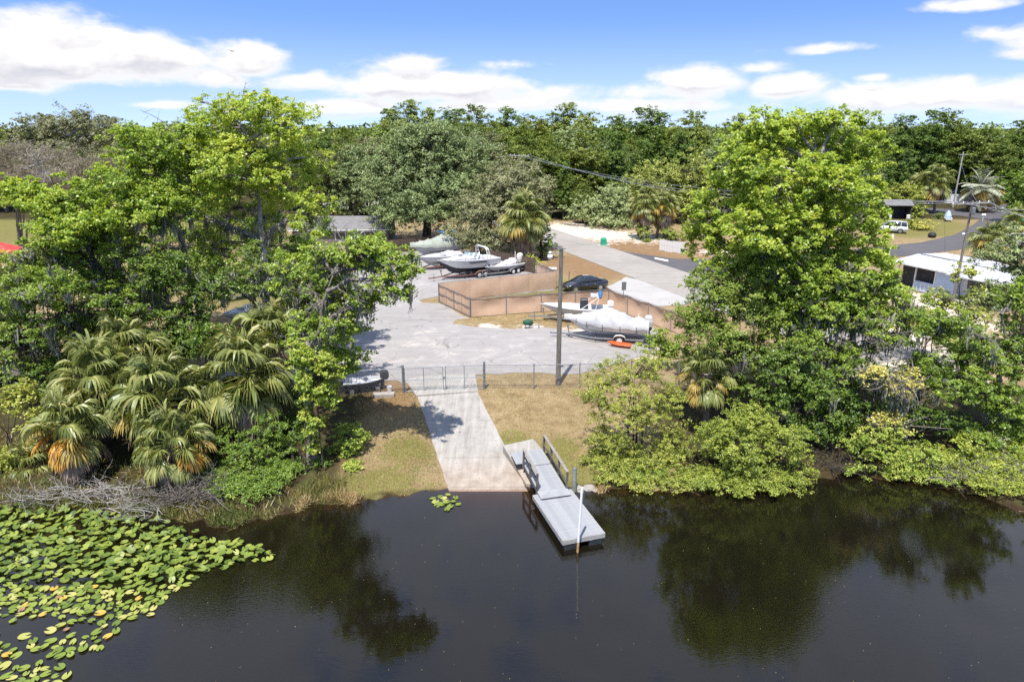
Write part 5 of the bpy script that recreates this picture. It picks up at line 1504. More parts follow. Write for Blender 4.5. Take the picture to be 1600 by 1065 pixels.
# ------------------------------------------------------------------ floating dock, gangway, piles
def build_dock():
    zf = 0.50
    A, B, C, D = at_z(832, 773, zf), at_z(893, 764, zf), at_z(947, 831, zf), at_z(877, 844, zf)
    # true rectangle fitted to the four corners
    mid_a, mid_b = (A + B) / 2, (C + D) / 2
    d = mid_b - mid_a
    Lf = d.length
    rz = math.atan2(d.y, d.x)
    w = 1.86
    r = thing("floating_dock", "grey floating dock lying on the dark water at the end of the gangway", "dock", Vector((mid_a.x, mid_a.y, 0)), rz)
    n = int(Lf / 0.146)
    pm = MB().box((0, 0, 0), (.139, w, .03)).mesh("plank", M["deck"])
    for i in range(n):
        link_mesh("plank", pm, r, ((i + .5) * Lf / n, 0, zf - .015 + random.uniform(-.002, .002)))
    for y, in ((w / 2 + .022,), (-w / 2 - .022,)):
        MB().box((Lf / 2, y, zf - .12), (Lf + .06, .04, .21)).build("side_board", M["deck_side"], r)
    for x in (-.022, Lf + .022):
        MB().box((x, 0, zf - .12), (.04, w, .21)).build("end_board", M["deck_side"], r)
    for x in np.linspace(.55, Lf - .45, 4):
        for y in (-.56, .56):
            mb = MB()
            mb.box((x, y, zf - .43), (.95, .62, .42), taper=.96)
            mb.build("float", M["float_black"], r, bevel=.04)
    # gangway from the landing pad to the float
    G0, G1 = (at_z(803, 706, .86) + at_z(851, 699, .86)) / 2, (at_z(845, 777, zf + .1) + at_z(890, 769, zf + .1)) / 2
    G0.z, G1.z = .84, zf + .075
    dd = G1 - G0
    Lg = dd.length
    rz = math.atan2(dd.y, dd.x)
    pit = -math.atan2(dd.z, math.hypot(dd.x, dd.y))
    wg = 1.36
    g = thing("gangway", "grey sloping gangway with brown handrails leading down to the floating dock", "gangway", G0)
    g.rotation_euler = (0, pit, rz)
    n = int(Lg / .146)
    pm = MB().box((0, 0, 0), (.139, wg, .028)).mesh("plank", M["deck"])
    for i in range(n):
        wide = i < 8
        if wide:
            continue
        link_mesh("plank", pm, g, ((i + .5) * Lg / n, 0, -.014 + random.uniform(-.002, .002)))
    pw = MB().box((0, -.18, 0), (.139, wg + .36, .028)).mesh("plank", M["deck"])
    for i in range(8):
        link_mesh("plank", pw, g, ((i + .5) * Lg / n, 0, -.014))
    for y in (wg / 2 - .04, -wg / 2 + .04):
        MB().box((Lg / 2, y, -.13), (Lg - .1, .05, .19)).build("stringer", M["rail_wood"], g)
    MB().box((Lg - .16, 0, .02), (.62, wg + .12, .012)).build("transition_plate", M["deck"], g)
    MB().box((Lg * .36, 0, .003), (.035, wg * .98, .006)).build("deck_joint", M["dark_trim"], g)
    for side, x0, x1, n_ in ((1, .25, Lg * .90, 4), (-1, Lg * .32, Lg * .86, 3)):
        y = side * (wg / 2 + .03)
        xs = np.linspace(x0, x1, n_)
        for x in xs:
            MB().box((x, y, .36), (.09, .09, 1.08)).build("rail_post", M["rail_wood"], g)
        for xa, xb in zip(xs, xs[1:]):
            MB().box(((xa + xb) / 2, y - side * .06, .45), (xb - xa - .01, .035, .13)).build("mid_rail", M["rail_wood"], g)
            MB().box(((xa + xb) / 2, y, .92), (xb - xa - .01 + .06, .14, .035)).build("cap_rail", M["rail_cap"], g)
    # post on the bank, pipe standing in the water
    p = at_z(897, 760, .25)
    t = thing("mooring_post", "short greenish wooden post on the bank beside the gangway", "post", Vector((p.x, p.y, -.3)))
    mb = MB()
    mb.tube([(0, 0, 0), (0, 0, 1.5)], [.125, .115], 12)
    mb.build("post", M["pile"], t)
    MB().lathe([(.118, 1.49), (.10, 1.56), (.03, 1.6)], (0, 0, 0), 12).build("top", M["galv_dark"], t)
    b, tp = at_z(902.5, 862, 0), at_y(909.5, 761, at_z(902.5, 862, 0).y + .05)
    t = thing("mooring_pipe", "tall thin white pipe standing in the water at the dock corner", "pipe", b)
    v = tp - b
    MB().tube([v * -.5, v * .02], .052, 10).build("submerged_end", M["pvc_stain"], t)
    MB().tube([v * .02, v * .16], .052, 10).build("stained_end", M["pvc_stain"], t)
    MB().tube([v * .16, v], .052, 10).build("pipe", M["pvc"], t)
    # rocks at the water line by the post
    rr = np.random.default_rng(4)
    for i, (px, py, s) in enumerate(((902, 762, .22), (912, 764, .18), (921, 763, .26), (907, 768, .14), (930, 766, .16))):
        q = at_z(px, py, 0)
        t = thing("shore_rock", ("grey rock at the foot of the mooring post", "small rock right of the mooring post", "largest grey rock at the waterline right of the dock", "small wet rock nearest the dock corner", "rightmost small rock at the waterline by the dock")[i], "rock", q)
        bm = bmesh.new()
        bmesh.ops.create_icosphere(bm, subdivisions=2, radius=s)
        for vv in bm.verts:
            vv.co = Vector((vv.co.x * 1.25, vv.co.y, vv.co.z * .7)) * (1 + .22 * math.sin(vv.co.x * 19 + i) * math.cos(vv.co.y * 17 + vv.co.z * 13))
        me = bpy.data.meshes.new("rock")
        bm.to_mesh(me)
        bm.free()
        me.materials.append(M["concrete_old"])
        link_mesh("rock", me, t)


build_dock()


# ------------------------------------------------------------------ utility poles and wires
def insulator(mb, c):
    mb.lathe([(.035, 0), (.05, .05), (.03, .08), (.05, .12), (.02, .17)], c, 8)


def wire(label, pts_list, sag, rad=.012, name="power_line"):
    a = pts_list[0]
    root = thing(name, label, "power line", a)
    for k, (p, q) in enumerate(zip(pts_list, pts_list[1:])):
        pts = []
        for i in range(15):
            t = i / 14
            pts.append(p.lerp(q, t) - a - Vector((0, 0, 4 * sag * t * (1 - t))))
        MB().tube(pts, rad, 5).build("span", M["galv"], root)
    return root


pl = P(872, 601)
t = thing("utility_pole", "weathered wooden pole with a hanging lamp in front of the parking lot", "pole", pl)
ptop = at_y(872.5, 387, pl.y)
hp = ptop.z - pl.z
MB().tube([(0, 0, -.4), (.0, 0, hp * .5), (0.02, 0, hp)], [.165, .145, .118], 12).build("pole", M["pole"], t)
MB().tube([(0, -.05, hp - .35), (-.35, -.08, hp - .28), (-.62, -.1, hp - .30)], .022, 6).build("lamp_arm", M["galv"], t)
lh = MB()
lh.lathe([(.05, .16), (.09, .10), (.10, 0), (.165, -.08), (.175, -.2), (.12, -.30), (.04, -.33)], (-.66, -.1, hp - .36), 14)
lo = lh.build("lamp", M["pvc"], t, True)
MB().lathe([(.11, .05), (.115, -.02)], (-.66, -.1, hp - .34), 12).build("lamp_collar", M["galv_dark"], lo)
MB().beam((-.25, -.1, hp - .12), (.3, -.1, hp - .05), .06, .05).build("bracket", M["galv_dark"], t)
MB().beam((-.16, .1, hp - .5), (.28, .1, hp - .62), .03, .03).build("brace", M["galv_dark"], t)
MB().tube([(.12, -.11, .2), (.10, -.09, hp - .5)], .016, 5).build("conduit", M["galv_dark"], t)

# crossarm pole poking from the big oak, and the wires that cross the road
pa = base_at(812, 100)
top = at_y(812, 243, 100)
t = thing("utility_pole", "pole with a white insulator crossarm rising out of the olive tree", "pole", pa)
hh = top.z - pa.z
MB().tube([(0, 0, -.3), (0, 0, hh + .1)], [.17, .11], 10).build("pole", M["pole"], t)
mb = MB()
mb.beam((-1.5, -.16, hh), (1.3, -.16, hh - .1), .10, .12)
mb.build("crossarm", M["deck_side"], t)
ins = [(-1.35, .1), (-.75, .08), (-.15, .05), (.5, .02), (1.15, 0)]
for x, dz in ins:
    mb = MB()
    insulator(mb, (x, -.16, hh - .02 + dz * .5))
    mb.build("insulator", M["pvc"], t)
pb = base_at(1487, 61)
top2 = at_y(1487, 318, 61)
t2 = thing("utility_pole", "tall grey utility pole rising beside the white metal roof", "pole", pb)
h2 = top2.z - pb.z
MB().tube([(0, 0, -.3), (0, 0, h2 + .25)], [.14, .09], 10).build("pole", M["pole"], t2)
MB().beam((-1.9, -.15, h2 - .05), (1.4, -.15, h2 + .1), .07, .08).build("crossarm", M["deck_side"], t2)
for x in (-1.8, -.9, .5, 1.3):
    mb = MB()
    insulator(mb, (x, -.15, h2 + .06 + x * .045))
    mb.build("insulator", M["pvc"], t2)
MB().lathe([(.14, -.75), (.17, -.7), (.17, -.2), (.10, -.12)], (.0, -.34, h2 - .15), 10).build("transformer", M["galv_dark"], t2)
pc = base_at(1489, 142)
top3 = at_y(1491, 237, 142)
t3 = thing("utility_pole", "thin pale utility pole in front of the far forest by the blue house", "pole", pc)
h3 = top3.z - pc.z
MB().tube([(0, 0, -.3), (0, 0, h3)], [.17, .12], 8).build("pole", M["deck_side"], t3)
MB().beam((-.9, -.12, h3 - .6), (.9, -.12, h3 - .6), .1, .1).build("crossarm", M["deck_side"], t3)
for k, (x, dz) in enumerate(((-1.35, .1), (-.15, .05), (1.15, 0))):
    A_ = pa + Vector((x, -.16, hh + .15 + dz * .5))
    B_ = pb + Vector(((-1.8, -.9, 1.3)[k], -.15, h2 + .2))
    wire(("uppermost power line sloping over the road toward the right trees", "middle power line sloping over the road toward the right trees", "lowest power line sloping over the road toward the right trees")[k], [A_, B_], 1.5 + .5 * k, .022)
for k, x in enumerate((-1.8, -.9, 1.3)):
    B_ = pb + Vector((x, -.15, h2 + .2))
    q = at_y(1660, 326 + 12 * k, 58)
    wire(("upper power line leaving the right frame edge", "middle power line leaving the right frame edge", "lower power line leaving the right frame edge")[k], [B_, q], .35, .022)
wire("thin service line running from the street pole to the far pale pole", [pb + Vector((.5, 0, h2)), pc + Vector((-.5, 0, h3 - .6))], .8, .014)
# ------------------------------------------------------------------ mirrored lofts
def mloft(stations, cap=True):
    """stations: (x, [(y, z), ...]) half profiles from the keel or floor line up; mirrored about y=0."""
    mb = MB()
    secs = []
    for x, prof in stations:
        secs.append([(x, -y, z) for y, z in reversed(prof)] + [(x, y, z) for y, z in prof])
    n, k = len(secs[0]), len(secs)
    vs = [p for s in secs for p in s]
    fs = []
    for i in range(k - 1):
        for j in range(n - 1):
            a = i * n + j
            fs.append((a, a + 1, a + n + 1, a + n))
    if cap:
        fs.append(tuple(range(n))[::-1])
        fs.append(tuple(range((k - 1) * n, k * n)))
    mb.add(vs, fs)
    return mb


def wheel(parent, x, y, r, w, rim="chrome"):
    prof = [(r * .62, -w / 2), (r * .94, -w / 2), (r, -w * .3), (r, w * .3), (r * .94, w / 2), (r * .62, w / 2)]
    mb = MB()
    mb.lathe(prof, (0, 0, 0), 18)
    o = mb.build("wheel", M["black"], parent, True, loc=(x, y, r))
    o.rotation_euler = (PI / 2, 0, 0)
    m2 = MB()
    m2.lathe([(r * .64, -w * .52), (r * .5, -w * .5), (r * .12, -w * .56), (r * .12, w * .56), (r * .5, w * .5), (r * .64, w * .52)], (0, 0, 0), 12)
    m2.build("rim", M[rim], o)
    return o


def hull_half(L, B, Hs, rise, t):
    b = B / 2 * (1 - max(0, (t - .42) / .58) ** 2.3 * .985) * (.93 + .07 * min(1, t / .3))
    zs = Hs + rise * t * t
    zk = zs * .92 * max(0, (t - .68) / .32) ** 2.2
    zc = zk + (zs - zk) * (.36 + .12 * t)
    bc = b * (.86 - .2 * t * t)
    return b, bc, zk, zc, zs


def boat(name, label, loc, rz, L, B, Hs=.85, rise=.35, z=.55, hull="white_gel", bottom=None, cover=None, inside="offwhite", deck=None, group=None, n=14, motor=None, pitch=0.0):
    r = thing(name, label, "boat", Vector(loc) + Vector((0, 0, z)), rz, group)
    r.rotation_euler = (0, pitch, rz)
    ts = np.linspace(0, 1, n)
    low, up, cock = [], [], []
    for t in ts:
        b, bc, zk, zc, zs = hull_half(L, B, Hs, rise, t)
        x = (t - .5) * L
        low.append((x + .05 * L * (t > .99), [(0, zk), (bc * .55, zk + (zc - zk) * .62), (bc, zc)]))
        up.append((x + .05 * L * (t > .99), [(bc + .002, zc), (b, zs - .10), (b + .03, zs - .05), (b, zs)]))
    mloft(low).build("bottom", M[bottom or hull], r, True)
    mb = MB()
    for sgn in (-1, 1):
        vs = [(x, sgn * y, zz) for x, pr in up for y, zz in pr]
        m = 4
        fs = [(i * m + j, i * m + j + 1, (i + 1) * m + j + 1, (i + 1) * m + j) for i in range(n - 1) for j in range(m - 1)]
        mb.add(vs, fs)
    x0, p0 = up[0]
    mb.add([(x0, -y, zz) for y, zz in reversed(p0)] + [(x0, y, zz) for y, zz in p0], [tuple(range(8))])
    mb.build("hull", M[hull], r)
    # inside: gunwale cap, side walls, sole, foredeck
    fd = deck if deck is not None else .68
    mb = MB()
    cap_, wall = [], []
    for t in ts:
        b, bc, zk, zc, zs = hull_half(L, B, Hs, rise, t)
        x = (t - .5) * L
        inner = max(.01, b - .14)
        zf = zs - .03 if t > fd else zc + .12
        cap_.append((x, b + .01, inner, zs, zf))
    for sgn in (-1, 1):
        vs = []
        for x, b, i_, zs, zf in cap_:
            vs += [(x, sgn * b, zs + .012), (x, sgn * i_, zs + .018), (x, sgn * i_ * .96, zf), (x, 0, zf)]
        fs = [(i * 4 + j, i * 4 + j + 1, (i + 1) * 4 + j + 1, (i + 1) * 4 + j) for i in range(n - 1) for j in range(3)]
        mb.add(vs, fs)
    mb.build("deck", M[inside], r)
    if motor:
        outboard(r, -L / 2, Hs, motor)
    return r


def outboard(r, x, Hs, mat):
    mb = MB()
    mb.loft([[(x - .10 - .26 * s, -.17 * k, z), (x - .10 - .26 * s, .17 * k, z), (x - .10 + .30 * s, .15 * k, z), (x - .10 + .30 * s, -.15 * k, z)] for z, s, k in ((Hs - .05, .55, .7), (Hs + .12, 1, 1), (Hs + .42, .95, .95), (Hs + .56, .6, .6))])
    o = mb.build("outboard_motor", M[mat], r, bevel=.02)
    mb = MB()
    mb.beam((x - .16, 0, Hs - .02), (x - .22, 0, -.12), .12, .22)
    mb.lathe([(.04, 0), (.06, .1), (.05, .34)], (x - .26, 0, -.18), 8)
    mb.build("motor_leg", M["dark_trim"], o)


def boat_cover(r, L, B, Hs, rise, mat, peaks, skirt=.22, seed=1, n=34):
    """Tarpaulin stretched over the boat: height profile along the boat with wrinkles and a hem."""
    rng = np.random.default_rng(seed)
    st = []
    for t in np.linspace(-.012, 1.0, n):
        tt = min(1, max(0, t))
        b, bc, zk, zc, zs = hull_half(L, B, Hs, rise, tt)
        h = float(np.interp(tt, [p[0] for p in peaks], [p[1] for p in peaks]))
        w = .085 * math.sin(t * 37 + seed) + .05 * math.sin(t * 71)
        x = (t - .5) * L + (.06 * L if t > .97 else 0)
        pts = [(b + .09, zs - skirt + .05 * math.sin(t * 29)), (b + .09, zs + .02), (b * .72, zs + h * .46 + w * .6), (b * .36, zs + h * .86 + w), (b * .10, zs + h), (0, zs + h * 1.01)]
        st.append((x, pts))
    mb = MB()
    k = len(st)
    for sgn in (-1, 1):
        vs = [(x, sgn * y, z + (rng.normal() * .035 if 1 < j < 5 else 0)) for x, pr in st for j, (y, z) in enumerate(pr)]
        fs = [(i * 6 + j, i * 6 + j + 1, (i + 1) * 6 + j + 1, (i + 1) * 6 + j) for i in range(k - 1) for j in range(5)]
        mb.add(vs, fs)
    x0, p0 = st[0]
    mb.add([(x0, -y, z) for y, z in p0] + [(x0, y, z) for y, z in reversed(p0)], [tuple(range(12))])
    return mb.build("cover", M[mat], r, True)


def boat_trailer(label, loc, rz, L, B, z=.5, axles=1, mat="trailer", fender=None, group=None):
    r = thing("boat_trailer", label, "trailer", loc, rz, group)
    w = B * .42
    mb = MB()
    for s in (-1, 1):
        mb.beam((-L * .46, s * w, z - .06), (L * .18, s * w, z - .06), .07, .11)
        mb.beam((L * .18, s * w, z - .06), (L * .50, s * .06, z - .10), .07, .11)
    for x in (-.44, -.2, .15):
        mb.beam((L * x, -w, z - .07), (L * x, w, z - .07), .06, .08)
    mb.beam((L * .46, 0, z - .10), (L * .74, 0, z - .12), .08, .11)
    mb.build("frame", M[mat], r)
    mb = MB()
    for s in (-1, 1):
        mb.beam((-L * .44, s * w * .55, z + .08), (L * .2, s * w * .55, z + .10), .09, .05)
        for x in (-.4, -.1, .14):
            mb.beam((L * x, s * w * .55, z - .08), (L * x, s * w * .55, z + .07), .04, .04)
    mb.build("bunk", M["rail_wood"], r)
    xs = (-L * .16,) if axles == 1 else (-L * .10, -L * .10 - .78)
    for x in xs:
        for s in (-1, 1):
            wheel(r, x, s * (w + .17), .33, .2, "offwhite")
        MB().tube([(x, -w - .15, .33), (x, w + .15, .33)], .03, 6).build("axle", M["galv_dark"], r)
    for s in (-1, 1):
        mb = MB()
        xm = sum(xs) / len(xs)
        ext = .46 + .39 * (len(xs) - 1)
        arc = [(xm + ext * math.cos(a), .36 + .38 * max(0, math.sin(a)) ** .6) for a in np.linspace(0, PI, 11)]
        vs = []
        for x, zz in arc:
            vs += [(x, s * (w + .05), zz), (x, s * (w + .30), zz), (x, s * (w + .30), zz + .03), (x, s * (w + .05), zz + .03)]
        fs = [(i * 4 + j, i * 4 + (j + 1) % 4, (i + 1) * 4 + (j + 1) % 4, (i + 1) * 4 + j) for i in range(10) for j in range(4)]
        mb.add(vs, fs)
        mb.build("fender", M[fender or mat], r)
    mb = MB()
    mb.tube([(L * .66, .09, .06), (L * .66, .09, z + .35)], .03, 8).tube([(L * .66, .09, z + .33), (L * .66, .26, z + .33)], .015, 6)
    mb.box((L * .66, .09, .03), (.16, .14, .05))
    mb.build("jack", M["galv"], r)
    mb = MB()
    mb.beam((L * .50, 0, z - .1), (L * .53, 0, z + .62), .07, .07)
    mb.box((L * .52, 0, z + .55), (.16, .16, .14))
    mb.build("winch_post", M["galv_dark"], r)
    MB().lathe([(.045, 0), (.06, .05), (.04, .10)], (L * .75, 0, z - .14), 8).build("coupler", M["galv_dark"], r)
    return r


def heading(bow_px, stern_px):
    a, b = P(*bow_px), P(*stern_px)
    m = (a + b) / 2
    d = a - b
    return m, math.atan2(d.y, d.x), d.length


ZL = Vector((0, 0, .025))
# --- white covered boat by the pole
m, rz, ln = heading((893, 528), (1006, 534))
m = m + ZL
boat_trailer("trailer with a white fender under the white covered boat", m, rz, 6.0, 2.3, .44, 1, fender="offwhite")
r = boat("covered_boat", "large boat under a white tarpaulin with black tie straps by the wooden pole", m, rz, 6.1, 2.3, .98, .30, .52, "offwhite", "offwhite")
boat_cover(r, 6.1, 2.3, .98, .30, "cover_white", [(0, .32), (.10, .38), (.2, .30), (.34, .75), (.46, .95), (.58, .90), (.72, .52), (.88, .22), (1, .05)], .26, 3)
cw = MB()
cw.loft([[(-3.05 - .36 * s, -.36 * k, z), (-3.05 - .36 * s, .36 * k, z), (-3.05 + .3 * s, .36 * k, z), (-3.05 + .3 * s, -.36 * k, z)] for z, s, k in ((.75, .9, .9), (1.15, 1, 1), (1.5, .85, .8), (1.62, .4, .4))])
cw.build("motor_cover", M["cover_white"], r, bevel=.03)
for t in (.14, .34, .56, .76, .9):
    b, bc, zk, zc, zs = hull_half(6.1, 2.3, .98, .30, t)
    for s in (-1, 1):
        x = (t - .5) * 6.1
        mb = MB()
        mb.beam((x, s * (b + .11), zs - .05), (x, s * (b + .10), zs - .30), .045, .014).beam((x, s * (b + .10), zs - .30), (x, s * (bc + .06), zc - .02), .045, .014)
        mb.build("strap", M["dark_trim"], r)
MB().box((0, -1.185, .62), (4.6, .02, .05)).build("rub_stripe", M["grey_hull"], r)
MB().tube([(-2.3, -1.25, .1), (-2.3, -1.25, 1.35)], .03, 6).build("guide_pole", M["pvc"], r)
outboard(r, -3.0, .45, "dark_trim")
# --- open white skiff behind it
m, rz, ln = heading((852, 501), (948, 503))
m = m + ZL + Vector((0, 0, 0))
boat_trailer("galvanised trailer carrying the open white skiff", m, rz, 5.4, 2.0, .5, 1)
r = boat("open_skiff", "open white skiff with a blue folded canopy behind the covered boat", m, rz, 5.6, 2.0, .62, .30, .62, "white_gel", "offwhite", deck=.6)
MB().box((-.65, 0, .95), (.75, .75, .85), taper=.85).build("console", M["dark_trim"], r, bevel=.05)
mb = MB()
for s in (-1, 1):
    mb.tube([(-.4, s * .8, .65), (-1.9, s * .82, 1.75)], .025, 6)
    mb.tube([(-1.6, s * .8, .65), (-1.9, s * .82, 1.75)], .025, 6)
mb.build("canopy_frame", M["pvc"], r)
mb = MB()
mb.tube([(-1.95, -.95, 1.72), (-1.98, -.5, 1.86), (-2.0, 0, 1.92), (-1.98, .5, 1.86), (-1.95, .95, 1.72)], [.10, .17, .19, .17, .10], 8)
mb.build("canopy_roll", M["blue"], r, True)
MB().box((-1.55, 0, 1.68), (.75, 1.3, .08)).build("canopy_top", M["cover_white"], r, bevel=.03)
outboard(r, -2.8, .7, "offwhite")
# --- green covered bundle on a trailer tongue
p = P(825, 513)
r = thing("covered_winch", "dark green covered motor on a little stand at the trailer tongue by the lawn edge", "cover", p + ZL)
mb = MB()
mb.lathe([(.05, .28), (.36, .30), (.44, .42), (.42, .60), (.26, .72), (.05, .75)], (0, 0, 0), 12, squash=.6)
mb.build("cover", M["green_cover"], r, True)
mb = MB()
mb.tube([(.1, 0, 0), (.1, 0, .35)], .03, 6).tube([(-.2, 0, 0), (-.2, 0, .32)], .03, 6).beam((.1, 0, .2), (.95, .02, .28), .06, .06).box((.9, 0, .14), (.1, .1, .3))
mb.build("stand", M["galv"], r)
# --- orange kayak
m, rz, ln = heading((952, 541), (984, 544))
r = boat("small_kayak", "short orange plastic kayak lying by the trailer wheel of the covered boat", m + ZL, rz, 1.7, .6, .26, .12, .02, "orange", "orange", inside="orange", deck=.75)
# --- cruiser
m, rz, ln = heading((690, 438), (772, 427))
m = m + ZL
print("cruiser len", ln, "covered", heading((893, 527), (1006, 536))[2])
boat_trailer("tandem trailer under the big white cruiser", m, rz, 6.6, 2.5, .5, 2, "rusty")
r = boat("cabin_cruiser", "big white cabin cruiser with a radar arch and dark hull bottom beside the tan fence", m, rz, 7.0, 2.6, 1.45, .30, .52, "white_gel", "dark_trim", deck=.45)
st = []
for t, h, k in ((.44, .34, .80), (.52, .42, .80), (.62, .36, .74), (.74, .25, .62), (.86, .12, .45), (.95, .03, .2)):
    b, bc, zk, zc, zs = hull_half(7, 2.6, 1.45, .3, t)
    st.append(((t - .5) * 7, [(b * k + .08, zs - .02), (b * k, zs + h * .7), (b * k * .6, zs + h), (0, zs + h * 1.05)]))
mloft(st).build("cabin", M["white_gel"], r, True)
mb = MB()
for s in (-1, 1):
    mb.add([(.55, s * 1.28, 1.30), (-1.6, s * 1.30, 1.26), (-1.75, s * 1.31, 1.12), (.2, s * 1.29, 1.14)], [(0, 1, 2, 3)])
for q in mb.v and [0]:
    pass
vs = []
for s in (-1, 1):
    base = [(.75, s * 1.335, 1.32), (-1.5, s * 1.345, 1.30), (-1.7, s * 1.345, 1.14), (.35, s * 1.335, 1.16)]
    MB().add(base + [(x, y * .985, z) for x, y, z in base], [(0, 1, 2, 3), (7, 6, 5, 4), (0, 4, 5, 1), (1, 5, 6, 2), (2, 6, 7, 3), (3, 7, 4, 0)]).build("side_window", M["glass"], r)
for x in (.9, 1.7):
    MB().box((x, 0, 1.93 - (x - .9) * .22), (.42, .42, .05)).build("deck_hatch", M["glass"], r)
# wrap round windscreen with frame
wpts = [(-.55, 1.05), (.05, .98), (.42, .55), (.50, 0), (.42, -.55), (.05, -.98), (-.55, -1.05)]
mb = MB()
vs = []
for x, y in wpts:
    vs += [(x, y, 1.75), (x - .38, y * .84, 2.22), (x - .40, y * .84, 2.22), (x - .02, y * .985, 1.75)]
fs = [(i * 4 + j, i * 4 + (j + 1) % 4, (i + 1) * 4 + (j + 1) % 4, (i + 1) * 4 + j) for i in range(6) for j in range(4)]
mb.add(vs, fs)
o = mb.build("windscreen", M["clear_glass"], r)
mb = MB()
mb.tube([(x - .39, y * .84, 2.23) for x, y in wpts], .025, 5)
for x, y in wpts:
    mb.tube([(x, y, 1.74), (x - .39, y * .84, 2.23)], .022, 5)
mb.build("windscreen_frame", M["chrome"], o)
mb = MB()
for xo in (0, .42):
    mb.tube([(-2.2 + xo, 1.2, 1.5), (-1.95 + xo * .6, 1.12, 2.5), (-1.85 + xo * .6, .85, 2.72), (-1.85 + xo * .6, -.85, 2.72), (-1.95 + xo * .6, -1.12, 2.5), (-2.2 + xo, -1.2, 1.5)], .055, 7)
for s in (-1, 1):
    for k in (.3, .6, .9):
        mb.tube([(-2.2 + .25 * k, s * (1.2 - .08 * k), 1.5 + k), (-2.2 + .25 * k + .42 - .17 * k, s * (1.2 - .08 * k), 1.5 + k)], .035, 6)
for y in (-.6, 0, .6):
    mb.tube([(-1.85, y, 2.72), (-1.6, y, 2.72)], .035, 6)
mb.build("radar_arch", M["white_gel"], r)
mb = MB()
rail = [(.9, .95), (1.7, .86), (2.6, .62), (3.35, .2), (3.35, -.2), (2.6, -.62), (1.7, -.86), (.9, -.95)]
mb.tube([(x, y, 2.32 - .05 * (3.4 - x)) for x, y in rail], .018, 5)
for x, y in rail:
    mb.tube([(x, y * 1.08, 1.6), (x, y, 2.32 - .05 * (3.4 - x))], .014, 4)
mb.build("bow_rail", M["chrome"], r)
MB().box((-1.2, .55, 1.55), (.55, .6, .7), taper=.85).build("helm_seat", M["offwhite"], r, bevel=.05)
MB().box((-2.9, 0, 1.30), (.7, 2.0, .4)).build("rear_bench", M["offwhite"], r, bevel=.06)
MB().box((-3.75, 0, .62), (.6, 1.9, .10)).build("swim_platform", M["offwhite"], r, bevel=.02)
mb = MB()
mb.lathe([(.28, .1), (.30, .5), (.2, .62)], (-3.62, 0, -.1), 10)
mb.build("stern_drive", M["dark_trim"], r)
MB().box((0, 0, 0), (.0001, .0001, .0001)) if False else None
# --- bay boat with covered motor
m, rz, ln = heading((746, 436), (826, 420))
m = m + ZL
boat_trailer("low trailer carrying the small fishing boat by the cruiser", m, rz, 5.0, 1.9, .45, 2)
r = boat("fishing_boat", "low fishing boat with grey tarpaulins and a covered motor beside the cruiser's stern", m, rz, 5.2, 1.9, .5, .2, .5, "green_cover" if False else "grey_hull", "grey_hull", deck=.62)
mb = MB()
for i, (x, s, h) in enumerate(((1.0, .5, .35), (.3, .7, .5), (-.6, .75, .55), (-1.4, .7, .6))):
    mb.lathe([(s * 1.0, .0), (s * .95, h * .5), (s * .55, h * .85 + .05 * i), (.05, h)], (x, .1 * (-1) ** i, .42), 10, squash=.95)
mb.build("tarpaulin", M["cover_grey"], r, True)
mb = MB()
mb.lathe([(.24, 0), (.40, .25), (.44, .75), (.34, 1.02), (.1, 1.12)], (-2.55, 0, .45), 12, squash=.8)
mb.build("motor_cover", M["cover_grey"], r, True)
MB().tube([(-1.1, .7, .5), (-1.1, .7, 2.0)], .04, 6).build("light_pole", M["pvc"], r)
mb = MB()
mb.beam((2.3, .1, .62), (1.1, .1, .8), .05, .05).lathe([(.09, 0), (.1, .3), (.05, .36)], (2.35, .1, .6), 8)
mb.build("trolling_motor", M["dark_trim"], r)
# --- white runabout behind the cruiser
m, rz, ln = heading((655, 424), (722, 414))
m = m + ZL
boat_trailer("rusty trailer under the white runabout", m, rz, 5.2, 2.1, .45, 1, "rusty")
r = boat("runabout", "white runabout with its bow behind the big cruiser", m, rz, 5.6, 2.1, .95, .25, .5, "white_gel", "rusty" if False else "grey_hull", deck=.45)
st = []
for t, h in ((.45, .22), (.6, .20), (.8, .12), (.97, .02)):
    b, bc, zk, zc, zs = hull_half(5.6, 2.1, .95, .25, t)
    st.append(((t - .5) * 5.6, [(b * .9, zs), (b * .5, zs + h), (0, zs + h * 1.1)]))
mloft(st).build("foredeck", M["white_gel"], r, True)
boat_cover(r, 3.2, 1.9, .98, .05, "cover_grey", [(0, .15), (.5, .5), (.9, .2), (1, .1)], .05, 5, 16).location = (-1.1, 0, 0)
# --- sage covered boat
m, rz, ln = heading((646, 408), (716, 399))
m = m + ZL
boat_trailer("trailer under the sage green covered boat", m, rz, 6.0, 2.3, .5, 1)
r = boat("covered_boat", "grey boat under a sage green cover at the back of the boat yard", m, rz, 6.6, 2.4, 1.15, .35, .6, "grey_hull", "grey_hull")
boat_cover(r, 6.6, 2.4, 1.15, .35, "cover_sage", [(0, .55), (.2, 1.0), (.36, 1.15), (.5, .75), (.75, .45), (1, .1)], .35, 9)
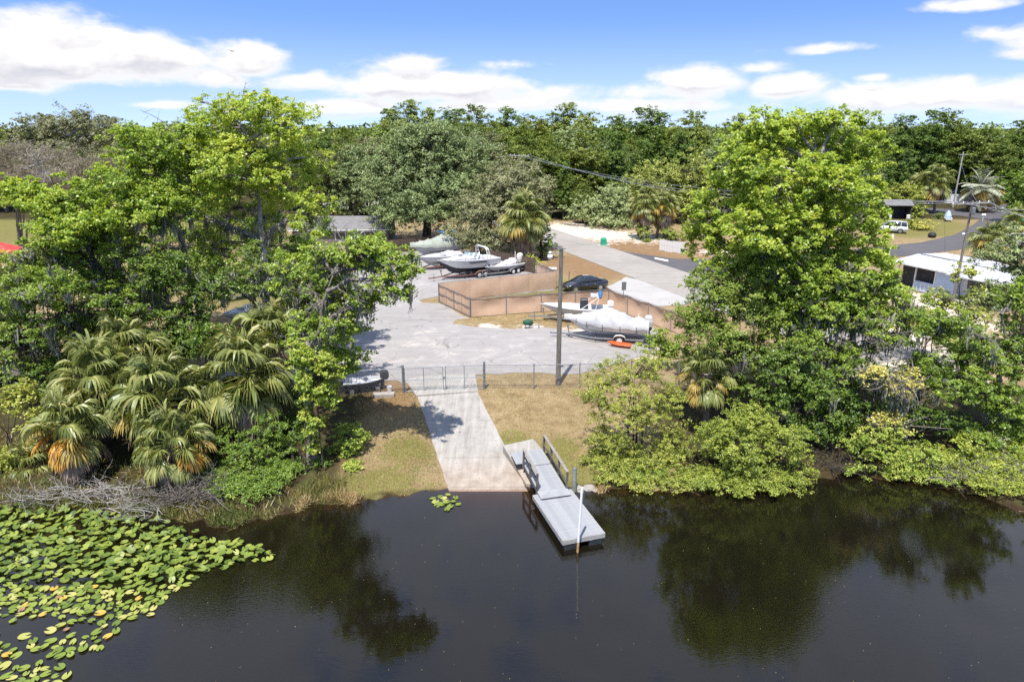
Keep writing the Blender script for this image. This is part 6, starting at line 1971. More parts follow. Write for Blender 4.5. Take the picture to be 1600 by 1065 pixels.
# --- dark boat with blue canopy at the back
m, rz, ln = heading((672, 394), (720, 388))
r = boat("canopy_boat", "dark boat with a blue canopy in the tree shade at the back of the yard", m + ZL, rz, 5.5, 2.1, .9, .3, .45, "dark_trim", "dark_trim", deck=.6)
mb = MB()
for x in (-.9, .9):
    for s in (-1, 1):
        mb.tube([(x, s * .9, .9), (x, s * .9, 2.1)], .025, 5)
mb.build("canopy_pole", M["chrome"], r)
mb = MB()
mb.loft([[(x, -1.0, 2.05), (x, -.5, 2.2), (x, .5, 2.2), (x, 1.0, 2.05), (x, .5, 2.14), (x, -.5, 2.14)] for x in (-1.1, -.3, .4, 1.1)])
mb.build("canopy", M["blue"], r)
# --- jon boat on the bank by the left trees
m, rz, ln = heading((592, 608), (548, 612))
r = boat("jon_boat", "small white jon boat under the tree left of the ramp gate", m + Vector((0, 0, .01)), rz, 2.6, 1.2, .42, .08, .28, "black", "dark_trim", inside="white_gel", deck=.85)
for x in (-.6, .35):
    MB().box((x, 0, .36), (.28, 1.0, .04)).build("bench", M["white_gel"], r)
outboard(r, 1.35, .42, "black")
for x in (-.8, .8):
    t = thing("timber_block", "low timber block under the stern of the jon boat" if x < 0 else "low timber block under the bow of the jon boat", "block", m + Vector((x * math.cos(rz), x * math.sin(rz), .0)), rz)
    MB().box((0, 0, .13), (.25, 1.1, .3)).build("block", M["rail_wood"], t)
t = thing("concrete_slab", "long grey concrete slab lying in the shade by the jon boat", "slab", P(600, 619), .1)
MB().box((0, 0, .10), (1.3, .45, .24)).build("slab", M["concrete_old"], t, bevel=.02)
t = thing("white_bucket", "white bucket standing on the rusty grass by the jon boat", "bucket", P(609, 612))
mb = MB()
mb.lathe([(.14, 0), (.17, .36), (.18, .38), (.155, .38), (.13, .03)], (0, 0, 0), 12)
mb.build("bucket", M["pvc"], t)
MB().tube([(.17 * math.cos(a), 0, .37 + .13 * math.sin(a)) for a in np.linspace(0, PI, 7)], .008, 5).build("handle", M["galv"], t)
t = thing("rubbish_can", "dark metal can standing beside the white bucket", "can", P(598, 607))
MB().lathe([(.12, 0), (.14, .5), (.15, .52), (.05, .55)], (0, 0, 0), 10).build("can", M["dark_trim"], t)
# --- boats half hidden behind the left trees
m, rz, ln = heading((366, 470), (412, 456))
boat_trailer("trailer under the blue boat half hidden by the left tree trunk", m + ZL, rz, 5.0, 2.0, .5)
r = boat("canopy_boat", "dark blue boat with a black folded canopy half hidden by the left tree trunk", m + ZL, rz, 5.2, 2.0, .9, .3, .5, "blue", "blue", deck=.6)
mb = MB()
mb.tube([(-.2, -1, 2.0), (-.3, 0, 2.15), (-.2, 1, 2.0)], [.16, .22, .16], 8)
mb.build("canopy_roll", M["black"], r, True)
mb = MB()
for s in (-1, 1):
    mb.tube([(.4, s * .9, .9), (-.2, s, 2.0)], .025, 5).tube([(-1, s * .9, .9), (-.2, s, 2.0)], .025, 5)
mb.build("canopy_frame", M["chrome"], r)
m, rz, ln = heading((366, 506), (404, 494))
r = boat("skiff", "pale grey skiff half hidden behind the fan palm left of the lot", m + ZL, rz, 4.6, 1.8, .6, .2, .3, "offwhite", "grey_hull", inside="grey_hull", deck=.6)
MB().box((-.3, 0, .65), (.6, .6, .7), taper=.85).build("console", M["white_gel"], r, bevel=.03)
outboard(r, -2.3, .6, "dark_trim")


# ------------------------------------------------------------------ cars
def car(name, label, loc, rz, paint, L=4.75, W=1.8, Hh=1.45, kind="sedan", group=None):
    r = thing(name, label, "car", loc, rz, group)
    w = W / 2
    zb = .24 if kind == "sedan" else .32
    k = Hh / 1.45
    belt = .92 if kind == "sedan" else 1.05
    if kind == "sedan":
        prof = [(-2.36, .50, .80, .80), (-2.25, .34, .98, .90), (-1.6, .24, 1.03, .97), (-1.0, .22, .97, 1.0), (0, .21, .93, 1.0), (.9, .21, .95, 1.0), (1.35, .22, .93, .98), (1.9, .26, .82, .94), (2.22, .34, .70, .82), (2.36, .46, .58, .66)]
        gh = [(-1.72, 1.00, 1.01, .80, .80), (-1.05, .95, 1.36, .85, .62), (-.55, .93, 1.44, .87, .62), (.1, .93, 1.46, .88, .63), (.55, .94, 1.40, .88, .62), (1.28, .93, .945, .84, .82)]
    else:
        prof = [(-2.36, .50, 1.0, .94), (-2.28, .36, 1.08, .97), (-1.5, .30, 1.10, 1.0), (0, .28, 1.08, 1.0), (.9, .28, 1.08, 1.0), (1.3, .3, 1.06, .99), (2.0, .34, 1.0, .95), (2.28, .4, .86, .86), (2.38, .5, .72, .76)]
        gh = [(-2.27, 1.07, 1.09, .84, .84), (-2.10, 1.08, 1.72, .88, .72), (-1.2, 1.08, 1.80, .89, .74), (0, 1.07, 1.80, .90, .74), (.45, 1.07, 1.72, .89, .72), (1.15, 1.06, 1.08, .86, .84)]
    sx = L / 4.72
    body = [(x * sx, [(0, z0), (w * f * .86, z0), (w * f * .99, z0 + .16), (w * f, (z0 + z1) / 2 + .05), (w * f * .96, z1 - .03), (w * f * .86, z1), (0, z1 + .035)]) for x, z0, z1, f in prof]
    mloft(body).build("body", M[paint], r, True)
    gl = [(x * sx, [(w * f0, z0 - .02), (w * (f0 * .5 + f1 * .5), z0 + (z1 - z0) * .55), (w * f1, z1), (0, z1 + .015)]) for x, z0, z1, f0, f1 in gh]
    mloft(gl).build("window", M["glass"], r, True)
    rf = [g for g in gh if g[2] > g[1] + .25]
    roof = [(x * sx, [(w * f1 * 1.02, z1 - .05), (w * f1 * .96, z1 + .012), (0, z1 + .035)]) for x, z0, z1, f0, f1 in rf]
    mloft(roof).build("roof", M[paint], r, True)
    mb = MB()
    for s in (-1, 1):
        a = gh[0]
        b = rf[0]
        mb.beam((a[0] * sx, s * w * a[3], a[1]), (b[0] * sx, s * w * b[4] * 1.01, b[2] - .02), .10, .05)
        a, b = gh[-1], rf[-1]
        mb.beam((a[0] * sx, s * w * a[3], a[1]), (b[0] * sx, s * w * b[4] * 1.01, b[2] - .02), .08, .05)
        for xm in ((-.25,) if kind == "sedan" else (-1.35, -.35)):
            mb.beam((xm * sx, s * w * .885, belt), (xm * sx, s * w * (.63 if kind == "sedan" else .745) * 1.02, rf[1][2] - .03), .09, .04)
    mb.build("pillar", M[paint], r)
    fx, rx = 1.42 * sx, -1.36 * sx
    for x in (fx, rx):
        for s in (-1, 1):
            wheel(r, x, s * (w - .10), .33 if kind == "sedan" else .37, .22)
            mb = MB()
            mb.lathe([(.40, 0), (.43, .012), (.36, .015)], (0, 0, 0), 16)
            o = mb.build("wheel_arch", M["dark_trim"], r, loc=(x, s * (w - .012), .36))
            o.rotation_euler = (-s * PI / 2, 0, 0)
    for s in (-1, 1):
        MB().box((2.22 * sx, s * w * .62, .62 if kind == "sedan" else .82), (.16, .36, .13)).build("headlight", M["chrome"], r, bevel=.03)
        MB().box((-2.30 * sx, s * w * .66, .80 if kind == "sedan" else .92), (.10, .30, .14)).build("tail_light", M["red"], r, bevel=.02)
        MB().box((.95 * sx, s * (w + .07), belt + .04), (.14, .18, .12)).build("mirror", M[paint], r, bevel=.02)
        mb = MB()
        for xh in (.25, -.75):
            mb.box((xh * sx, s * (w + .004), .76 if kind == "sedan" else .9), (.18, .03, .03))
        mb.build("door_handle", M["chrome"], r)
    MB().box((2.33 * sx, 0, .42), (.06, W * .66, .14)).build("grille", M["dark_trim"], r)
    return r


m, rz, ln = heading((886, 455.5), (940, 450.5))
print("sedan", ln)
car("black_sedan", "black sedan parked on the grass behind the bend of the tan fence", m + Vector((0, 0, .01)), rz, "black_paint", 4.7)
m, rz, ln = heading((1372, 362), (1408, 364))
car("white_suv", "white sport utility car parked on the grass beside the dark street", m, rz, "white_gel", 4.8, 1.85, 1.8, "suv")
m, rz, ln = heading((1348, 324), (1372, 322))
car("white_suv", "white van glimpsed through the tall right tree far up the street", m, rz, "white_gel", 5.0, 1.9, 1.8, "suv")
m, rz, ln = heading((1446, 325), (1456, 318))
car("small_car", "small grey car parked in front of the pale blue house", m, rz, "grey_hull", 4.2, 1.75)


# ------------------------------------------------------------------ houses and small structures
def gable_roof(name, mat, r, x0, x1, y0, y1, ze, zr, over=.3, ribs=None, cols=None):
    ym = (y0 + y1) / 2
    mb = MB()
    for (ya, yb) in ((y0 - over, ym), (y1 + over, ym)):
        za = ze - over * (zr - ze) / ((y1 - y0) / 2)
        v = [(x0 - over, ya, za), (x1 + over, ya, za), (x1 + over, yb, zr), (x0 - over, yb, zr)]
        v += [(a, b, c - .10) for a, b, c in v]
        mb.add(v, [(0, 1, 2, 3), (7, 6, 5, 4), (0, 4, 5, 1), (1, 5, 6, 2), (2, 6, 7, 3), (3, 7, 4, 0)])
    o = mb.build(name, mat, r)
    if ribs:
        mb = MB()
        x = x0 - over + .02
        while x < x1 + over:
            for (ya, yb) in ((y0 - over, ym), (y1 + over, ym)):
                za = ze - over * (zr - ze) / ((y1 - y0) / 2)
                mb.beam((x, ya, za + .022), (x, yb, zr + .022), .045, .04)
            x += ribs
        q = mb.build("roof_seam", mat, o)
    return o


# mobile home with the long white roof: local x along the ridge, toward the camera
e0, e1 = at_z(1398, 408, 3.6), at_z(1560, 441, 3.6)
rz, ln = local_frame(e0, e1)
base = Vector((e0.x, e0.y, 1.0))
hs = thing("white_roofed_house", "long mobile home with a bright white metal roof and a dark carport on the right", "house", base, rz)
Wd, La = 7.4, ln + .6
# camera side is local -y (right of travel); build body toward +y
def wallbox(name, x0, x1, y0, y1, z0, z1, mat):
    return MB().box(((x0 + x1) / 2, (y0 + y1) / 2, (z0 + z1) / 2), (x1 - x0, y1 - y0, z1 - z0)).build(name, M[mat], hs)
YS = 1.0     # the house lies on the far side of the eave
wallbox("slab", .1, La, .1, Wd, 0, .15, "concrete_old")
wallbox("back_wall", .1, La, Wd - 2.4, Wd - .2, .15, 2.6, "brick")
wallbox("wall", La * .46, La - .3, 1.2, Wd - 2.45, .15, 2.55, "wall_white")
wallbox("shed_wall", La * .40, La * .58, .35, 2.4, .15, 2.45, "wall_blue")
wallbox("low_wall", La * .20, La * .39, .35, .5, .15, 1.05, "wall_blue")
for x in (.3, La * .2, La * .39):
    wallbox("carport_post", x, x + .12, .3, .42, .15, 2.55, "offwhite")
wallbox("carport_shade_sheet", .35, La * .38, .95, 1.02, .15, 2.5, "wall_dark")  # dark sheet standing in for the shade inside the open carport
for xx in np.arange(La * .2, La * .38, .42):
    wallbox("screen_batten", xx, xx + .05, .30, .34, .15, 1.05, "wall_white")
for x0, x1 in ((La * .64, La * .78), (La * .82, La * .96)):
    f = wallbox("window_frame", x0 - .06, x1 + .06, 1.14, 1.19, .9, 2.3, "offwhite")
    MB().box(((x0 + x1) / 2, 1.12, 1.6), (x1 - x0, .03, 1.28)).build("pane", M["glass"], f)
wallbox("awning_screen", La * .72, La * .98, .32, .36, .5, 2.3, "wall_dark")
for k, (xa, xb, dz) in enumerate(((0, La * .52, 0.0), (La * .52 + .04, La + .25, -.12))):
    mb = MB()
    pf = [(-.15, 2.62), (Wd * .46, 3.12), (Wd + .2, 2.95)]
    vs = []
    for x in (xa - .2 * (k == 0), xb):
        vs += [(x, y, z + dz) for y, z in pf] + [(x, y, z + dz - .14) for y, z in reversed(pf)]
    mb.add(vs, [(0, 1, 7, 6), (1, 2, 8, 7), (2, 3, 9, 8), (3, 4, 10, 9), (4, 5, 11, 10), (5, 0, 6, 11), (0, 5, 4, 3, 2, 1), (6, 7, 8, 9, 10, 11)])
    o = mb.build("roof", M["roof_white"], hs)
    mb = MB()
    x = xa
    while x < xb:
        mb.beam((x, -.15, 2.64 + dz), (x, Wd * .46, 3.14 + dz), .04, .03).beam((x, Wd * .46, 3.14 + dz), (x, Wd + .2, 2.97 + dz), .04, .03)
        x += .62
    mb.build("roof_seam", M["roof_white"], o)
    MB().box(((xa + xb) / 2, -.21, 2.56 + dz), (xb - xa, .1, .14)).build("gutter", M["offwhite"], o)
MB().tube([(.2, Wd * .46, 3.17), (La * .3, Wd * .44, 3.16), (La * .5, Wd * .5, 3.14), (La * .55, Wd * .47, 3.03), (La, Wd * .46, 3.03)], .05, 6).build("roof_strap", M["galv_dark"], hs)
# a second pale roof past it
p = at_z(1600, 372, 3.0)
h2_ = thing("white_shed", "pale round topped shed roof behind the oak at the right edge", "shed", Vector((p.x, p.y, 1.0)), .3)
mb = MB()
mb.loft([[(x, 2.4 * math.cos(a), 1.6 + 1.0 * math.sin(a)) for a in np.linspace(0, PI, 9)] for x in (-3, 0, 3)])
mb.build("roof", M["offwhite"], h2_)
MB().box((0, 0, .8), (5.8, 4.6, 1.6)).build("wall", M["wall_white"], h2_)
# pale blue house at the end of the street
p = P(1500, 315)
hb = thing("blue_house", "pale blue house with a grey metal roof at the end of the street", "house", p, .15)
for nm, c, s, mt in (("wall", (0, 3, 1.35), (9, 7, 2.7), "wall_blue"), ("porch_wall", (-3.2, -1.2, .9), (3.4, 1.6, 1.8), "wall_white"), ("door", (1.2, -.53, 1.05), (.95, .06, 2.05), "offwhite")):
    MB().box(c, s).build(nm, M[mt], hb)
for x in (-2.2, 3.0):
    f = MB().box((x, -.54, 1.6), (1.5, .07, 1.2)).build("window_frame", M["offwhite"], hb)
    MB().box((x, -.585, 1.6), (1.35, .03, 1.05)).build("pane", M["glass"], f)
gable_roof("roof", M["galv"], hb, -4.6, 4.6, -.5, 6.5, 2.72, 4.3, .5, .9)
# dark open shed with white doors by the street
p = P(1402, 343)
sh = thing("open_shed", "black open shed with pale barrels under the yellow green tree", "shed", p, -.1)
MB().box((0, 2.3, 1.3), (4.2, .1, 2.6)).build("back_wall", M["wall_dark"], sh)
for s in (-1, 1):
    MB().box((s * 2.1, 1.1, 1.3), (.1, 2.3, 2.6)).build("side_wall", M["wall_dark"], sh)
gable_roof("roof", M["roof_grey"], sh, -2.2, 2.2, -.1, 2.5, 2.65, 3.4, .2)
for x in (-1.6, 1.7):
    t = thing("barrel", "left pale barrel in front of the black shed" if x < 0 else "right pale barrel in front of the black shed", "barrel", p + Vector((x, -.35, 0)))
    MB().lathe([(.28, 0), (.32, .1), (.32, .8), (.28, .9)], (0, 0, 0), 10).build("barrel", M["offwhite"], t)
# grey shingle roofed house at the back left
p = P(530, 386)
hg = thing("grey_roofed_house", "low house with a dark grey shingle roof behind the left trees", "house", p + Vector((0, 4.6, 0)), .06)
MB().box((0, 0, 1.3), (13, 9, 2.6)).build("wall", M["brick"], hg)
MB().box((0, 0, 0.05), (14, 10, .12)).build("slab", M["concrete_old"], hg)
gable_roof("roof", M["roof_grey"], hg, -6.5, 6.5, -4.5, 4.5, 2.62, 3.7, .5)
MB().box((0, -4.99, 2.38), (14.1, .05, .16)).build("fascia", M["offwhite"], hg)
for x in (-4, 0, 4):
    f = MB().box((x, -4.52, 1.5), (1.5, .06, 1.2)).build("window_frame", M["offwhite"], hg)
    MB().box((x, -4.56, 1.5), (1.3, .03, 1.0)).build("pane", M["glass"], f)
# white box trailer with blue stripes
p = P(520, 306)
tr = thing("box_trailer", "white box trailer with blue marking parked far behind the left trees", "trailer", p, .1)
MB().box((0, 0, 1.75), (6.5, 2.3, 2.3)).build("body", M["wall_white"], tr, bevel=.05)
for i, x in enumerate(np.linspace(.3, 2.8, 6)):
    MB().box((x, -1.165, 1.95 + .1 * (i % 2)), (.32, .02, .55)).build("blue_mark", M["blue"], tr)
for x in (-.6, .4):
    for s in (-1, 1):
        wheel(tr, x, s * 1.05, .38, .22, "offwhite")
MB().beam((-3.2, 0, .55), (-4.6, 0, .5), .12, .12).build("tongue", M["dark_trim"], tr)
# red canopy at the left edge
p = at_y(0, 352, 78)
p.z = float(H(p.x, p.y))
cn = thing("red_canopy", "red peaked canopy on dark posts at the left edge", "canopy", p + Vector((-.9, 0, 0)), .2)
top = MB()
top.add([(-2.0, -1.6, 2.35), (2.0, -1.6, 2.35), (2.0, 1.6, 2.35), (-2.0, 1.6, 2.35), (0, 0, 3.35), (-2.0, -1.6, 2.25), (2.0, -1.6, 2.25), (2.0, 1.6, 2.25), (-2.0, 1.6, 2.25)],
        [(0, 1, 4), (1, 2, 4), (2, 3, 4), (3, 0, 4), (0, 5, 6, 1), (1, 6, 7, 2), (2, 7, 8, 3), (3, 8, 5, 0), (5, 8, 7, 6)])
top.build("roof", M["red"], cn)
for x in (-1.8, 1.8):
    for y in (-1.4, 1.4):
        MB().box((x, y, 1.12), (.12, .12, 2.26)).build("post", M["dark_trim"], cn)
# white fence by the slim palms
pa, pb = P(1030, 391), P(1074, 398)
rz, ln = local_frame(pa, pb)
wf = thing("white_fence", "white panel fence right of the pair of slim palms", "fence", pa, rz)
n = int(ln / .42)
pm = MB().box((0, 0, .75), (.40, .04, 1.5)).mesh("panel", M["offwhite"])
for i in range(n):
    link_mesh("panel", pm, wf, (i * .42 + .2, random.uniform(-.01, .01), random.uniform(-.04, .04)))
MB().box((ln / 2, .05, 1.2), (ln, .05, .08)).build("rail", M["offwhite"], wf)
# green pedestal
p = P(943, 383)
gp = thing("utility_pedestal", "green utility pedestal on a pale pad beside the road", "pedestal", p)
MB().box((0, 0, .0), (1.7, 1.1, .14)).build("pad", M["concrete"], gp)
mb = MB()
mb.loft([[(-a, -b, z), (a, -b, z), (a, b, z), (-a, b, z)] for z, a, b in ((.07, .42, .36), (.95, .38, .32), (1.05, .30, .26))])
mb.build("cabinet", M["sign_green"], gp)
MB().lathe([(.16, 1.05), (.2, 1.2), (.1, 1.35)], (0, 0, 0), 10).build("top", M["pvc"], gp)
# white utility box behind the tan fence
p = P(862, 432)
ub = thing("utility_box", "white utility box beside the road behind the wooden pole", "box", p)
mb = MB()
mb.box((0, 0, .45), (.95, .7, .9))
mb.build("body", M["pvc"], ub, bevel=.05)
MB().box((0, 0, .94), (1.05, .8, .08)).build("lid", M["offwhite"], ub, bevel=.02)
# street furniture on the right
p = P(1535, 346)
mbx = thing("mailbox", "white mailbox on a post at the street corner", "mailbox", p)
MB().tube([(0, 0, -.1), (0, 0, 1.05)], .05, 6).build("post", M["offwhite"], mbx)
mb = MB()
mb.loft([[(x, .16 * math.cos(a), 1.1 + .26 * max(0, math.sin(a)) + (.0 if math.sin(a) > 0 else -.05)) for a in np.linspace(-.3, PI + .3, 8)] for x in (-.32, .32)])
mb.build("box", M["pvc"], mbx)
road_sign("green street name sign at the right side of the junction", P(1589, 372), 3.0, .15, 1.0, .36, "sign_green")
p = P(1456, 371)
bg = thing("rubbish_bag", "black rubbish bag lying on the lawn by the street", "bag", p)
mb = MB()
mb.lathe([(.3, 0), (.55, .15), (.58, .45), (.38, .75), (.08, .85)], (0, 0, 0), 10)
mb.build("bag", M["black"], bg, True)
p = P(1480, 345)
r = boat("small_sailboat", "small white boat hull standing upright on the lawn by the street pole", p, 1.2, 2.6, 1.1, .5, .15, .1, "white_gel", "grey_hull")
MB().lathe([(.5, .3), (.55, .8), (.35, 1.4), (.1, 1.7)], (0, 0, 0), 10).build("cover", M["wall_blue"], r)
for px, py, lb in ((1394, 374, "small white marker post at the street edge by the white car"), (1566, 330, "short pale post beside the junction")):
    t = thing("marker_post", lb, "post", P(px, py))
    MB().box((0, 0, .35), (.3, .22, .8)).build("post", M["pvc"], t, bevel=.03)
# small bird in the sky
bp = at_y(362, 80, 90)
bd = thing("bird", "small dark bird gliding in the blue sky at the upper left", "bird", bp)
mb = MB()
mb.loft([[(x, rr * math.cos(a), rr * math.sin(a)) for a in np.linspace(0, 2 * PI, 7)[:-1]] for x, rr in ((-.28, .015), (-.15, .05), (.05, .07), (.2, .04), (.28, .01))])
mb.build("body", M["black"], bd)
for s in (-1, 1):
    MB().add([(.08, s * .04, .03), (.02, s * .4, .14), (-.10, s * .78, .08), (-.14, s * .4, .11), (-.1, s * .04, .03), (.08, s * .04, .0), (.02, s * .4, .125), (-.10, s * .78, .07), (-.14, s * .4, .095), (-.1, s * .04, .0)],
             [(0, 1, 2, 3, 4), (9, 8, 7, 6, 5), (0, 5, 6, 1), (1, 6, 7, 2), (2, 7, 8, 3), (3, 8, 9, 4), (4, 9, 5, 0)]).build("wing", M["black"], bd)
bd.rotation_euler = (0.2, 0, 1.2)
bd.scale = (.75, .75, .75)
# ------------------------------------------------------------------ grass blades
def inside(poly, x, y):
    c = np.zeros(len(x), bool)
    n = len(poly)
    for i in range(n):
        x1, y1 = poly[i]
        x2, y2 = poly[(i + 1) % n]
        m = ((y1 > y) != (y2 > y)) & (x < (x2 - x1) * (y - y1) / (y2 - y1 + 1e-12) + x1)
        c ^= m
    return c


def blades(name, px_poly, n, hgt, width, tint, seed, kind="stuff", spread=.45, tvar=.2):
    rng = np.random.default_rng(seed)
    pts = [at_z(a, b, .6) for a, b in px_poly]
    poly = [(p.x, p.y) for p in pts]
    xs, ys = [p[0] for p in poly], [p[1] for p in poly]
    X, Y = rng.uniform(min(xs), max(xs), n), rng.uniform(min(ys), max(ys), n)
    k = inside(poly, X, Y)
    l, r_ = ramp_x(Y)
    k &= ~((X > l - .02) & (X < r_ + .02))
    X, Y = X[k], Y[k]
    Z = H(X, Y)
    k = Z > 0.02
    X, Y, Z = X[k], Y[k], Z[k]
    m = len(X)
    b = np.stack([X, Y, Z], -1)
    a = rng.uniform(0, 2 * PI, m)
    s = np.stack([np.cos(a), np.sin(a), np.zeros(m)], -1) * (width * rng.uniform(.7, 1.3, m))[:, None]
    h = (hgt * rng.uniform(.5, 1.3, m))[:, None]
    d = unit(rng.normal(size=(m, 3)) * spread + np.array([0, 0, 1.0]))
    tip = b + d * h
    V = np.stack([b - s, b + s, tip], 1)
    noise = .5 + .5 * np.sin(X * 1.7 + np.sin(Y * 1.1) * 2) * np.sin(Y * 1.3 + X * .4)
    t = np.clip(tint + tvar * (noise - .5) * 1.5 + rng.normal(size=m) * tvar * .6, 0, 1)
    o = link_mesh(name, quads_mesh(name, V, L["grass"], t, 3))
    tag(o, kind=kind)


blades("dry_grass", [(560, 620), (640, 612), (655, 625), (700, 768), (560, 790), (470, 800), (520, 740), (545, 690)], 26000, .09, .013, .66, 1, tvar=.42)
blades("dry_grass", [(745, 590), (900, 584), (940, 600), (910, 700), (960, 768), (890, 768), (842, 700), (836, 685), (790, 695)], 24000, .08, .013, .74, 2, tvar=.40)
blades("dry_grass", [(700, 500), (845, 487), (960, 495), (1000, 530), (900, 516), (800, 514), (715, 506)], 12000, .10, .016, .74, 3)
blades("shore_grass", [(440, 800), (470, 770), (530, 760), (580, 765), (590, 782), (530, 796), (470, 806)], 5200, .55, .017, .86, 4, spread=.55)
blades("shore_grass", [(580, 770), (690, 752), (700, 770), (600, 783)], 2600, .22, .014, .66, 5, spread=.7)
blades("shore_grass", [(890, 750), (960, 745), (990, 768), (920, 770)], 2200, .24, .014, .78, 6, spread=.7)
blades("weeds", [(455, 765), (500, 735), (540, 745), (540, 775), (470, 790)], 2600, .42, .02, .28, 7, spread=.5)
blades("weeds", [(-60, 800), (120, 780), (330, 815), (330, 838), (150, 826), (-60, 822)], 9000, .34, .02, .22, 8, spread=.6)
blades("bank_weeds", [(-60, 775), (120, 770), (300, 785), (440, 790), (475, 800), (420, 814), (340, 836), (150, 828), (-60, 824)], 26000, .36, .026, .30, 10, spread=.8, tvar=.3)
blades("bank_weeds", [(-60, 640), (60, 700), (300, 740), (450, 740), (470, 795), (300, 785), (-60, 775)], 16000, .40, .028, .36, 11, spread=.8, tvar=.4)
blades("bank_debris", [(1040, 768), (1250, 745), (1330, 735), (1400, 742), (1600, 780), (1600, 810), (1480, 770), (1240, 765)], 9000, .35, .012, .95, 9, spread=1.6)


# ------------------------------------------------------------------ dead brush under the left palms
def dead_brush(label, px, Y, w, n, seed, hgt=.9, mat="bark_pale", spread=.8):
    rng = np.random.default_rng(seed)
    b = base_at(px, Y)
    r = thing("dead_brush", label, "dead branches", b)
    mb = MB()
    for i in range(n):
        a = np.array([rng.uniform(-w, w), rng.uniform(-spread, spread), rng.uniform(0, .25)])
        d = unit(rng.normal(size=3) * np.array([1.3, .8, .5]) + np.array([0, -.2, .35]))
        Ln = rng.uniform(.6, 1.9)
        e = a + d * Ln
        e[2] = min(max(e[2], .04), hgt)
        m = (a + e) / 2 + rng.normal(size=3) * .22
        m[2] = abs(m[2])
        pts = bez(a, m, e, 5)
        r0 = rng.uniform(.008, .03)
        mb.tube(pts, list(np.linspace(r0, r0 * .35, 5)), 4, cap=False)
        for k in range(3):
            p = pts[int(rng.integers(1, 5))]
            q = p + unit(rng.normal(size=3) + np.array([0, 0, .2])) * rng.uniform(.2, .6)
            q[2] = max(q[2], .03)
            mb.tube([p, (p + q) / 2 + rng.normal(size=3) * .05, q], [r0 * .5, r0 * .35, r0 * .2], 3, cap=False)
    me = mb.mesh("branches", M[mat], True)
    link_mesh("branches", me, r)
    return r


dead_brush("wide pile of bleached dead branches along the left bank below the orange palm", 125, 28.7, 2.5, 130, 1, .8)
dead_brush("grey tangle of dead twigs right of the brush pile beside the water", 275, 28.5, 1.2, 120, 2, 1.0, "bark")
dead_brush("dark twiggy tangle under the biggest palm's trunk at the bank", 325, 28.9, 1.0, 100, 3, 1.6, "bark")
dead_brush("fallen pale limbs reaching from the bank into the lily pads", 215, 27.4, 1.1, 36, 4, .6)
dead_brush("dead branches tangled at the shore below the right mossy tree", 1540, 30.2, 2.4, 110, 5, .9, "bark")
dead_brush("dark fallen branches in the shade between the two right shore shrubs", 1315, 32.0, 1.2, 90, 6, .8, "bark_dark")


# ------------------------------------------------------------------ lily pads
def pad_mesh(name, mat, cup, seed):
    rng = np.random.default_rng(seed)
    n = 13
    vs = [(0.06, 0, .0)]
    for i in range(n):
        a = math.radians(20 + 320 * i / (n - 1))
        rr = (1.0 + .10 * math.cos(a) + rng.normal() * .02)
        x = -rr * math.cos(a) * -1.12
        y = rr * math.sin(a) * .88
        z = cup * (x * x * .6 + y * y) * .25 + .03 * math.sin(a * 3 + seed)
        vs.append((x * .5, y * .5, z * .5))
    me = bpy.data.meshes.new(name)
    me.from_pydata(vs, [], [(0, i, i + 1) for i in range(1, n)])
    t = me.attributes.new("tint", "FLOAT", "POINT")
    t.data.foreach_set("value", [float(np.clip(.5 + .28 * rng.normal(), 0, 1))] * len(vs))
    me.materials.append(mat)
    me.update()
    return me


PADM = [pad_mesh("lily_pad", L["pad"], c, s) for s, c in enumerate((.2, .5, .9, -.3, .6, .4, 1.1, .3, .7, .1, .8, .5))]
PADY = [pad_mesh("lily_pad", L["pad_yellow"], .3, 11), pad_mesh("lily_pad", L["pad_yellow"], .8, 12)]
PADB = [pad_mesh("lily_pad", L["pad_brown"], .6, 13)]
PAD_POLY = [(-60, 790), (60, 796), (150, 800), (250, 818), (300, 836), (330, 846), (400, 853), (432, 868), (425, 878), (370, 884), (330, 893), (300, 912), (262, 928), (240, 962), (205, 966), (185, 985), (160, 1012), (118, 1022), (105, 1065), (95, 1110), (-60, 1110)]
prng = np.random.default_rng(21)


def gen_pads():
    cand = []
    pa = np.array(PAD_POLY, float)
    X, Y = prng.uniform(-60, 435, 9000), prng.uniform(790, 1110, 9000)
    k = inside(PAD_POLY, X, Y)
    # open water pockets toward the lower left, as the mat thins out
    hole = (((X - 40) / 75) ** 2 + ((Y - 985) / 22) ** 2 < 1) | (((X - 70) / 95) ** 2 + ((Y - 1030) / 14) ** 2 < .8) | (((X - 150) / 60) ** 2 + ((Y - 985) / 10) ** 2 < 1)
    k &= ~(hole & (prng.uniform(size=9000) < .93))
    kept = []
    for px, py in zip(X[k], Y[k]):
        p = at_z(px, py, 0.0)
        dens = .150 if py < 905 else (.178 if py < 960 else .21)
        if all((p.x - q[0]) ** 2 + (p.y - q[1]) ** 2 > (dens * q[3]) ** 2 for q in kept):
            kept.append((p.x, p.y, py, prng.uniform(.85, 1.5)))
    return kept


pads = gen_pads()
pads.sort(key=lambda q: -q[2])
print("pads", len(pads))
LBL = {"g": "green heart shaped lily pad floating flat", "r": "green lily pad standing up out of the water", "y": "yellowed lily pad among green ones", "b": "brown withered lily pad among green ones"}
GRP = {"g": "green floating lily pads", "r": "raised green lily pads", "y": "yellowed lily pads", "b": "withered lily pads"}
rest = []


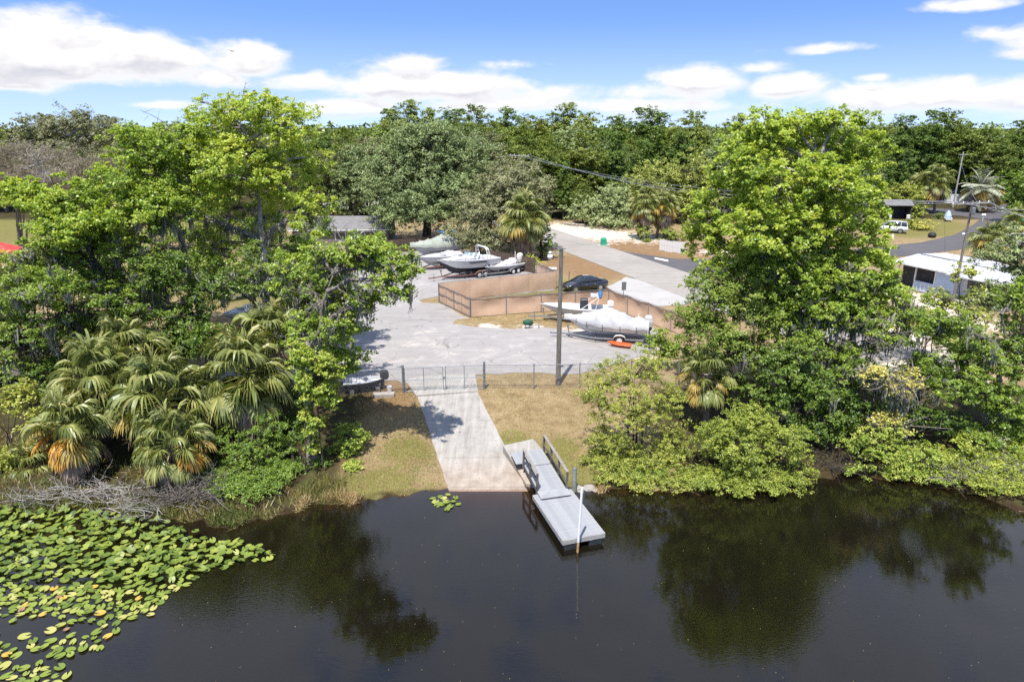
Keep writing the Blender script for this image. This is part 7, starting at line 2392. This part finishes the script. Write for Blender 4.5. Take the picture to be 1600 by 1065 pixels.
def pad(x, y, size, row, only=None, lbl=None, grp=None):
    u = prng.uniform()
    raised = row < 880 and prng.uniform() < .55
    kind = "y" if u < .045 else ("b" if u < .06 else ("r" if raised else "g"))
    if only:
        kind, raised = only, False
    me = {"y": PADY, "b": PADB}.get(kind, PADM)
    o = link_mesh("lily_pad", me[int(prng.integers(0, len(me)))])
    z = prng.uniform(.012, .05) if not raised else prng.uniform(.08, .30)
    o.location = (x, y, z)
    tl = .06 if not raised else .27
    o.rotation_euler = (prng.normal() * tl, prng.normal() * tl, prng.uniform(0, 2 * PI))
    s = size * prng.uniform(.68, 1.10)
    o.scale = (s, s * prng.uniform(.85, 1.05), s)
    zone = " near the open end of the mat" if x > -11.5 else (" along the thin lower edge of the mat" if row > 985 else (" in the upper part of the mat" if row < 900 else " in the middle of the mat"))
    tag(o, lbl or LBL[kind] + zone, "lily pad", grp or GRP[kind])
    return o


for x, y, row, k in pads[:286]:
    pad(x, y, .275 + .13 * (k - .85), row)
V, tn = [], []
ref = np.array([v.co[:] for v in PADM[1].vertices])
for x, y, row, k in pads[286:]:
    raised = prng.uniform() < .6
    s = (.265 + .13 * (k - .85)) * prng.uniform(.85, 1.15)
    e = Matrix.Rotation(prng.uniform(0, 6.28), 3, "Z")
    tl = .27 if raised else .06
    e = Matrix.Rotation(prng.normal() * tl, 3, "X") @ Matrix.Rotation(prng.normal() * tl, 3, "Y") @ e
    q = (np.array(e) @ (ref * s).T).T + np.array([x, y, prng.uniform(.1, .34) if raised else prng.uniform(.012, .05)])
    t = np.clip(.45 + .22 * prng.normal(), 0, 1)
    for i in range(1, len(q) - 1):
        V.append([q[0], q[i], q[i + 1]])
        tn.append(t)
tag(link_mesh("lily_pad_mat", quads_mesh("lily_pad_mat", np.array(V), L["pad"], np.array(tn), 3)), "lily pads packed along the left bank", kind="stuff")
for px, py in ((688, 776), (700, 773), (712, 778), (680, 784), (697, 785), (716, 788), (703, 792), (690, 789), (676, 779), (708, 784), (694, 779), (685, 788), (699, 796)):
    p = at_z(px, py, 0)
    pad(p.x, p.y, .38, 1000, only="g", lbl="green lily pad of the small cluster at the foot of the ramp", grp="lily pads at the foot of the ramp")

# floating seeds and leaf bits on the open water
n = 170
X, Y = prng.uniform(250, 1600, n), prng.uniform(775, 1065, n)
V, tn = [], []
for px, py in zip(X, Y):
    if inside(PAD_POLY, np.array([px]), np.array([py]))[0]:
        continue
    p = at_z(px, py, .004)
    s = prng.uniform(.010, .022)
    a = prng.uniform(0, 6.28)
    c, d = math.cos(a) * s, math.sin(a) * s
    V.append([(p.x - c, p.y - d, p.z), (p.x + d * .6, p.y - c * .6, p.z + .004), (p.x + c, p.y + d, p.z), (p.x - d * .6, p.y + c * .6, p.z + .004)])
    tn.append(prng.uniform(.4, 1))
tag(link_mesh("floating_debris", quads_mesh("floating_debris", np.array(V), L["grass"], np.array(tn))), kind="stuff")
# fallen leaves on the ramp and lot edges
V, tn = [], []
for i in range(500):
    px, py = prng.uniform(560, 1010), prng.uniform(540, 768)
    p = P(px, py)
    l, r_ = ramp_x(p.y)
    z = float(max(H(p.x, p.y), ramp_z(p.y) if l < p.x < r_ and p.y < 40.5 else -9)) + .012
    if z < .1:
        continue
    if p.y > 41:
        z = 1.036
    s, a = prng.uniform(.02, .045), prng.uniform(0, 6.28)
    c, d = math.cos(a) * s, math.sin(a) * s
    V.append([(p.x - c, p.y - d, z), (p.x + d * .6, p.y - c * .6, z + .01), (p.x + c, p.y + d, z), (p.x - d * .6, p.y + c * .6, z + .01)])
    tn.append(prng.uniform(.6, 1))
tag(link_mesh("fallen_leaves", quads_mesh("fallen_leaves", np.array(V), L["frond_dead"], np.array(tn))), kind="stuff")
